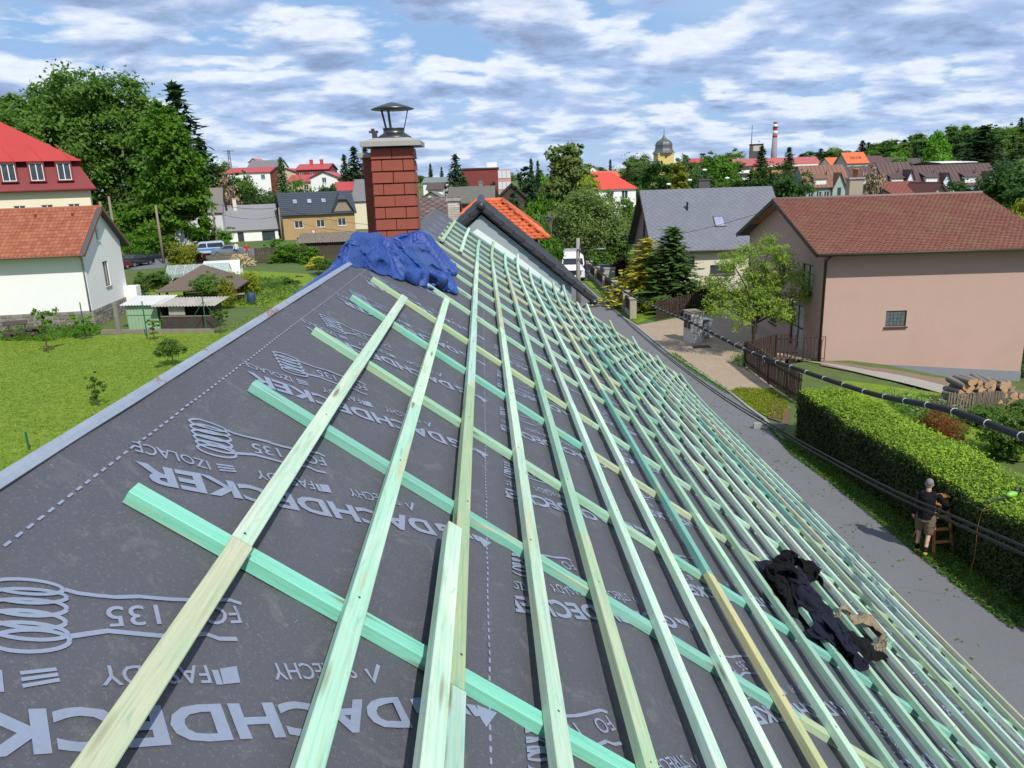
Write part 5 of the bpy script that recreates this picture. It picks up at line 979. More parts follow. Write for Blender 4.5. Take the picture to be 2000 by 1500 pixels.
def proto_tree(kind, seed, n=6500, size=.26):
    rng = np.random.default_rng(seed); H = 10.0; bl = []
    if kind == 'round': bl = [((0, 0, 6.0), (3.0, 3.0, 3.2))]+[((rng.normal()*1.5, rng.normal()*1.5, 5.8+rng.normal()*1.7), (1.5, 1.5, 1.4)) for _ in range(11)]
    if kind == 'tall': bl = [((0, 0, 5.8), (2.0, 2.0, 3.9))]+[((rng.normal()*1.0, rng.normal()*1.0, 3+rng.uniform(0, 6)), (1.1, 1.1, 1.2)) for _ in range(12)]
    if kind == 'bush': bl = [((0, 0, 4.4), (4.2, 4.2, 4.8))]+[((rng.normal()*2.4, rng.normal()*2.4, 4.4+rng.normal()*2.2), (2.0, 2.0, 1.8)) for _ in range(12)]
    if kind == 'column': bl = [((0, 0, 5), (1.1, 1.1, 5.0)), ((0, 0, 3), (1.25, 1.25, 3.0))]
    P, Nn = cloud(bl, n, rng, ncl=n//45, spread=.20); P[:, 2] = np.maximum(P[:, 2], .05 if kind in ('bush', 'column') else 1.2)
    mb = MB(); limbs(mb, np.array([0, 0, 0.]), H, (rng.normal()*.3, rng.normal()*.3, 7.5), (2.4, 2.4, 2.5), rng, 9, .19); return (P, Nn, size, .55), mb
def proto_conifer(seed, n=5200, wide=2.2, size=.30, droop=.35):
    rng = np.random.default_rng(seed); H = 10.0; P = []; N_ = []; z = .5
    while z < H-.15:
        f = (1-z/H)**.85; L = wide*f*rng.uniform(.82, 1.1)+.08; k = max(4, int(11*f+3))
        for i in range(k):
            a = 2*math.pi*(i+rng.uniform(-.3, .3))/k+z*2.1; l = L*rng.uniform(.72, 1.12); m_ = max(3, int(13*l/wide*n/5200)+2)
            for j in range(m_):
                t = (j+rng.uniform(0, 1))/m_; w = .20*(1-t*.6); P.append((math.cos(a)*l*t+rng.normal()*w, math.sin(a)*l*t+rng.normal()*w, z-droop*l*t*t+.12*l*t+rng.normal()*.06)); N_.append((math.cos(a)*.25+rng.normal()*.4, math.sin(a)*.25+rng.normal()*.4, .8))
        z += .34*(.55+.5*f)
    for j in range(40): P.append((rng.normal()*.05, rng.normal()*.05, H-rng.uniform(0, .7))); N_.append((rng.normal(), rng.normal(), .3))
    mb = MB().tube([(0, 0, -.3), (0, 0, 5), (0, 0, 9.6)], [.2, .13, .03], 7); return (np.array(P), np.array(N_), size, .34), mb
PROTO = {}; PDAT = {'round': [proto_tree('round', s) for s in (1, 2, 3)], 'tall': [proto_tree('tall', s) for s in (4, 5)], 'bush': [proto_tree('bush', s, 6000, .34) for s in (6, 7, 8)], 'column': [proto_tree('column', 9, 4500, .22)], 'sapling': [proto_tree('tall', s, 900, .30) for s in (21, 22, 23)], 'fir': [proto_conifer(11), proto_conifer(12, wide=1.8), proto_conifer(13, wide=2.7)]}
NAMES = {'sapling': 'young_tree', 'round': 'broadleaf_tree', 'tall': 'tall_tree', 'bush': 'shrub', 'column': 'columnar_tree', 'fir': 'fir_tree'}
def get_proto(kind, i, lm):
    i %= len(PDAT[kind]); k = (kind, i, lm)
    if k not in PROTO:
        (P, Nn, size, asp), mb = PDAT[kind][i]; rng = np.random.default_rng(99); tk = (kind, i, 'trunk')
        if tk not in PROTO: me = mb.mesh('trunk'); me.materials.append(BARK); PROTO[tk] = me
        PROTO[k] = (leaf_mesh('crown', P, Nn, size, asp, LM[lm], rng), PROTO[tk])
    return PROTO[k]
trng = random.Random(77)
def put_tree(x, y, z, h, w, kind, lm, label, group=None, i=None, cat=None, name=None, rz=None):
    cme, tme = get_proto(kind, trng.randrange(9) if i is None else i, lm); o = empty(name or NAMES[kind], (x, y, z), trng.uniform(0, 6.28) if rz is None else rz, label, cat or ('shrub' if kind == 'bush' else 'tree'), group)
    bw = {'sapling': 5.6, 'round': 7.6, 'tall': 5.6, 'bush': 10.5, 'column': 2.6, 'fir': 2.5}[kind]; o.scale = (w/bw, w/bw, h/10.0 if kind not in ('bush',) else h/9.6); link('crown', cme, None, o); link('trunk', tme, None, o); return o
def ptree(x, yt, wpx, Y, kind, lm, label, group=None, i=None, yb=None, name=None):
    p = at_y(x, yt, Y); zg = gz(p[0], Y) if yb is None else at_y(x, yb, Y)[2]; d = (p-CAMP)@FW; return put_tree(p[0], Y, zg, max(.4, p[2]-zg), wpx*d/FPX, kind, lm, label, group, i, name=name)
# --- the huge wind-swept tree on the left and the lighter one in front of it
def big_tree(label, Y, blobs_px, n, size, lm, seed, trunk_px, dep=.8, wind=0.0):
    rng = np.random.default_rng(seed); bl = []
    for x, y, rx, ry in blobs_px:
        p = at_y(x, y, Y); k = ((p-CAMP)@FW)/FPX; bl.append(((p[0], Y+rng.normal()*rx*k*.35, p[2]), (rx*k, rx*k*dep, ry*k)))
    b = at_y(*trunk_px, Y); bx, bz = b[0], gz(b[0], Y); H = empty('broadleaf_tree', (bx, Y, bz), 0, label, 'tree'); P, Nn = cloud(bl, n, rng, ncl=n//55, spread=.17, shell=.5)
    if wind: P[:, 0] += wind*np.maximum(0, (P[:, 2]-bz)/20)**2*rng.uniform(.2, 1, len(P))
    o = link('crown', leaf_mesh('crown', P-np.array([bx, Y, bz]), Nn, size, .5, LM[lm], rng), None, H)
    tb = MB(); base = np.array([0, 0, 0.]); zc = np.mean([q[0][2] for q in bl])-bz; tb.tube([base-[0, 0, .5], (0, 0, zc*.35), (0.3, 0, zc*.7), (0, 0, zc*1.2)], [1.0, .8, .6, .2], 10)
    for c, r in bl:
        e = np.array(c)-[bx, Y, bz]; s0 = np.array([0, 0, min(zc*.75, max(zc*.25, e[2]*.55))]); m_ = s0+(e-s0)*.5+[0, 0, .6]; tb.tube([s0, m_, e], [.38, .22, .05], 7)
        for _ in range(4): q = e+rng.normal(size=3)*np.array(r)*.35; tb.tube([m_, m_+(q-m_)*.6+[0, 0, .3], q], [.12, .07, .02], 5)
    tb.build('trunk', BARK, H, True, fix=False); return H
big_tree('huge wind-swept leafy tree with spreading crown behind the red roofs', 122, [(110,205,70,52),(190,185,62,45),(40,215,36,30),(60,265,55,50),(250,190,55,45),(225,250,85,60),(140,280,95,70),(290,250,62,55),(180,345,75,65),(240,320,85,70),(250,415,60,45),(90,330,60,50),(310,330,60,60)], 60000, .34, 'mid', 3, (300, 475), wind=-1.2)
big_tree('bright green maple in front of the huge leafy tree', 108, [(322,235,30,34),(330,280,50,46),(350,330,52,46),(360,385,48,42),(320,370,60,50),(378,430,34,30),(300,430,56,34),(250,440,40,30)], 22000, .34, 'bright', 5, (330, 475))
ptree(338, 162, 120, 150, 'fir', 'fir', 'tall dark spruce rising behind the leafy tree on the left', i=2); ptree(388, 270, 70, 150, 'fir', 'fir', 'lower dark spruce showing right of the leafy tree', i=1)
# --- left hill and middle distance
for a in ((430,308,56,250,'round','pale','pale tree on the hilltop left of the mast'),(505,352,110,148,'bush','dark','broad dark pine mass below the red row houses'),(425,333,85,150,'round','dark','dark round tree below the leftmost row house'),(442,345,60,143,'bush','dry','olive brown bushy tree among the dark ones'),(470,338,60,152,'round','mid','mid green tree at the foot of the white row house'),(492,352,70,160,'bush','mid','mid green bush hiding the foot of the white row house'),(530,356,60,158,'bush','dark','dark bush below the beige gabled house'),(547,308,34,172,'fir','spruce','lone spruce between the red row houses'),(590,352,85,150,'bush','mid','mid green bushy tree left of the tan house roof'),(625,362,60,145,'bush','dark','dark bush behind the tan house ridge'),(690,287,50,172,'fir','fir','tall fir left of the brick chimney'),(671,302,32,175,'fir','fir','shorter fir beside the tall one left of the chimney'),(712,284,40,170,'fir','fir','fir touching the brick chimney crown'),(840,320,16,260,'fir','fir','thin spruce far right of the chimney, left one'),(862,326,13,265,'fir','fir','thin spruce far right of the chimney, right one'),
          (888,302,46,172,'fir','fir','large dark spruce in front of the brown block'),(906,345,36,150,'fir','spruce','light green spruce below the brown block'),(964,336,18,112,'column','fir','dark columnar tree at the corner of the brown block'),(1001,342,22,98,'column','fir','dark columnar tree before the wooden gable'),(1024,306,34,150,'column','fir','tallest dark columnar tree of the centre row'),(1037,311,24,152,'fir','fir','second dark spire tree of the centre row'),(1050,314,20,156,'fir','fir','third dark spire tree of the centre row'),(1046,335,80,170,'round','bright','bright green tree behind the dark spires'),(1075,350,70,150,'round','mid','green tree left of the tall pale willow'),
          (940,393,30,60,'fir','spruce','small pine top showing above the anthracite ridge'),(1040,392,80,62,'bush','bright','bright green garden bush behind the orange roof'),(1148,335,64,84,'tall','yellow','yellow-green tree behind the big round bush'),(1222,385,60,100,'bush','mid','mid green bush beside the grey slate house'),(1192,312,16,200,'fir','fir','small lone spruce above the red hipped roof'),(1210,322,50,240,'round','pale','greyish tree left of the church trees'),(1232,325,40,230,'round','purple','purple-leaved tree left of the church'),(1250,294,66,270,'round','pale','pale round tree left of the church tower'),(1262,318,110,172,'bush','dark','big dark tree below the church tower'),(1235,345,60,165,'bush','dark','dark bush left of the big dark church tree'),(1318,314,66,178,'tall','yellow','yellow-green tree right below the church tower'),(1345,308,60,210,'round','mid','green tree right of the church tower'),(1390,300,80,230,'round','mid','green tree left of the apartment block'),(1415,308,76,200,'round','bright','bright tree before the apartment block'),(1360,335,110,185,'bush','dark','dark shrub belt below the church'),(1440,335,70,175,'bush','mid','green bush at the foot of the apartment block'),(1430,293,60,330,'round','mid','tree top behind the apartment block'),
          (1489,285,36,255,'fir','fir','dark spruce before the apartment block, left'),(1542,288,36,235,'fir','fir','dark spruce before the apartment block, right'),(1465,340,50,170,'fir','fir','dark fir by the apartment block end'),(1510,322,100,168,'bush','dark','dark broad tree left of the grey-green terrace house'),(1552,318,90,160,'bush','dark','dark broad tree touching the grey-green terrace house'),(1712,328,60,78,'round','dry','nearly bare brown tree in front of the terrace'),(1985,300,150,88,'round','dark','dark leafy tree at the right edge behind the pink roof'),(1968,340,90,95,'bush','mid','green bush right of the terrace end'),(1990,390,80,60,'bush','yellow','yellowish shrub at the right edge behind the pink roof')):
    ptree(*a)
big_tree('tall pale willow rising behind the round bush', 88, [(1100,310,30,28),(1115,345,36,36),(1095,370,34,34),(1120,300,20,20)], 9000, .24, 'pale', 8, (1105, 470))
big_tree('big round grey-green bush beside the road', 78, [(1140,440,66,62),(1110,455,52,52),(1180,450,50,56),(1150,400,50,36),(1190,485,42,40),(1095,490,34,34),(1150,490,60,40)], 32000, .14, 'pale', 9, (1140, 530))
big_tree('darker green lower bush in front of the grey-green bush', 76, [(1165,505,36,26),(1195,510,34,24),(1210,480,26,30)], 8000, .12, 'mid', 10, (1180, 535))
# --- wooded hill on the right
tl = [(1560,300),(1590,295),(1650,287),(1700,282),(1760,272),(1800,262),(1850,252),(1900,243),(1950,247),(2000,238),(2060,240)]
for k in range(110):
    x = 1565+ (2050-1565)*((k*0.618) % 1.0); yt = np.interp(x, [a for a, _ in tl], [b for _, b in tl]); row = k % 4; Y = (430, 385, 340, 300)[row]; yt = yt+(0, 9, 20, 32)[row]+trng.uniform(-6, 7)
    if x > 1940 and yt > 275: continue
    con = trng.random() < (.55 if x < 1720 else .22); p = at_y(x, yt, Y)
    wh = ('at the skyline', 'just below the skyline', 'halfway down', 'at the foot')[row]+' of the hillside wood, '+('above the small orange roof' if x < 1650 else 'above the 2018 roof' if x < 1710 else 'above three dark roofs' if x < 1790 else 'around the bright round tree' if x < 1880 else 'around the large dark conifer' if x < 1960 else 'above the meadow')
    lm_ = trng.choice(['fir', 'fir', 'spruce']) if con else trng.choice(['mid', 'mid', 'dark', 'pale', 'bright'])
    if con: ptree(x, yt-4, trng.uniform(22, 36), Y, 'fir', lm_, ('dark' if lm_ == 'fir' else 'lighter')+' conifer '+wh, 'conifers of the hillside wood')
    else: ptree(x, yt, trng.uniform(30, 48), Y, trng.choice(['round', 'tall', 'tall']), lm_, {'mid': 'mid green', 'dark': 'dark green', 'pale': 'pale', 'bright': 'bright green'}[lm_]+' tree '+wh, 'leafy trees of the hillside wood')
ptree(1835, 262, 62, 225, 'round', 'bright', 'bright round tree in front of the hillside wood'); ptree(1925, 247, 95, 222, 'fir', 'fir', 'large very dark conifer on the right-hand hill', i=2); ptree(1755, 298, 60, 235, 'bush', 'bright', 'bright low tree behind the three dark red roofs'); ptree(1880, 300, 60, 230, 'bush', 'dark', 'dark low tree left of the large conifer')
for k in range(26):
    x = 380+1200*((k*0.618) % 1); ptree(x, 338-.03*(x-1000)-trng.uniform(0, 14), trng.uniform(30, 60), 520+trng.uniform(-60, 60), 'round' if k % 3 else 'fir', trng.choice(['mid', 'dark', 'pale']) if k % 3 else 'fir', ('distant broadleaf tree' if k % 3 else 'distant conifer')+' on the skyline '+('left of the brick chimney' if x < 720 else 'between the chimney and the willow' if x < 1080 else 'left of the church' if x < 1280 else 'between church and factory chimney' if x < 1510 else 'right of the factory chimney'), 'distant skyline trees')
# --- near right gardens
p = at_z(1310, 603); put_tree(p[0], p[1], 0, 5.4, 4.0, 'fir', 'lightfir', 'green conifer with drooping tips beside the driveway', i=0); p = at_z(1262, 596); put_tree(p[0], p[1], 0, 4.6, 3.4, 'fir', 'gold', 'golden yellow conifer next to the green one', i=2); p = at_z(1235, 590); put_tree(p[0], p[1], 0, 2.2, 2.0, 'bush', 'gold', 'low golden shrub left of the golden conifer'); p = at_z(1285, 612); put_tree(p[0], p[1], 0, 1.2, 2.4, 'bush', 'yellow', 'yellow-green ground shrub under the conifers'); p = at_z(1220, 552); put_tree(p[0], p[1], 0, 2.3, 2.2, 'bush', 'purple', 'dark purple maple shrub by the garden wall'); p = at_z(1192, 545); put_tree(p[0], p[1], 0, 1.1, 1.6, 'bush', 'yellow', 'small yellow-green shrub near the van'); p = at_z(1345, 590); put_tree(p[0], p[1], 0, 1.5, 1.8, 'bush', 'yellow', 'yellow-green shrub right of the green conifer'); p = at_z(1385, 600); put_tree(p[0], p[1], 0, 1.6, 2.0, 'bush', 'mid', 'green shrub by the slate house wall')
def airy():
    rng = np.random.default_rng(31); b = at_z(1472, 694); H = empty('broadleaf_tree', (b[0], b[1], 0), 0, 'light green airy tree in front of the pink gable', 'tree'); tb = MB(); bl = []
    tips = [(-1.9, .2, 3.6), (-1.3, -.3, 4.6), (-.4, .3, 5.0), (.5, 0, 5.3), (1.2, .2, 4.8), (1.8, -.2, 4.0), (2.2, .1, 3.0), (-2.0, -.2, 2.6), (-1.0, .4, 3.2), (.9, -.5, 2.4), (1.6, .4, 2.0), (0, .5, 3.9), (-.9, -.6, 2.0), (1.0, .6, 3.6), (.2, -.5, 3.0)]
    tb.tube([(0, 0, -.2), (.02, 0, .8), (-.05, 0, 1.6), (0, 0, 2.4)], [.17, .14, .12, .08], 8)
    for t in tips: s0 = np.array([0, 0, 1.1+.25*t[2]]); e = np.array(t); m_ = s0+(e-s0)*.5+[0, 0, .12]; tb.tube([s0, m_, e], [.06, .04, .012], 6); bl.append((e, (.72, .72, .58))); bl.append((m_+[0, 0, .25], (.45, .45, .4)))
    P, Nn = cloud(bl, 21000, rng, ncl=620, spread=.24, shell=.15); link('crown', leaf_mesh('crown', P, Nn, .062, .42, LM['lime'], rng), None, H); tb.build('trunk', BARK, H, True, fix=False)
airy()
# --- clipped thuja hedge along the road
def hedge():
    rng = np.random.default_rng(41); A = at_z(1536, 858)[:2]+np.array([.35, 0]); B = np.array([10.9, 5.0]); top0 = 1.55
    d = (B-A); L = np.linalg.norm(d); d /= L; nrm = np.array([-d[1], d[0]]); nrm = nrm if nrm[0] > 0 else -nrm; W = 1.75
    H = empty('hedge', (A[0], A[1], 0), 0, 'long clipped thuja hedge along the right side of the road', 'hedge'); A3 = lambda s, w, z: np.stack([d[0]*s+nrm[0]*w, d[1]*s+nrm[1]*w, z], -1)
    hz = lambda s: 1.62+.05*np.sin(s*1.3)+.04*np.sin(s*3.1+1)
    n = 46000; s = rng.uniform(0, L, n); w = rng.uniform(-.05, W+.05, n); z = hz(s)+rng.normal(size=n)*.075-.25*np.maximum(0, .12-w)-.25*np.maximum(0, w-W+.12); N1 = np.stack([rng.normal(size=n)*.5, rng.normal(size=n)*.5, np.full(n, .9)], -1); o = link('clipped_top', leaf_mesh('clipped_top', A3(s, w, z), N1, .038, .45, LM['hedge'], rng), None, H)
    n = 40000; s = rng.uniform(0, L, n); z = rng.uniform(0, 1, n)*hz(s); w = rng.normal(size=n)*.06-.03+.06*np.sin(s*2.2+z*3); N2 = np.stack([np.full(n, -nrm[0])+rng.normal(size=n)*.5, np.full(n, -nrm[1])+rng.normal(size=n)*.5, .35+rng.normal(size=n)*.4], -1); link('side_foliage', leaf_mesh('side_foliage', A3(s, w, z), N2, .045, .45, LM['hedge_in'], rng), None, H)  # older side growth, darkened further: the side's shade is in the colour
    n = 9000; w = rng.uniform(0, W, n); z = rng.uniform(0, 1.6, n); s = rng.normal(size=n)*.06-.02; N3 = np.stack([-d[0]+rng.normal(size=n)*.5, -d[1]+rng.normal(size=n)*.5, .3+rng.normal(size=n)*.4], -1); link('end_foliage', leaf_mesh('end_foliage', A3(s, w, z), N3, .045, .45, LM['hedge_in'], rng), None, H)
    mb = MB(); q = [A3(np.array(a), np.array(b), np.array(c)) for a, b, c in ((.05, .05, 0), (L, .05, 0), (L, W-.05, 0), (.05, W-.05, 0), (.05, .05, 1.52), (L, .05, 1.52), (L, W-.05, 1.52), (.05, W-.05, 1.52))]; mb.add([tuple(p) for p in q], [(0,1,5,4),(1,2,6,5),(2,3,7,6),(3,0,4,7),(4,5,6,7)]); mb.build('shaded_core', mat('shaded_twigs', (0.018, 0.024, 0.010), .95), H)  # solid core box; shade between the sprays is painted into its dark colour
    return A, B, d, nrm, W
HG = hedge()
def patch(name, label, cat, poly_px, n, lm, size, h, seed, kind=None, asp=.3, zf=at_g, parent=None):
    """low plants scattered over a patch of ground"""
    rng = np.random.default_rng(seed); Q = np.array([zf(*p)[:2] for p in poly_px]); lo, hi = Q.min(0), Q.max(0); P = []
    def inside(p):
        c = False; j = len(Q)-1
        for i in range(len(Q)):
            if (Q[i][1] > p[1]) != (Q[j][1] > p[1]) and p[0] < (Q[j][0]-Q[i][0])*(p[1]-Q[i][1])/(Q[j][1]-Q[i][1])+Q[i][0]: c = not c
            j = i
        return c
    while len(P) < n:
        p = lo+(hi-lo)*rng.uniform(size=2)
        if inside(p): P.append((p[0], p[1], gz(*p)+h*abs(rng.normal())*.6+.02))
    P = np.array(P); Nn = rng.normal(size=(n, 3))*.6+np.array([0, 0, .5]); o = link(name, leaf_mesh(name, P, Nn, size, asp, LM[lm], rng)); 
    if parent is not None: o.parent = parent; return o
    tag(o, label, cat, kind=kind); return o
patch('ground_cover', 'yellow-green ground cover between driveway and road', 'plants', [(1425,768),(1440,760),(1500,762),(1540,790),(1530,826),(1492,812),(1462,795)], 5000, 'yellow', .05, .07, 1, 'stuff'); patch('grass_clippings', 'hedge clippings and grass along the foot of the hedge', 'grass', [(1490,825),(1535,850),(1700,955),(1860,1075),(2040,1215),(1975,1232),(1835,1122),(1760,1060),(1690,1002),(1620,945),(1545,890)], 15000, 'mid', .05, .05, 2, 'stuff')
patch('road_litter', 'scattered leaf clippings lying on the road', 'leaves', [(1250,645),(1500,830),(1700,985),(1960,1215),(1900,1330),(1700,1130),(1500,950)], 170, 'bright', .05, .008, 13, 'stuff', .5); patch('lawn_grass', 'short tufts of grass standing over the lawn', 'grass', [(0,670),(200,664),(420,655),(520,600),(700,520),(560,600),(0,960)], 26000, 'lawnblade', .055, .03, 14, 'stuff', .25)
patch('kerb_grass', 'grass tufts along the edge of the driveway', 'grass', [(1300,690),(1320,692),(1360,722),(1425,765),(1422,772),(1350,727)], 1500, 'bright', .05, .06, 3, 'stuff'); patch('verge_grass', 'grass on the verge by the garden fence', 'grass', [(1150,548),(1175,575),(1235,630),(1295,612),(1250,590),(1190,548)], 4500, 'bright', .05, .04, 4, 'stuff')
FB_ = patch('flower_bed', 'white flowering perennials behind the hedge', 'flowers', [(1720,775),(1790,785),(1860,800),(1900,850),(1830,850),(1760,815)], 2600, 'mid', .07, .3, 5); patch('blossoms', 'small white blossoms over the flower bed', 'flowers', [(1720,775),(1790,785),(1860,800),(1890,840),(1830,840),(1760,810)], 500, 'white', .045, .5, 6, parent=FB_); RF1 = patch('flowering_shrub', 'dark red flowering shrub behind the hedge', 'flowers', [(1795,830),(1830,822),(1885,860),(1880,872),(1840,865)], 1600, 'red', .05, .5, 7); patch('leaves', 'green leaves of the red flowering shrub', 'plants', [(1795,830),(1830,822),(1885,860),(1880,872),(1840,865)], 1200, 'mid', .06, .45, 8, parent=RF1); RF2 = patch('rhododendron', 'pink rhododendron blossoms at the picket fence', 'flowers', [(1436,700),(1462,692),(1510,690),(1510,700),(1455,712)], 420, 'pink', .06, .5, 9); patch('leaves', 'green leaves under the pink blossoms', 'plants', [(1425,708),(1462,694),(1512,692),(1510,702),(1450,722)], 1300, 'bright', .06, .35, 10, parent=RF2)
p = at_g(1960, 890); put_tree(p[0], p[1], p[2], 1.5, 1.8, 'bush', 'mid', 'garden shrub behind the hedge at the right edge'); p = at_g(1990, 830); put_tree(p[0], p[1], p[2], .9, 1.6, 'bush', 'mid', 'green shrub below the firewood at the right edge'); p = at_g(1925, 835); put_tree(p[0], p[1], p[2], 1.0, 1.4, 'bush', 'mid', 'low shrub at the end of the small picket fence'); p = at_g(1985, 735); put_tree(p[0], p[1], p[2], 1.6, 1.6, 'bush', 'mid', 'climbing shrub at the right corner of the pink house')
# --- left gardens
for a in ((75,588,46,43.3,'sapling','bright','thin young fruit tree left on the lawn beside the bench',690),(157,603,50,47.4,'sapling','bright','young fruit tree before the stone base of the cottage',662),(295,617,32,46.2,'sapling','bright','small staked tree in front of the green shed',665),(330,655,46,38.8,'round','mid','round young tree in the middle of the lawn',715),(181,724,40,31.4,'sapling','mid','small dark sapling low on the lawn',797),(425,598,36,47.5,'sapling','bright','slim young tree beside the dark shed',648)):
    ptree(*a[:7], yb=a[7])
for a in ((352,463,64,90,'bush','yellow','yellow-green conifer bush beside the lane',522),(388,492,30,91,'bush','purple','dark purple shrub before the blue van',518),(555,470,70,95,'round','bright','fruit tree behind the firewood pile, left',532),(600,478,60,93,'round','bright','fruit tree behind the firewood pile, right',530),(616,500,36,85,'bush','gold','round bright yellow bush',529),(305,525,60,64,'round','mid','small tree in front of the greenhouse',585),(275,535,40,66,'round','mid','small tree at the greenhouse corner',588),(400,532,60,60,'round','mid','leafy branch tree in front of the gazebo roof',590),(470,520,60,66,'bush','yellow','yellowish shrub right of the gazebo',575),(520,548,70,70,'bush','mid','grey-green shrub in the back garden',582),(560,540,50,72,'bush','mid','low shrub by the small vegetable bed',572),(500,540,60,76,'bush','bright','bright low shrub behind the gazebo',560),(440,540,40,58,'bush','yellow','yellow-leaved shrub beside the gazebo',595),(300,445,60,105,'bush','bright','bright bush under the big tree by the lane',495),(255,455,50,100,'bush','bright','bush behind the parked cars',500),(690,470,40,120,'bush','mid','shrub right of the tan house',490),(640,505,60,80,'bush','mid','shrub under the shed roof edge',528),(395,430,60,112,'bush','mid','shrubs in front of the pale grey house',478),(430,445,50,118,'bush','bright','bush at the corner of the low white house',482)):
    ptree(*a[:7], yb=a[7])
patch('hedge_plants', 'low green plants along the stone base of the cottage', 'plants', [(0,655),(60,640),(190,640),(205,652),(100,668),(0,668)], 2600, 'bright', .12, .35, 11); patch('garden_plants', 'mixed vegetable plants in the back garden', 'plants', [(450,545),(560,545),(600,570),(520,600),(440,600)], 2500, 'mid', .14, .3, 12, 'stuff')
# ================================================================== PEOPLE
SKIN = mat('skin', (0.48, 0.27, 0.20), .55, .08, 8, .05, 60)
def person(loc, rz, label, top, bottom, hair, shoe, s=1.0, pose='walk', long_sleeve=True, shorts=True, vox=.009, arm_r=None, arm_l=None):
    P = empty('person', loc, rz, label, 'person'); P.scale = (s, s, s)
    if pose == 'walk': legs = [((-.09, 0, .92), (-.10, .12, .52), (-.11, -.02, .10), (-.11, .10, .035)), ((.09, 0, .92), (.10, -.02, .50), (.09, -.26, .16), (.09, -.16, .06))]
    else: legs = [((-.09, 0, .92), (-.11, .03, .50), (-.11, 0, .09), (-.12, .13, .035)), ((.09, 0, .92), (.11, .03, .50), (.11, 0, .09), (.12, .13, .035))]
    ar = arm_r or [(.20, 0, 1.43), (.27, .0, 1.16), (.30, .14, .93)]; al = arm_l or [(-.20, 0, 1.43), (-.26, -.06, 1.15), (-.25, .02, .90)]
    b = MB(); b.tube([(0, 0, .88), (0, 0, 1.02), (0, .0, 1.20), (0, -.01, 1.36), (0, -.01, 1.44)], [.135, .130, .135, .145, .09], 14); b.tube([(-.14, -.01, 1.42), (.14, -.01, 1.42)], .065, 10); b.tube([(0, -.01, 1.42), (0, .01, 1.56)], [.062, .055], 10)
    b.ball((0, .03, 1.665), (.078, .098, .118), 14, 10); b.tube([(0, .12, 1.66), (0, .145, 1.635)], [.014, .018], 6); b.ball((-.08, .02, 1.655), (.014, .022, .03), 6, 5); b.ball((.08, .02, 1.655), (.014, .022, .03), 6, 5); b.ball((0, .10, 1.60), (.035, .03, .03), 8, 6)
    for h, k, a, t in legs: b.tube([h, k, a], [.092, .058, .040], 10); b.tube([a, t], [.042, .036], 8)
    for sgn, A in ((1, ar), (-1, al)):
        sh, el, wr = [Vector(p) for p in A]; b.tube([sh, el, wr], [.052, .042, .030], 10); d = (wr-el).normalized(); pal = wr+d*.085; b.tube([wr, wr+d*.04, pal], [.028, .038, .036], 8); sd = d.cross(Vector((0, 1, 0))).normalized(); fw_ = sd.cross(d)
        for k, ln in enumerate((.065, .078, .072, .055)): q = pal+fw_*(.026-.0175*k); m_ = q+d*ln*.5; b.tube([q-d*.02, m_, m_+d*ln*.42-sd*sgn*.03], [.0105, .010, .008], 6)
        q = wr+d*.025+fw_*.032; b.tube([q-fw_*.01, q+fw_*.03+d*.02, q+fw_*.035+d*.055], [.012, .0105, .009], 6)
    link('body', remesh(b, vox, None, 2), SKIN, P, True)
    def fold(c, n): return n*.010*rdg(mnoise.noise(Vector((c.x*9, c.y*9, c.z*14))))
    c = MB(); c.tube([(0, 0, .86), (0, 0, 1.02), (0, 0, 1.20), (0, -.01, 1.36), (0, -.01, 1.475)], [.168, .158, .160, .168, .085], 16); c.tube([(-.15, -.01, 1.425), (.15, -.01, 1.425)], .082, 10)
    for A in (ar, al): c.tube(A if long_sleeve else [A[0], A[1]], [.072, .062, .046] if long_sleeve else [.072, .066], 10)
    link('sweater' if long_sleeve else 'shirt', remesh(c, .014, fold, 2), top, P, True)
    c = MB(); c.tube([(0, 0, .80), (0, 0, .99)], [.165, .155], 14)
    for h, k, a, t in legs:
        e = Vector(k)*.92+Vector(a)*.08 if shorts else Vector(a); c.tube([h, Vector(h)*.5+Vector(k)*.5, k, e], [.112, .112, .098, .095] if shorts else [.112, .1, .078, .062], 12)
    link('shorts' if shorts else 'trousers', remesh(c, .014, fold, 2), bottom, P, True)
    c = MB(); c.ball((0, .012, 1.70), (.086, .100, .098), 14, 9); bm_ = remesh(c, .012, lambda q, n: n*.004*mnoise.noise(q*60) if q.z > 1.64+.8*q.y else -n*.035, 1); link('hair', bm_, hair, P, True)
    for h, k, a, t in legs:
        a, t = Vector(a), Vector(t); d = (t-a); d.z = 0; d = d.normalized(); f = Vector((a.x, a.y, max(.045, a.z-.055)))
        c = MB(); c.tube([f-d*.055, f+d*.03, f+d*.12+Vector((0, 0, -.008 if a.z < .12 else -.05)), f+d*.185+Vector((0, 0, -.012 if a.z < .12 else -.08))], [.040, .052, .045, .028], 10); link('shoe', remesh(c, .010, None, 1), shoe, P, True)
        c = MB().tube([a-Vector((0, 0, .03)), a*.78+Vector(k)*.22], [.048, .056], 10); link('sock', c.mesh('sock'), MATS['black_jersey'], P, True)
    return P
SHOE = mat('yellow_black_shoe', (0.42, 0.36, 0.03), .6, .9, 14, .1); KHAKI = mat('khaki_cotton', (0.135, 0.098, 0.060), .9, .15, 9, .2, 80); GREYH = mat('grey_hair', (0.16, 0.16, 0.165), .8, .4, 60, .4, 120); DARKH = mat('brown_hair', (0.04, 0.025, 0.018), .8, .3, 60)
pm = at_z(1800, 1079)
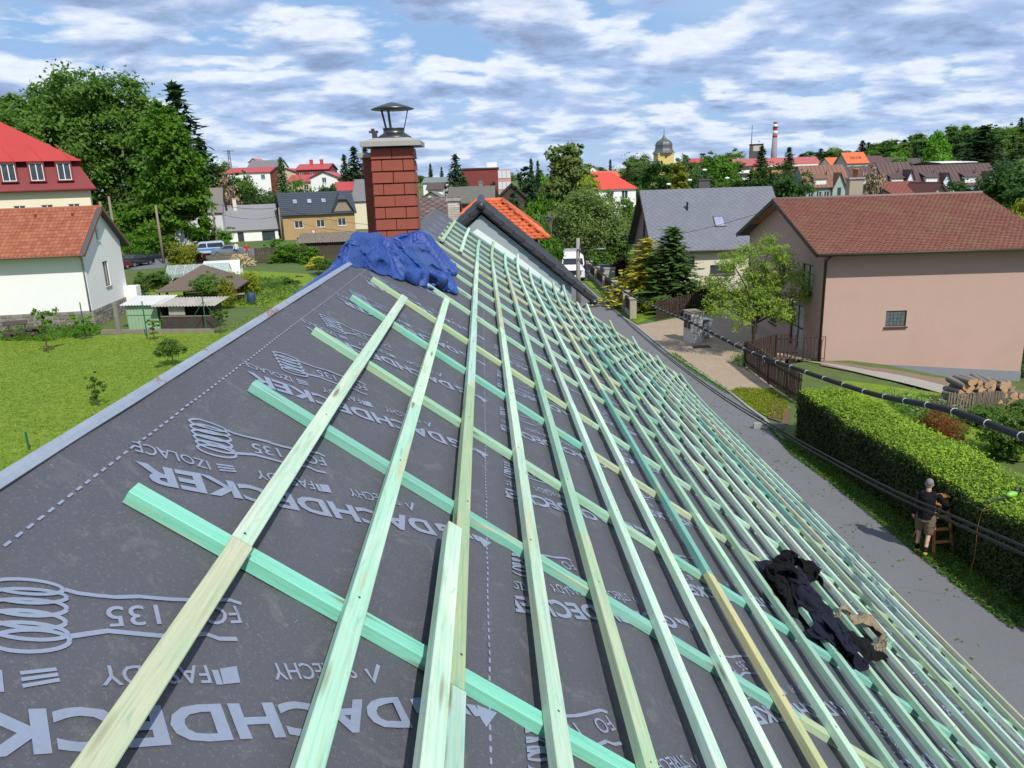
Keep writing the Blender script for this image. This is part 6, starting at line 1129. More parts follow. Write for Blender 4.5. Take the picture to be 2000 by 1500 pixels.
person((pm[0], pm[1], .012), R_(-35), 'man in black sweater and khaki shorts walking beside the hedge, holding the wooden ladder', MATS['black_jersey'], KHAKI, GREYH, SHOE, 1.02, arm_r=[(.20, 0, 1.43), (.33, .10, 1.22), (.38, .30, 1.06)])
pv = at_z(1146, 548); person((pv[0], pv[1]-.2, .01), R_(150), 'person in dark jacket and jeans standing at the front of the white van', mat('dark_blue_jacket', (0.03, 0.035, 0.06), .9), mat('denim', (0.05, 0.08, 0.17), .9), DARKH, MATS['black_jersey'], 1.0, 'stand', True, False, .016)
pa = at_z(463, 500); person((pa[0], pa[1], .01), R_(170), 'person in pale shirt standing by the low white house', mat('pale_shirt', (0.6, 0.62, 0.66), .9), mat('denim', (0.05, 0.08, 0.17)), DARKH, MATS['black_jersey'], 1.05, 'stand', True, False, .02)
pa = at_z(484, 503); person((pa[0], pa[1], .01), R_(200), 'person in red shirt standing by the picket fence', mat('red_shirt', (0.45, 0.03, 0.03), .9), mat('denim', (0.05, 0.08, 0.17)), DARKH, MATS['black_jersey'], 1.05, 'stand', False, False, .02)
# ================================================================== LADDER, TOOLS, CORDS
LWOOD = mat('varnished_ladder_wood', (0.40, 0.17, 0.06), .55, .2, 10, .2, 40)
a, b = at_z(1823, 1085), at_z(1861, 1082); mid = (a+b)/2; LD = empty('step_ladder', (mid[0], mid[1], .012), math.atan2(b[1]-a[1], b[0]-a[0]), 'wooden folding step ladder leaning open against the hedge', 'ladder'); w = np.linalg.norm(b-a)/2; hL = 1.32
for sg in (-1, 1): MB().bar((sg*w, 0, 0), (sg*w*.62, .30, hL), .035, .07, (0, -1, .2)).build('rail', LWOOD, LD); MB().bar((sg*w*.9, .85, 0), (sg*w*.55, .34, hL-.03), .03, .05, (0, 1, .2)).build('back_leg', LWOOD, LD)
for k in range(4): t = (k+1)/4.6; x = w*(1-.38*t)-.01; MB().box(-x, x, .30*t-.05, .30*t+.05, hL*t-.014, hL*t+.014).build('step', LWOOD, LD)
MB().box(-w*.66, w*.66, .20, .40, hL, hL+.03).build('top_step', LWOOD, LD); MB().bar((-w*.72, .60, .62), (w*.72, .60, .62), .03, .04).build('back_brace', LWOOD, LD)
pt = at_z(1975, 972, 1.66); HT = empty('hedge_trimmer', (pt[0], pt[1], 1.68), R_(20), 'green and black hedge trimmer lying on top of the hedge', 'tool')
MB().ball((0, 0, .06), (.16, .075, .07), 12, 8).build('motor_housing', mat('lime_plastic', (0.20, 0.48, 0.06), .4), HT, True); MB().tube([(.05, 0, .1), (.12, 0, .19), (.24, 0, .17), (.27, 0, .06)], .018, 8).ball((.2, .02, .06), (.09, .05, .05), 10, 6).build('handle', mat('black_plastic', (0.015, 0.015, 0.016), .5), HT, True); MB().box(-.72, -.12, -.02, .02, .02, .032).build('blade', STEEL, HT)
ORG = mat('orange_cord', (0.36, 0.12, 0.035), .6); hx = lambda x, y, d: tuple(np.array(at_y(x, y, d)))
def cordp(px, z): p = at_z(*px, z); return (p[0], p[1], p[2])
cd = [cordp((1928, 992), 1.66)]+[tuple(np.array(cordp((1926, 1000), 1.6)))]
q0 = np.array(cordp((1928, 1000), 1.58)); q1 = np.array(cordp((1893, 1132), .03)); q0 = q0+np.array([-.12, 0, 0])
cd = [tuple(q0+np.array([.2, 0, .08])), tuple(q0)]+[tuple(q0+(q1-q0)*t+np.array([-.02*math.sin(t*9), .015*math.sin(t*6), -.12*math.sin(math.pi*t)])) for t in (.2, .4, .6, .8)]+[tuple(q1)]+[cordp(p, .035) for p in ((1900, 1140), (1925, 1145), (1970, 1152), (2010, 1180), (1960, 1140), (1905, 1108), (1870, 1085), (1835, 1062), (1760, 1010), (1690, 945), (1630, 900))]
tag(MB().tube(cd, .006, 6).build('extension_cord', ORG, None, True), 'thin orange extension cord hanging from the hedge and along its foot', 'cord')
BLKC = mat('black_cable_sheath', (0.010, 0.010, 0.011), .75, .2, 4)
def spline(pts, n=10):
    out = []; P = [np.array(p, float) for p in pts]
    for i in range(len(P)-1):
        p0, p1, p2, p3 = P[max(i-1, 0)], P[i], P[i+1], P[min(i+2, len(P)-1)]
        for k in range(n): t = k/n; out.append(.5*((2*p1)+(-p0+p2)*t+(2*p0-5*p1+4*p2-p3)*t*t+(-p0+3*p1-3*p2+p3)*t**3))
    return out+[P[-1]]
PT = at_y(1128, 470, 55.2)
tc_pts = [at_y(2250, 925, 4.6), at_y(2000, 853, 7.0), at_y(1850, 800, 8.8), at_y(1700, 768, 11.5), at_y(1560, 722, 14.5), at_y(1455, 683, 18.0), at_y(1350, 630, 25.0), at_y(1270, 596, 33.0), at_y(1200, 555, 43.0), PT+np.array([0, 0, -.6])]
sp_ = spline(tc_pts, 8); TCB = empty('overhead_cable', sp_[0], 0, 'thick black sleeved overhead cable with white clips along the road', 'cable'); o3 = np.array(sp_[0])
MB().tube([tuple(p-o3) for p in sp_], .042, 10).build('sleeve', BLKC, TCB, True)
acc = 0; nxt = .25
for i in range(len(sp_)-1):
    d = np.linalg.norm(sp_[i+1]-sp_[i])
    while nxt < acc+d and sp_[i][1] < 34:
        t = (nxt-acc)/d; p = sp_[i]+(sp_[i+1]-sp_[i])*t-o3; dr = (sp_[i+1]-sp_[i])/d; MB().tube([p-dr*.007, p+dr*.007], .046, 10).build('clip', WHITE_F, TCB); nxt += .8
    acc += d
for dz, nm in ((0, 'upper'), (-.07, 'lower')):
    pts = [at_y(2300, 1200, 4.5), at_y(2000, 1068, 6.0), at_y(1850, 1003, 7.8), at_y(1700, 935, 10), at_y(1500, 826, 16), at_y(1400, 765, 21), at_y(1300, 692, 29), at_y(1225, 628, 38), at_y(1180, 580, 47), PT+np.array([0, 0, -1.2])]
    tag(MB().tube([tuple(p+np.array([0, 0, dz])) for p in spline(pts, 8)], .016, 6).build('drop_cable', BLKC, None, True), f'thin black drop cable below the thick sleeved one, {nm} of the pair', 'cable')
POLEM = mat('weathered_pole_concrete', (0.27, 0.25, 0.22), .9, .2, 4, .3, 30); WPOLE = mat('weathered_pole_wood', (0.22, 0.18, 0.14), .9, .2, 4, .3, 30, stretch=(1, 1, .1))
def pole(x, yb, yt, Y, label, r=.13, m=None, lamp=None, arms=0, zb=None):
    p = at_y(x, yb, Y); t = at_y(x, yt, Y); zb = 0.0 if zb is None else zb; H = empty('utility_pole', (p[0], Y, zb), 0, label, 'pole'); h = t[2]-zb; MB().tube([(0, 0, -.3), (0, 0, h)], [r*1.2, r*.85], 10).build('shaft', m or POLEM, H, True)
    for k in range(arms): MB().bar((-.5, 0, h-.25-.4*k), (.5, 0, h-.25-.4*k), .06, .06).build('cross_arm', STEEL, H); MB().lathe([(.05, 0), (.06, .06), (.03, .12)], 8, (-.42, 0, h-.22-.4*k)).lathe([(.05, 0), (.06, .06), (.03, .12)], 8, (.42, 0, h-.22-.4*k)).build('insulators', WHITE_F, H)
    if lamp:
        MB().tube([(0, 0, h-lamp[1]), (lamp[0]*.6, -.1, h-lamp[1]+.12), (lamp[0], -.15, h-lamp[1]+.18)], .03, 7).build('lamp_arm', STEEL, H, True); MB().ball((lamp[0]+.35, -.17, h-lamp[1]+.2), (.38, .12, .06), 12, 6).build('lamp_head', mat('lamp_grey', (0.2, 0.22, 0.24), .4), H, True)
    return p[0], Y, t[2]
pt0 = pole(1130, 592, 465, 55.2, 'concrete utility pole with street lamp arm beside the white van', .16, lamp=(1.25, 1.0)); MB_ = None
tb = empty('cable_box', (pt0[0]+.28, 55.0, pt0[2]-1.05), 0, 'black cable junction box strapped to the lamp pole', 'cable box'); MB().box(-.12, .12, -.1, .1, 0, .5).ball((0, -.08, .62), .1).build('housing', BLKC, tb)
lp = [pole(*a) for a in ((207, 470, 393, 100, 'wooden pole behind the cottage gable, left of two', .16, WPOLE), (226, 470, 383, 104, 'wooden pole behind the cottage gable, right of two', .17, WPOLE), (316, 485, 400, 98, 'wooden pole in front of the big tree trunk', .15, WPOLE), (424, 478, 396, 112, 'wooden pole by the pale grey house', .17, WPOLE), (551, 470, 405, 131, 'dark pole at the corner of the tan house', .14, WPOLE, None, 1), (1076, 470, 425, 70, 'short dark pole behind the orange roof corner', .14, BROWN_F))]
def wire(label, pts, sag=.6, r=.012):
    P = []
    for a_, b_ in zip(pts[:-1], pts[1:]):
        a_, b_ = np.array(a_), np.array(b_)
        for k in range(13): t = k/12; P.append(tuple(a_+(b_-a_)*t-np.array([0, 0, sag*4*t*(1-t)])))
    tag(MB().tube(P, r, 5, False).build('overhead_wire', BLKC, None, True), label, 'wire')
wire('upper wire from the tan house pole past the low grey roof', [(-60, 96, 8.3), lp[1], lp[3], lp[4], at_y(740, 440, 120)], .5, .03); wire('lower wire crossing in front of the low grey roof', [np.array(lp[2])-[0, 0, .5], np.array(lp[3])-[0, 0, 1.2], np.array(lp[4])-[0, 0, 1.3], at_y(720, 452, 118)], .8, .025); wire('wire passing across the red mansard building', [(-58, 62, 7.9), np.array(lp[0])-[0, 0, .3]], .9, .02); wire('cable from the orange roof corner to the lamp pole', [lp[5], np.array(pt0)-[0, 0, .5]], 1.1, .03); wire('thin wire from the lamp pole towards the slate house gable', [np.array(pt0)-[0, 0, .4], (14.4, 43.8, 6.6)], .5, .012)
ms = at_y(446, 293, 330); mz = gz(ms[0], 330); MT = empty('lattice_mast', (ms[0], 330, mz), .3, 'thin lattice power mast on the hilltop', 'mast'); mb = MB(); hm = ms[2]-mz
for sx, sy in ((-1, -1), (1, -1), (1, 1), (-1, 1)): mb.tube([(sx*.9, sy*.9, 0), (sx*.3, sy*.3, hm)], .1, 5)
for k in range(9): z0, z1 = hm*k/9, hm*(k+1)/9; r0, r1 = .9-.6*k/9, .9-.6*(k+1)/9; mb.tube([(-r0, -r0, z0), (r1, -r1, z1)], .06, 4); mb.tube([(r0, -r0, z0), (-r1, -r1, z1)], .06, 4)
mb.build('lattice', STEEL, MT); MB().bar((-2.2, 0, hm-.4), (2.2, 0, hm-.4), .2, .2).build('cross_arm', STEEL, MT)
for i, (x, yt) in enumerate(((1303, 360), (1417, 348), (1373, 332), (1344, 352))):
    p = at_y(x, yt, 150); H = empty('street_lamp', (p[0], 150, gz(p[0], 150)), 0, 'white globe street lamp in the park below the church, '+['nearest the slate ridge', 'rightmost', 'highest one', 'second from the left'][i], 'lamp', 'park lamps'); h = p[2]-gz(p[0], 150); MB().tube([(0, 0, 0), (0, 0, h)], .07, 6).build('post', STEEL, H); MB().ball((.3, 0, h), (.45, .3, .2)).build('lamp_head', W_WHITE, H, True)
# ================================================================== VEHICLES
TYRE = mat('tyre_rubber', (0.015, 0.015, 0.016), .9); RIM = mat('alloy_rim', (0.35, 0.35, 0.36), .35, metal=.7); CGL = glassmat('car_glass', (0.012, 0.014, 0.017))
def paint(name, c):
    if name in MATS: return MATS[name]
    m, nt, N, L, b = nodes_of(name); tc_ = N.new('ShaderNodeTexCoord'); L.new(mix_(N, L, noise_(N, L, tc_.outputs['Object'], 2.0, 3), tuple(x*.92 for x in c), c), b.inputs['Base Color']); b.inputs['Roughness'].default_value = .32; b.inputs['Coat Weight'].default_value = .7; b.inputs['Coat Roughness'].default_value = .08; MATS[name] = m; return m
def vehicle(name, label, cat, loc, rz, prof, W, glass, pm_, wheels, r=.32, tumble=.12, stripe=None, lights=True, group=None):
    """prof: side outline (y forward, z); lofted across the width with the upper body drawn in"""
    H = empty(name, loc, rz, label, cat, group); zs = [z for _, z in prof]; zm = max(zs); zb_ = .62*zm
    n = len(prof); vs = []
    for sx, k in ((-1, 1.0), (-.96, 0), (.96, 0), (1, 1.0)):
        for y, z in prof:
            inx = tumble*max(0, (z-.55*zm)/(.45*zm)); e = .03 if k else 0; cy = sum(p[0] for p in prof)/n; cz = sum(p[1] for p in prof)/n
            vs.append((sx*(W/2-inx), y+(cy-y)*e, z+(cz-z)*e))
    fs = [(i*n+j, i*n+(j+1) % n, (i+1)*n+(j+1) % n, (i+1)*n+j) for i in range(3) for j in range(n)]+[tuple(range(n))[::-1], tuple(3*n+j for j in range(n))]
    MB().add(vs, fs).build('body', pm_, H)
    inx = lambda z: tumble*max(0, (z-.55*zm)/(.45*zm))
    for kind, pts in glass:
        if kind == 'side':
            for sg in (-1, 1): MB().prism([(sg*(W/2-inx(z)+.004), y, z) for y, z in pts], (-sg*.02, 0, 0)).build('side_window', CGL, H)
        else:
            (y0, z0), (y1, z1) = pts; d = np.array([0, -(z1-z0), (y1-y0)]); d = d/np.linalg.norm(d)*.012; d = d if kind == 'front' and d[1] > 0 or kind == 'back' and d[1] < 0 else -d
            q = [(-(W/2-inx(z0)-.1), y0, z0), (W/2-inx(z0)-.1, y0, z0), (W/2-inx(z1)-.1, y1, z1), (-(W/2-inx(z1)-.1), y1, z1)]; MB().prism([tuple(np.array(p)+d) for p in q], tuple(-d*1.5)).build('windscreen' if kind == 'front' else 'rear_window', CGL, H)
    for y in wheels:
        for sg in (-1, 1):
            x = sg*(W/2-.1); o = MB().tube([(x-.11, y, r), (x+.11, y, r)], r, 18).build('wheel', TYRE, H); MB().tube([(x+sg*.10, y, r), (x+sg*.118, y, r)], r*.62, 14).build('rim', RIM, o)
    if lights:
        yf = max(y for y, z in prof); yb_ = min(y for y, z in prof)
        for sg in (-1, 1): MB().ball((sg*(W/2-.24), yf-.06, .36*zm+.06), (.16, .08, .08), 10, 6).build('headlight', mat('headlight_glass', (0.6, 0.62, 0.64), .15), H, True); MB().box(sg*(W/2-.16)-.09, sg*(W/2-.16)+.09, yb_-.005, yb_+.09, .46*zm, .46*zm+.16).build('tail_light', mat('tail_light_red', (0.35, 0.01, 0.01), .3), H)
        MB().box(-.26, .26, yf-.03, yf+.008, .22*zm, .22*zm+.11).build('number_plate', WHITE_F, H); MB().box(-W/2+.05, W/2-.05, yf-.1, yf+.004, .19, .34).build('bumper', mat('black_plastic', (0.015, 0.015, 0.016), .5), H)
    if stripe:
        for sg in (-1, 1): MB().box(sg*(W/2+.002)-.004, sg*(W/2+.002)+.004, *stripe[0], *stripe[1]).build('side_stripe', stripe[2], H)
    return H
VAN = [(-2.7, .3), (-2.75, 1.1), (-2.68, 2.3), (-2.5, 2.42), (.95, 2.42), (1.25, 2.3), (1.95, 1.35), (2.6, 1.12), (2.78, .9), (2.8, .3)]
pv = at_z(1124, 549); wv = vehicle('van', 'white high-roofed delivery van parked on the road near the lamp pole', 'van', (pv[0], pv[1]+2.6, .012), R_(176), VAN, 2.0, [('front', ((1.95, 1.38), (1.30, 2.18))), ('side', [(.35, 1.3), (1.75, 1.3), (1.25, 1.95), (.35, 1.95)])], paint('white_van_paint', (0.78, 0.78, 0.78)), (-1.8, 1.85), .35, .12); MB().box(-.7, .7, 2.755, 2.815, .55, .95).build('grille', MATS['black_plastic'], wv)
for sg in (-1, 1): MB().ball((sg*1.12, 1.6, 1.5), (.12, .08, .2)).build('wing_mirror', MATS['black_plastic'], wv, True)
TRN = [(-2.35, .35), (-2.4, 1.0), (-2.2, 1.85), (-2.0, 1.94), (.7, 1.94), (.95, 1.86), (1.7, 1.15), (2.3, .95), (2.42, .7), (2.42, .35)]
pv = at_z(402, 500); vehicle('van', 'silver minibus with a blue side stripe parked by the lane', 'van', (pv[0], pv[1]+.6, .03), R_(118), TRN, 1.85, [('front', ((1.7, 1.18), (1.0, 1.76))), ('side', [(.1, 1.15), (1.5, 1.15), (.9, 1.7), (.1, 1.7)]), ('side', [(-2.1, 1.15), (-.05, 1.15), (-.05, 1.7), (-2.05, 1.7)])], paint('silver_blue_paint', (0.42, 0.50, 0.60)), (-1.5, 1.5), .33, .12, stripe=((-2.3, 1.6), (.72, .98), mat('blue_stripe', (0.03, 0.22, 0.55), .4)))
CAR = [(-2.1, .32), (-2.15, .8), (-2.0, .98), (-1.35, 1.05), (-.7, 1.44), (.35, 1.46), (1.05, .98), (1.95, .82), (2.15, .6), (2.15, .3)]
CG = [('front', ((1.02, 1.0), (.42, 1.40))), ('back', ((-1.3, 1.06), (-.75, 1.38))), ('side', [(-1.1, 1.0), (.85, .98), (.3, 1.36), (-.65, 1.36)])]
pv = at_z(444, 500); vehicle('car', 'grey-blue saloon car parked behind the silver minibus', 'car', (pv[0], pv[1]+.3, .03), R_(110), CAR, 1.75, CG, paint('grey_blue_paint', (0.13, 0.17, 0.22)), (-1.3, 1.35), .3)
pv = at_z(268, 520); vehicle('car', 'black car seen from behind on the lane beside the cottage', 'car', (pv[0], pv[1], .03), R_(-18), CAR, 1.75, CG, paint('black_paint', (0.012, 0.012, 0.015)), (-1.3, 1.35), .3); pv = at_z(248, 524); vehicle('car', 'dark red car half hidden behind the cottage', 'car', (pv[0]-.6, pv[1]-2.2, .03), R_(-20), CAR, 1.75, CG, paint('dark_red_paint', (0.14, 0.012, 0.02)), (-1.3, 1.35), .3)
for i, (x, y, c, lab) in enumerate(((1040, 382, (0.35, 0.36, 0.38), 'silver car parked far off beside the columnar trees'), (1066, 380, (0.10, 0.12, 0.15), 'dark car parked far off beside the silver one'))):
    p = at_y(x, y, 150); vehicle('car', lab, 'car', (p[0], 150, gz(p[0], 150)+.5), R_(60), CAR, 1.75, CG, paint('far_car_%d' % i, c), (-1.3, 1.35), .3)
# ================================================================== FENCES, WALLS, PILLARS
def pickets(name, label, pts, h, m, gap=.125, w=.075, th=.022, posts=2.0, z_off=.06, point=False, zf=gz):
    P = [np.array(p[:2], float) for p in pts]; H = empty(name, (P[0][0], P[0][1], zf(*P[0])), 0, label, 'fence'); o = np.array([P[0][0], P[0][1], zf(*P[0])])
    me = MB(); tp = .05 if point else .02; me.prism([(-w/2, 0, 0), (w/2, 0, 0), (w/2, 0, h-tp), (0, 0, h), (-w/2, 0, h-tp)], (0, th, 0)); me = me.mesh('picket'); me.materials.append(m); rn = random.Random(3)
    for a_, b_ in zip(P[:-1], P[1:]):
        d = b_-a_; L = np.linalg.norm(d); ang = math.atan2(d[1], d[0]); n = max(1, int(L/gap))
        for i in range(n):
            p = a_+d*(i+.5)/n; q = link('picket', me, None, H); q.location = (p[0]-o[0], p[1]-o[1], zf(*p)-o[2]+z_off+rn.uniform(-.012, .012)); q.rotation_euler = (rn.uniform(-.015, .015), rn.uniform(-.02, .02), ang)
        for k in (.22, .78): za, zb2 = zf(*a_)-o[2], zf(*b_)-o[2]; nv = np.array([-d[1], d[0]])/L*.035; MB().bar((a_[0]-o[0]+nv[0], a_[1]-o[1]+nv[1], za+h*k+z_off), (b_[0]-o[0]+nv[0], b_[1]-o[1]+nv[1], zb2+h*k+z_off), .03, .07).build('rail', m, H)
        for i in range(int(L/posts)+1):
            p = a_+d*min(1, i*posts/L); nv = np.array([-d[1], d[0]])/L*.07; MB().box(p[0]-o[0]+nv[0]-.04, p[0]-o[0]+nv[0]+.04, p[1]-o[1]+nv[1]-.04, p[1]-o[1]+nv[1]+.04, zf(*p)-o[2]-.2, zf(*p)-o[2]+h+.04).build('post', m, H)
    return H
DKF = mat('dark_stained_pickets', (0.050, 0.026, 0.022), .75, .25, 6, .2, 50); OLDF = mat('old_grey_pickets', (0.17, 0.14, 0.105), .9, .25, 5)
pickets('picket_fence', 'dark brown picket fence running from the pink house to the hedge', [at_z(1456, 717), at_z(1500, 752), at_z(1562, 792)], 1.2, DKF); pickets('picket_fence', 'short dark picket gate by the door of the pink house', [at_z(1456, 717), at_z(1512, 700), at_z(1556, 702)], 1.15, DKF, gap=.15); pickets('picket_fence', 'dark brown picket fence at the back of the driveway', [at_z(1284, 627), at_z(1345, 614), at_z(1412, 608)], 1.25, DKF, gap=.16, w=.09)
pickets('picket_fence', 'old weathered picket fence below the firewood stack', [at_g(1852, 812), at_g(1900, 812), at_g(2010, 805)], .8, OLDF, gap=.12, w=.06); pickets('picket_fence', 'old grey picket fence beside the left firewood pile', [at_z(405, 520), at_z(440, 514), at_z(495, 508)], 1.2, OLDF, gap=.2, w=.1); pickets('picket_fence', 'tall board fence behind the fruit trees', [at_z(500, 515), at_z(560, 512), at_z(690, 508)], 1.8, mat('dark_board_fence', (0.07, 0.05, 0.035), .9), gap=.2, w=.17); pickets('picket_fence', 'brown fence beneath the big tree across the lane', [at_z(250, 500), at_z(335, 494)], 1.4, mat('dark_board_fence', (0.07, 0.05, 0.035)), gap=.3, w=.12)
SAND = mat('sandstone_pillar', (0.36, 0.31, 0.23), .9, .2, 4, .4, 25); fp = [at_z(*p) for p in ((1152, 538), (1166, 551), (1182, 566), (1200, 583), (1222, 606), (1236, 622))]
GW = empty('garden_wall', (fp[0][0], fp[0][1], 0), 0, 'low garden wall with sandstone pillars and dark panels by the verge', 'wall'); o4 = np.array(fp[0])
for i, p in enumerate(fp):
    q = np.array(p)-o4; pl = MB().box(q[0]-.2, q[0]+.2, q[1]-.2, q[1]+.2, -.1, 1.25).build('pillar', SAND, GW); MB().box(q[0]-.26, q[0]+.26, q[1]-.26, q[1]+.26, 1.253, 1.34).build('pillar_cap', CONC, pl)
    if i < len(fp)-1:
        r = np.array(fp[i+1])-o4; dd = (r-q)/np.linalg.norm(r-q); a_, b_ = q+dd*.2, r-dd*.2; MB().bar((a_[0], a_[1], .14), (b_[0], b_[1], .14), .25, .34).build('base', CONC, GW); n = int(np.linalg.norm(b_-a_)/.16)
        for k in range(n): c_ = a_+(b_-a_)*(k+.5)/n; MB().box(c_[0]-.05, c_[0]+.05, c_[1]-.03, c_[1]+.03, .33, 1.08).build('board', DKF, GW)
for (x, y, lab) in ((1158, 548, 'grey letter box cabinet on the garden wall near the van'), (1168, 556, 'pale stone gate block at the garden wall')):
    p = at_z(x+22, y); H = empty('cabinet', (p[0], p[1], 0), .1, lab, 'cabinet'); MB().box(-.45, .45, -.25, .25, 0, 1.35).build('housing', CONC if 'pale' in lab else mat('cabinet_grey', (0.3, 0.31, 0.31), .6), H); MB().box(-.5, .5, -.3, .3, 1.353, 1.42).build('lid', CONC, H)
stp = at_z(1350, 671); BP = empty('brick_pillar', (stp[0], stp[1], 0), R_(12), 'white brick pillar with brown meter doors on the driveway', 'pillar'); rb = MB(); PW, PD, PH = .62, 1.0, 1.62
for r in range(18):
    for i in range(-1, 5):
        for f in range(2):
            S = PW if f == 0 else PD; x0, x1 = max(0, .22*i+(.11 if r % 2 else 0)+.006), min(S, .22*(i+1)+(.11 if r % 2 else 0)-.006)
            if x1-x0 > .03: (rb.box(x0, x1, -.012, .02, .09*r+.006, .09*r+.084) if f == 0 else rb.box(-.012, .02, x0, x1, .09*r+.006, .09*r+.084))
tag(rb.build('bricks', islandmat('white_bricks', (0.60, 0.56, 0.52), (0.74, 0.71, 0.66), .85), BP), kind='stuff'); MB().box(0.01, PW, .01, PD, 0, PH).build('core', mat('old_mortar', (0.3, 0.28, 0.24)), BP); MB().box(-.06, PW+.06, -.06, PD+.06, PH+.003, PH+.06).build('cover_slab', mat('brown_slab', (0.26, 0.20, 0.14), .9), BP)
for k in range(2): MB().box(-.03, -.014, .12+.42*k, .46+.42*k, .75, 1.5).build('meter_door', BROWN_F, BP)
wb2 = at_z(1370, 664); WB = empty('wheelie_bin', (wb2[0]+.25, wb2[1]+.5, 0), .3, 'blue-grey wheelie bin behind the white brick pillar', 'bin'); MB().add([(-.22, -.25, .05), (.22, -.25, .05), (.22, .22, .05), (-.22, .22, .05), (-.28, -.33, 1.0), (.28, -.33, 1.0), (.28, .3, 1.0), (-.28, .3, 1.0)], [(0,3,2,1),(4,5,6,7),(0,1,5,4),(1,2,6,5),(2,3,7,6),(3,0,4,7)]).build('body', mat('bin_plastic', (0.16, 0.22, 0.25), .5), WB); MB().box(-.31, .31, -.36, .34, 1.003, 1.08).build('lid', mat('bin_plastic', (0.16, 0.22, 0.25)), WB)
for sg in (-1, 1): MB().tube([(sg*.26, .25, .1), (sg*.31, .25, .1)], .1, 12).build('wheel', TYRE, WB)
mh = at_z(1370, 678); tag(MB().box(mh[0]-.45, mh[0]+.45, mh[1]-.28, mh[1]+.28, .024, .036).build('manhole_cover', mat('dark_iron', (0.04, 0.035, 0.03), .7)), 'dark rectangular manhole cover in the driveway', 'manhole')
gt_ = at_z(1568, 706); MG = empty('metal_gate', (gt_[0], gt_[1], 0), R_(-10), 'thin black metal garden gate at the pink house door', 'gate'); 
MB().tube([(0, 0, 0), (0, 0, 1.15), (.95, 0, 1.2), (.95, 0, 0)], .02, 6).tube([(0, 0, .15), (.95, 0, .15)], .015, 6).build('frame', BLKC, MG)
for k in range(5): MB().tube([(.1+.18*k, 0, .15), (.2+.13*k, 0, .65), (.08+.2*k, 0, 1.15)], .010, 5).build('bar', BLKC, MG)
lg_ = at_z(1520, 845); tag(MB().bar((lg_[0]-.7, lg_[1]+.5, .12), (lg_[0]+.35, lg_[1]+.35, .12), .12, .2).build('edging_stone', CONC), 'dark kerb stone closing the flower strip beside the hedge', 'kerb')
tag(sheet('bark_mulch', [at_z(*p)[:2] for p in ((1500,800),(1512,785),(1545,800),(1540,832),(1500,818))], mat('bark_mulch', (0.13, 0.07, 0.05), .95, .5, 25, .8, 50), .045), kind='structure')
# ================================================================== FIREWOOD
BARKL = mat('split_bark', (0.19, 0.165, 0.14), .95, .35, 6, .5, 30); ENDG = mat('cut_wood', (0.42, 0.25, 0.13), .8, .25, 12, .1, 40)
def log(loc, d, r, L, label, group, name='log'):
    d = Vector(d).normalized(); o = MB(); n = 10; rn = random.Random(int(loc[0]*977+loc[2]*331)); ph = [r*rn.uniform(.86, 1.08) for _ in range(n)]; a = d.cross(Vector((0, 0, 1))).normalized(); b_ = d.cross(a); vs = []
    for s in (-L/2, L/2): vs += [tuple(d*s+a*math.cos(2*math.pi*j/n)*ph[j]+b_*math.sin(2*math.pi*j/n)*ph[j]) for j in range(n)]
    e = empty(name, loc, 0, label, 'log', group); MB().add(vs, [(j, (j+1) % n, n+(j+1) % n, n+j) for j in range(n)]).build('bark', BARKL, e, True); m_ = MB()
    for s, k in ((-L/2-.002, 0), (L/2+.002, n)): MB().add([tuple(Vector(v)*1.0+d*(.002 if k else -.002)) for v in vs[k:k+n]], [tuple(range(n))]).build('cut_end', ENDG, e)
    return e
lr = random.Random(12); A_, B_ = at_g(1872, 806), at_g(2060, 806); dA = np.array(B_)-np.array(A_); dA[2] = 0; dl = np.linalg.norm(dA); dA /= dl; nrmv = np.array([-dA[1], dA[0], 0]); cnt = 0
for row in range(6):
    n = 22-row*2; off = row*.13
    for i in range(n):
        x = .1+off+i*.25+lr.uniform(-.03, .03); 
        if x > dl+1.6: break
        p = np.array(A_)+dA*x+nrmv*.5; z = gz(p[0], p[1])+.13+row*.19+lr.uniform(-.05, .05); p = p+nrmv*lr.uniform(-.18, .18); log((p[0], p[1], z), (nrmv[0]*-1-.45*dA[0]+lr.uniform(-.12, .12), nrmv[1]*-1-.45*dA[1]+lr.uniform(-.3, .3), lr.uniform(-.12, .12)), lr.uniform(.09, .135), lr.uniform(.85, 1.1), 'cut log in the '+['bottom', 'second', 'third', 'fourth', 'fifth', 'top'][row]+' layer of the firewood stack, '+('left end' if x < 1.4 else 'middle' if x < 3.2 else 'right end'), 'firewood stack by the pink house'); cnt += 1
A_, B_ = at_z(447, 523), at_z(497, 521); LIGHTW = mat('fresh_split_wood', (0.60, 0.45, 0.27), .85, .3, 5)
wp = empty('firewood_pile', (A_[0], A_[1], 0), 0, 'pale split firewood pile in the garden left of the chimney', 'firewood'); lr = random.Random(5)
for k in range(230):
    L_ = B_[0]-A_[0]; x = lr.uniform(0, L_); top = 1.5*min(1, (x+.6)/1.2)*min(1, (L_-x+.4)/1.0); y = lr.uniform(0, .9); z = lr.uniform(.06, max(.1, top)); a_ = lr.uniform(0, 3.14) if x > L_*.6 else lr.uniform(-.2, .2); l = .18; p = Vector((x, y-(.0), z)); q = p+Vector((math.cos(a_)*l, math.sin(a_)*.1-.1, lr.uniform(-.05, .05))); MB().bar(p, q, lr.uniform(.07, .13), lr.uniform(.07, .13)).build('split_log', LIGHTW, wp)
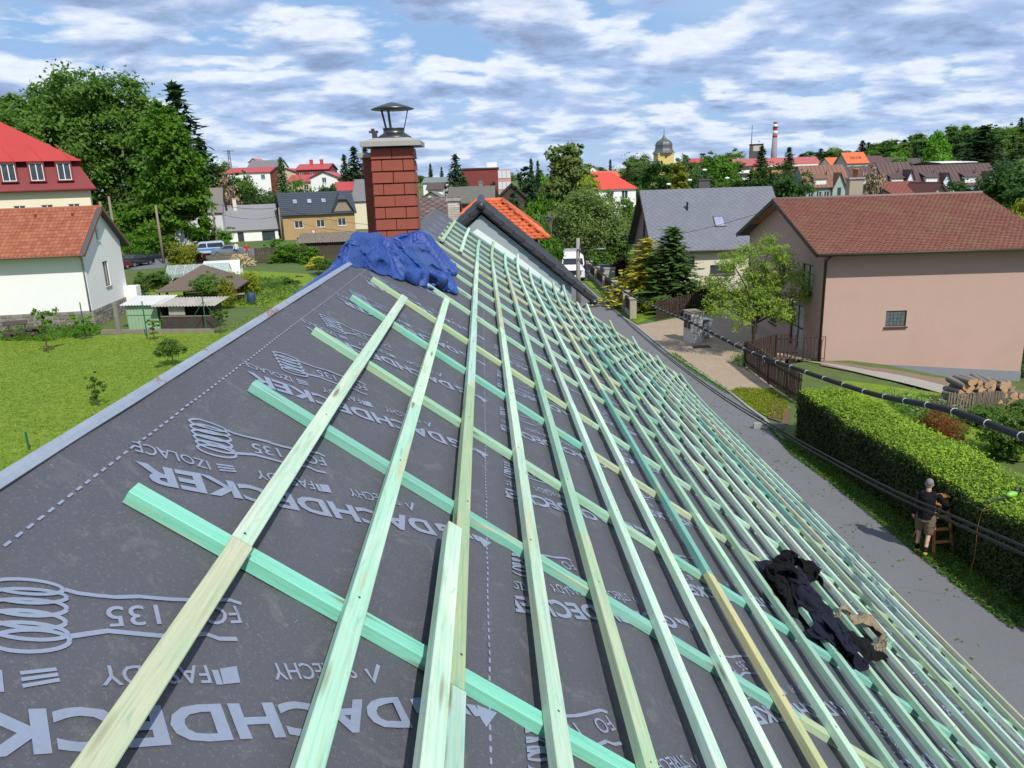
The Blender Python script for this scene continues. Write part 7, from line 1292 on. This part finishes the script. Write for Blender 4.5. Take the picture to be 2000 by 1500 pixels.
# ================================================================== LEFT GARDEN BUILDINGS AND THINGS
def corr(mb, x0, x1, y0, y1, z0, z1, n, amp=.03):
    for i in range(n*2):
        a_, b_ = x0+(x1-x0)*i/(2*n), x0+(x1-x0)*(i+1)/(2*n); da, db = (amp if i % 2 else -amp), (-amp if i % 2 else amp); mb.add([(a_, y0, z0+da), (b_, y0, z0+db), (b_, y1, z1+db), (a_, y1, z1+da)], [(0,1,2,3)])
GRN = mat('pale_green_sheet', (0.26, 0.40, 0.24), .7, .1, 2); ASB = mat('grey_corrugated', (0.34, 0.32, 0.28), .9, .2, 2, dirt=(0.22, 0.19, 0.14), dscale=1.5); ASB2 = mat('pale_corrugated', (0.50, 0.50, 0.48), .8, .12, 2); DW = mat('dark_old_boards', (0.06, 0.045, 0.036), .9, .3, 4)
p = at_z(252, 643); S1 = empty('shed', (p[0], p[1], 0), R_(-6), 'pale green corrugated shed at the edge of the lawn', 'shed'); g = MB()
for i in range(18): g.add([(.12*i, -.015*(i % 2), 0), (.12*(i+1), -.015*((i+1) % 2), 0), (.12*(i+1), -.015*((i+1) % 2), 1.55), (.12*i, -.015*(i % 2), 1.55)], [(0,1,2,3)])
g.box(0, .03, .01, 1.8, 0, 1.55).box(2.13, 2.16, .01, 1.8, 0, 1.55); g.build('wall', GRN, S1); r_ = MB(); corr(r_, -.35, 2.6, -.25, 2.0, 1.62, 1.95, 14); r_.build('roof', ASB2, S1, fix=False); MB().box(0, 2.16, -.05, -.02, .95, 1.0).build('rail', GRN, S1)
p = at_z(318, 644); S2 = empty('shed', (p[0], p[1], 0), R_(-6), 'dark low shed with a grey corrugated roof beside the green one', 'shed')
for k in range(6): MB().box(0, 3.4, -.02, .02, .02+.135*k, .14+.135*k).build('board', DW, S2)
MB().box(0, 3.4, 1.6, 1.65, 0, 1.6).box(-.02, .03, 0, 1.6, 0, 1.55).box(3.37, 3.42, 0, 1.6, 0, 1.55).build('wall', DW, S2); r_ = MB(); corr(r_, -.5, 3.9, -.35, 1.9, 1.58, 1.85, 20); r_.build('roof', ASB, S2, fix=False); MB().box(.0, 3.4, -.06, .06, .85, .9).build('rail', mat('old_rail', (0.25, 0.2, 0.15), .9), S2); MB().box(.6, 1.7, -.03, 0, .95, 1.5).build('hatch', ASB, S2)
p = at_z(392, 592); GZ = empty('gazebo', (p[0], p[1]+1.5, 0), R_(8), 'brown pyramid-roofed garden gazebo behind the sheds', 'gazebo'); zt = at_y(395, 515, p[1]+2.2)[2]; ze = at_y(330, 563, p[1])[2]; w = 3.1
for sx in (-1, 1):
    for sy in (-1, 1): MB().box(sx*2.4-.07, sx*2.4+.07, sy*2.4-.07, sy*2.4+.07, 0, ze+.2).build('post', DW, GZ)
MB().add([(-w, -w, ze), (w, -w, ze), (w, w, ze), (-w, w, ze), (0, 0, zt), (-w, -w, ze-.1), (w, -w, ze-.1), (w, w, ze-.1), (-w, w, ze-.1)], [(0,1,4),(1,2,4),(2,3,4),(3,0,4),(0,5,6,1),(1,6,7,2),(2,7,8,3),(3,8,5,0),(5,8,7,6)]).build('roof', mat('brown_felt_roof', (0.125, 0.095, 0.075), .95, .12, 3, .3, 60), GZ)
for k in range(7): MB().box(-2.4, 2.4, 2.36, 2.4, .02+.2*k, .18+.2*k).build('board', DW, GZ)
for k in range(4): MB().box(-.2, 2.4, -2.42, -2.38, .02+.2*k, .18+.2*k).build('board', DW, GZ)
p = at_z(310, 578); GHS = empty('greenhouse', (p[0], p[1]+2, 0), R_(12), 'garden greenhouse of clear panes behind the gazebo', 'greenhouse'); fr_ = MB(); gl = MB(); PLG = None
m, nt, N, L, b = nodes_of('clear_greenhouse_pane'); b.inputs['Base Color'].default_value = (0.75, 0.82, 0.80, 1); b.inputs['Roughness'].default_value = .12; b.inputs['Transmission Weight'].default_value = .75; b.inputs['IOR'].default_value = 1.1; PLG = m
sec = [(0, 0), (0, 1.6), (1.3, 2.3), (2.6, 1.6), (2.6, 0)]
for i in range(8):
    for (y0, z0), (y1, z1) in zip(sec[:-1], sec[1:]): fr_.bar((.75*i, y0, z0), (.75*i, y1, z1), .05, .05, (1, 0, 0))
    if i < 7:
        for (y0, z0), (y1, z1) in zip(sec[:-1], sec[1:]): MB().prism([(.75*i+.04, y0, z0), (.75*i+.71, y0, z0), (.75*i+.71, y1, z1), (.75*i+.04, y1, z1)], (0, .006, .006)).build('pane', PLG, GHS)
fr_.build('frame', mat('greenhouse_frame', (0.5, 0.52, 0.5), .5), GHS)
p = at_z(395, 545); PT_ = empty('polytunnel', (p[0], p[1]+1, 0), R_(12), 'low white plastic tunnel behind the gazebo roof', 'polytunnel'); t_ = MB(); 
for i in range(4):
    for k in range(8): a0, a1 = math.pi*k/8, math.pi*(k+1)/8; t_.add([(.9*i, -1.3*math.cos(a0), 1.7*math.sin(a0)), (.9*(i+1), -1.3*math.cos(a0), 1.7*math.sin(a0)), (.9*(i+1), -1.3*math.cos(a1), 1.7*math.sin(a1)), (.9*i, -1.3*math.cos(a1), 1.7*math.sin(a1))], [(0,1,2,3)])
t_.build('cover', mat('white_plastic_film', (0.62, 0.66, 0.66), .35, .1, 3), PT_, True)
p = at_z(588, 500); OS = empty('shed', (p[0], p[1], 0), R_(6), 'long low shed with mossy brown corrugated roof behind the tarpaulin', 'shed'); r_ = MB(); corr(r_, -.5, 10.5, -.6, 4.5, 1.7, 2.7, 40, .05); r_.build('roof', mat('mossy_corrugated', (0.16, 0.125, 0.10), .95, .35, 2.5, dirt=(0.30, 0.27, 0.23), dscale=3), OS, fix=False); MB().box(0, 10, 0, 4, 0, 1.75).build('wall', DW, OS)
bz = at_z(40, 662); LBn = empty('log_bench', (bz[0], bz[1], 0), R_(15), 'rough dark log bench with table on the lawn', 'bench'); MB().box(-.9, .9, -.25, .25, .36, .46).build('seat', DW, LBn); 
for sx in (-.6, .6): MB().tube([(sx, -.35, .18), (sx, .35, .18)], .18, 10).build('leg', DW, LBn)
MB().bar((-1.0, .5, .95), (.4, .5, .98), .3, .07, (0, -1, .6)).build('backrest', DW, LBn); [MB().tube([(x_, .45, 0), (x_, .5, .95)], .06, 8).build('back_post', DW, LBn) for x_ in (-.7, .25)]; MB().box(.3, 1.5, -.4, .3, .62, .7).build('table_top', DW, LBn); MB().box(.8, 1.1, -.2, .1, 0, .62).build('table_leg', DW, LBn)
GP = mat('green_fence_post', (0.015, 0.11, 0.06), .5)
for x, yb, yt, lab in ((404, 648, 578, 'tall green metal corner post with braces by the dark shed'), (288, 660, 588, 'green metal fence post in front of the green shed'), (57, 880, 843, 'short green metal post low at the left edge of the lawn'), (168, 660, 590, 'thin dark fence post before the cottage wall')):
    p = at_z(x, yb); t = at_y(x, yt, p[1]); H = empty('fence_post', (p[0], p[1], 0), 0, lab, 'post'); MB().tube([(0, 0, -.1), (0, 0, t[2])], .035, 8).build('shaft', GP, H)
    if 'corner' in lab: MB().tube([(0, 0, t[2]*.85), (-1.5, .1, 0)], .02, 6).tube([(0, 0, t[2]*.85), (1.2, .3, 0)], .02, 6).build('brace', GP, H)
wl = [at_z(x, y) for x, y in ((200, 652), (290, 652), (420, 650))]; 
tag(MB().bar((wl[0][0], wl[0][1], .1), (wl[2][0], wl[2][1], .1), .25, .32).build('low_wall', mat('old_concrete_kerb', (0.22, 0.19, 0.15), .95, .3, 3)), 'low old concrete edging between lawn and sheds', 'wall')
p = at_z(227, 655); H = empty('fence_post', (p[0], p[1]+.5, 0), 0, 'old concrete fence post at the cottage corner', 'post'); MB().box(-.12, .12, -.12, .12, 0, 2.0).build('shaft', mat('mossy_concrete', (0.20, 0.185, 0.15), .95, .3, 4), H)
p = at_z(462, 592); TBL = empty('garden_table', (p[0], p[1], 0), .3, 'small garden table with an orange crate beside the gazebo', 'table'); MB().box(-.7, .7, -.35, .35, .68, .74).build('top', mat('old_rail', (0.25, 0.2, 0.15)), TBL)
for sx in (-.6, .6): MB().tube([(sx, 0, 0), (sx, 0, .68)], .03, 6).build('leg', STEEL, TBL)
CR = empty('crate', (p[0]-.2, p[1], .745), .5, 'orange plastic crate standing on the garden table', 'crate'); cm_ = mat('orange_plastic', (0.60, 0.17, 0.04), .5); MB().box(-.3, .3, -.2, .2, 0, .03).box(-.3, .3, -.2, -.18, .03, .32).box(-.3, .3, .18, .2, .03, .32).box(-.3, -.28, -.18, .18, .03, .32).box(.28, .3, -.18, .18, .03, .32).build('body', cm_, CR)
p = at_z(492, 594); WBt = empty('water_barrel', (p[0], p[1], 0), 0, 'dark blue water barrel right of the garden table', 'barrel'); MB().lathe([(.28, 0), (.32, .2), (.33, .5), (.3, .85), (.28, .88)], 16).build('body', mat('blue_barrel', (0.02, 0.05, 0.12), .5), WBt, True)
p = at_z(538, 500); SG = empty('road_sign', (p[0], p[1]+22, 0), 0, 'triangular give way sign in front of the low white house', 'sign'); zs_ = at_y(538, 456, p[1]+22)[2]; MB().tube([(0, 0, 0), (0, 0, zs_)], .04, 6).build('post', STEEL, SG); MB().prism([(-.5, -.06, zs_+.4), (.5, -.06, zs_+.4), (0, -.06, zs_-.45)], (0, .02, 0)).build('border', mat('sign_red', (0.5, 0.02, 0.02), .4), SG); MB().prism([(-.33, -.07, zs_+.29), (.33, -.07, zs_+.29), (0, -.07, zs_-.27)], (0, .008, 0)).build('centre', W_WHITE, SG)
p = at_z(293, 497); TBx = empty('cabinet', (p[0], p[1], 0), 0, 'small cream kiosk box beside the lane', 'cabinet'); MB().box(-.5, .5, -.4, .4, 0, 1.5).build('housing', W_CREAM, TBx); MB().box(-.15, .15, -.42, -.4, .5, 1.2).build('door', DRED, TBx); MB().box(-.58, .58, -.48, .48, 1.503, 1.62).build('roof', CONC, TBx)
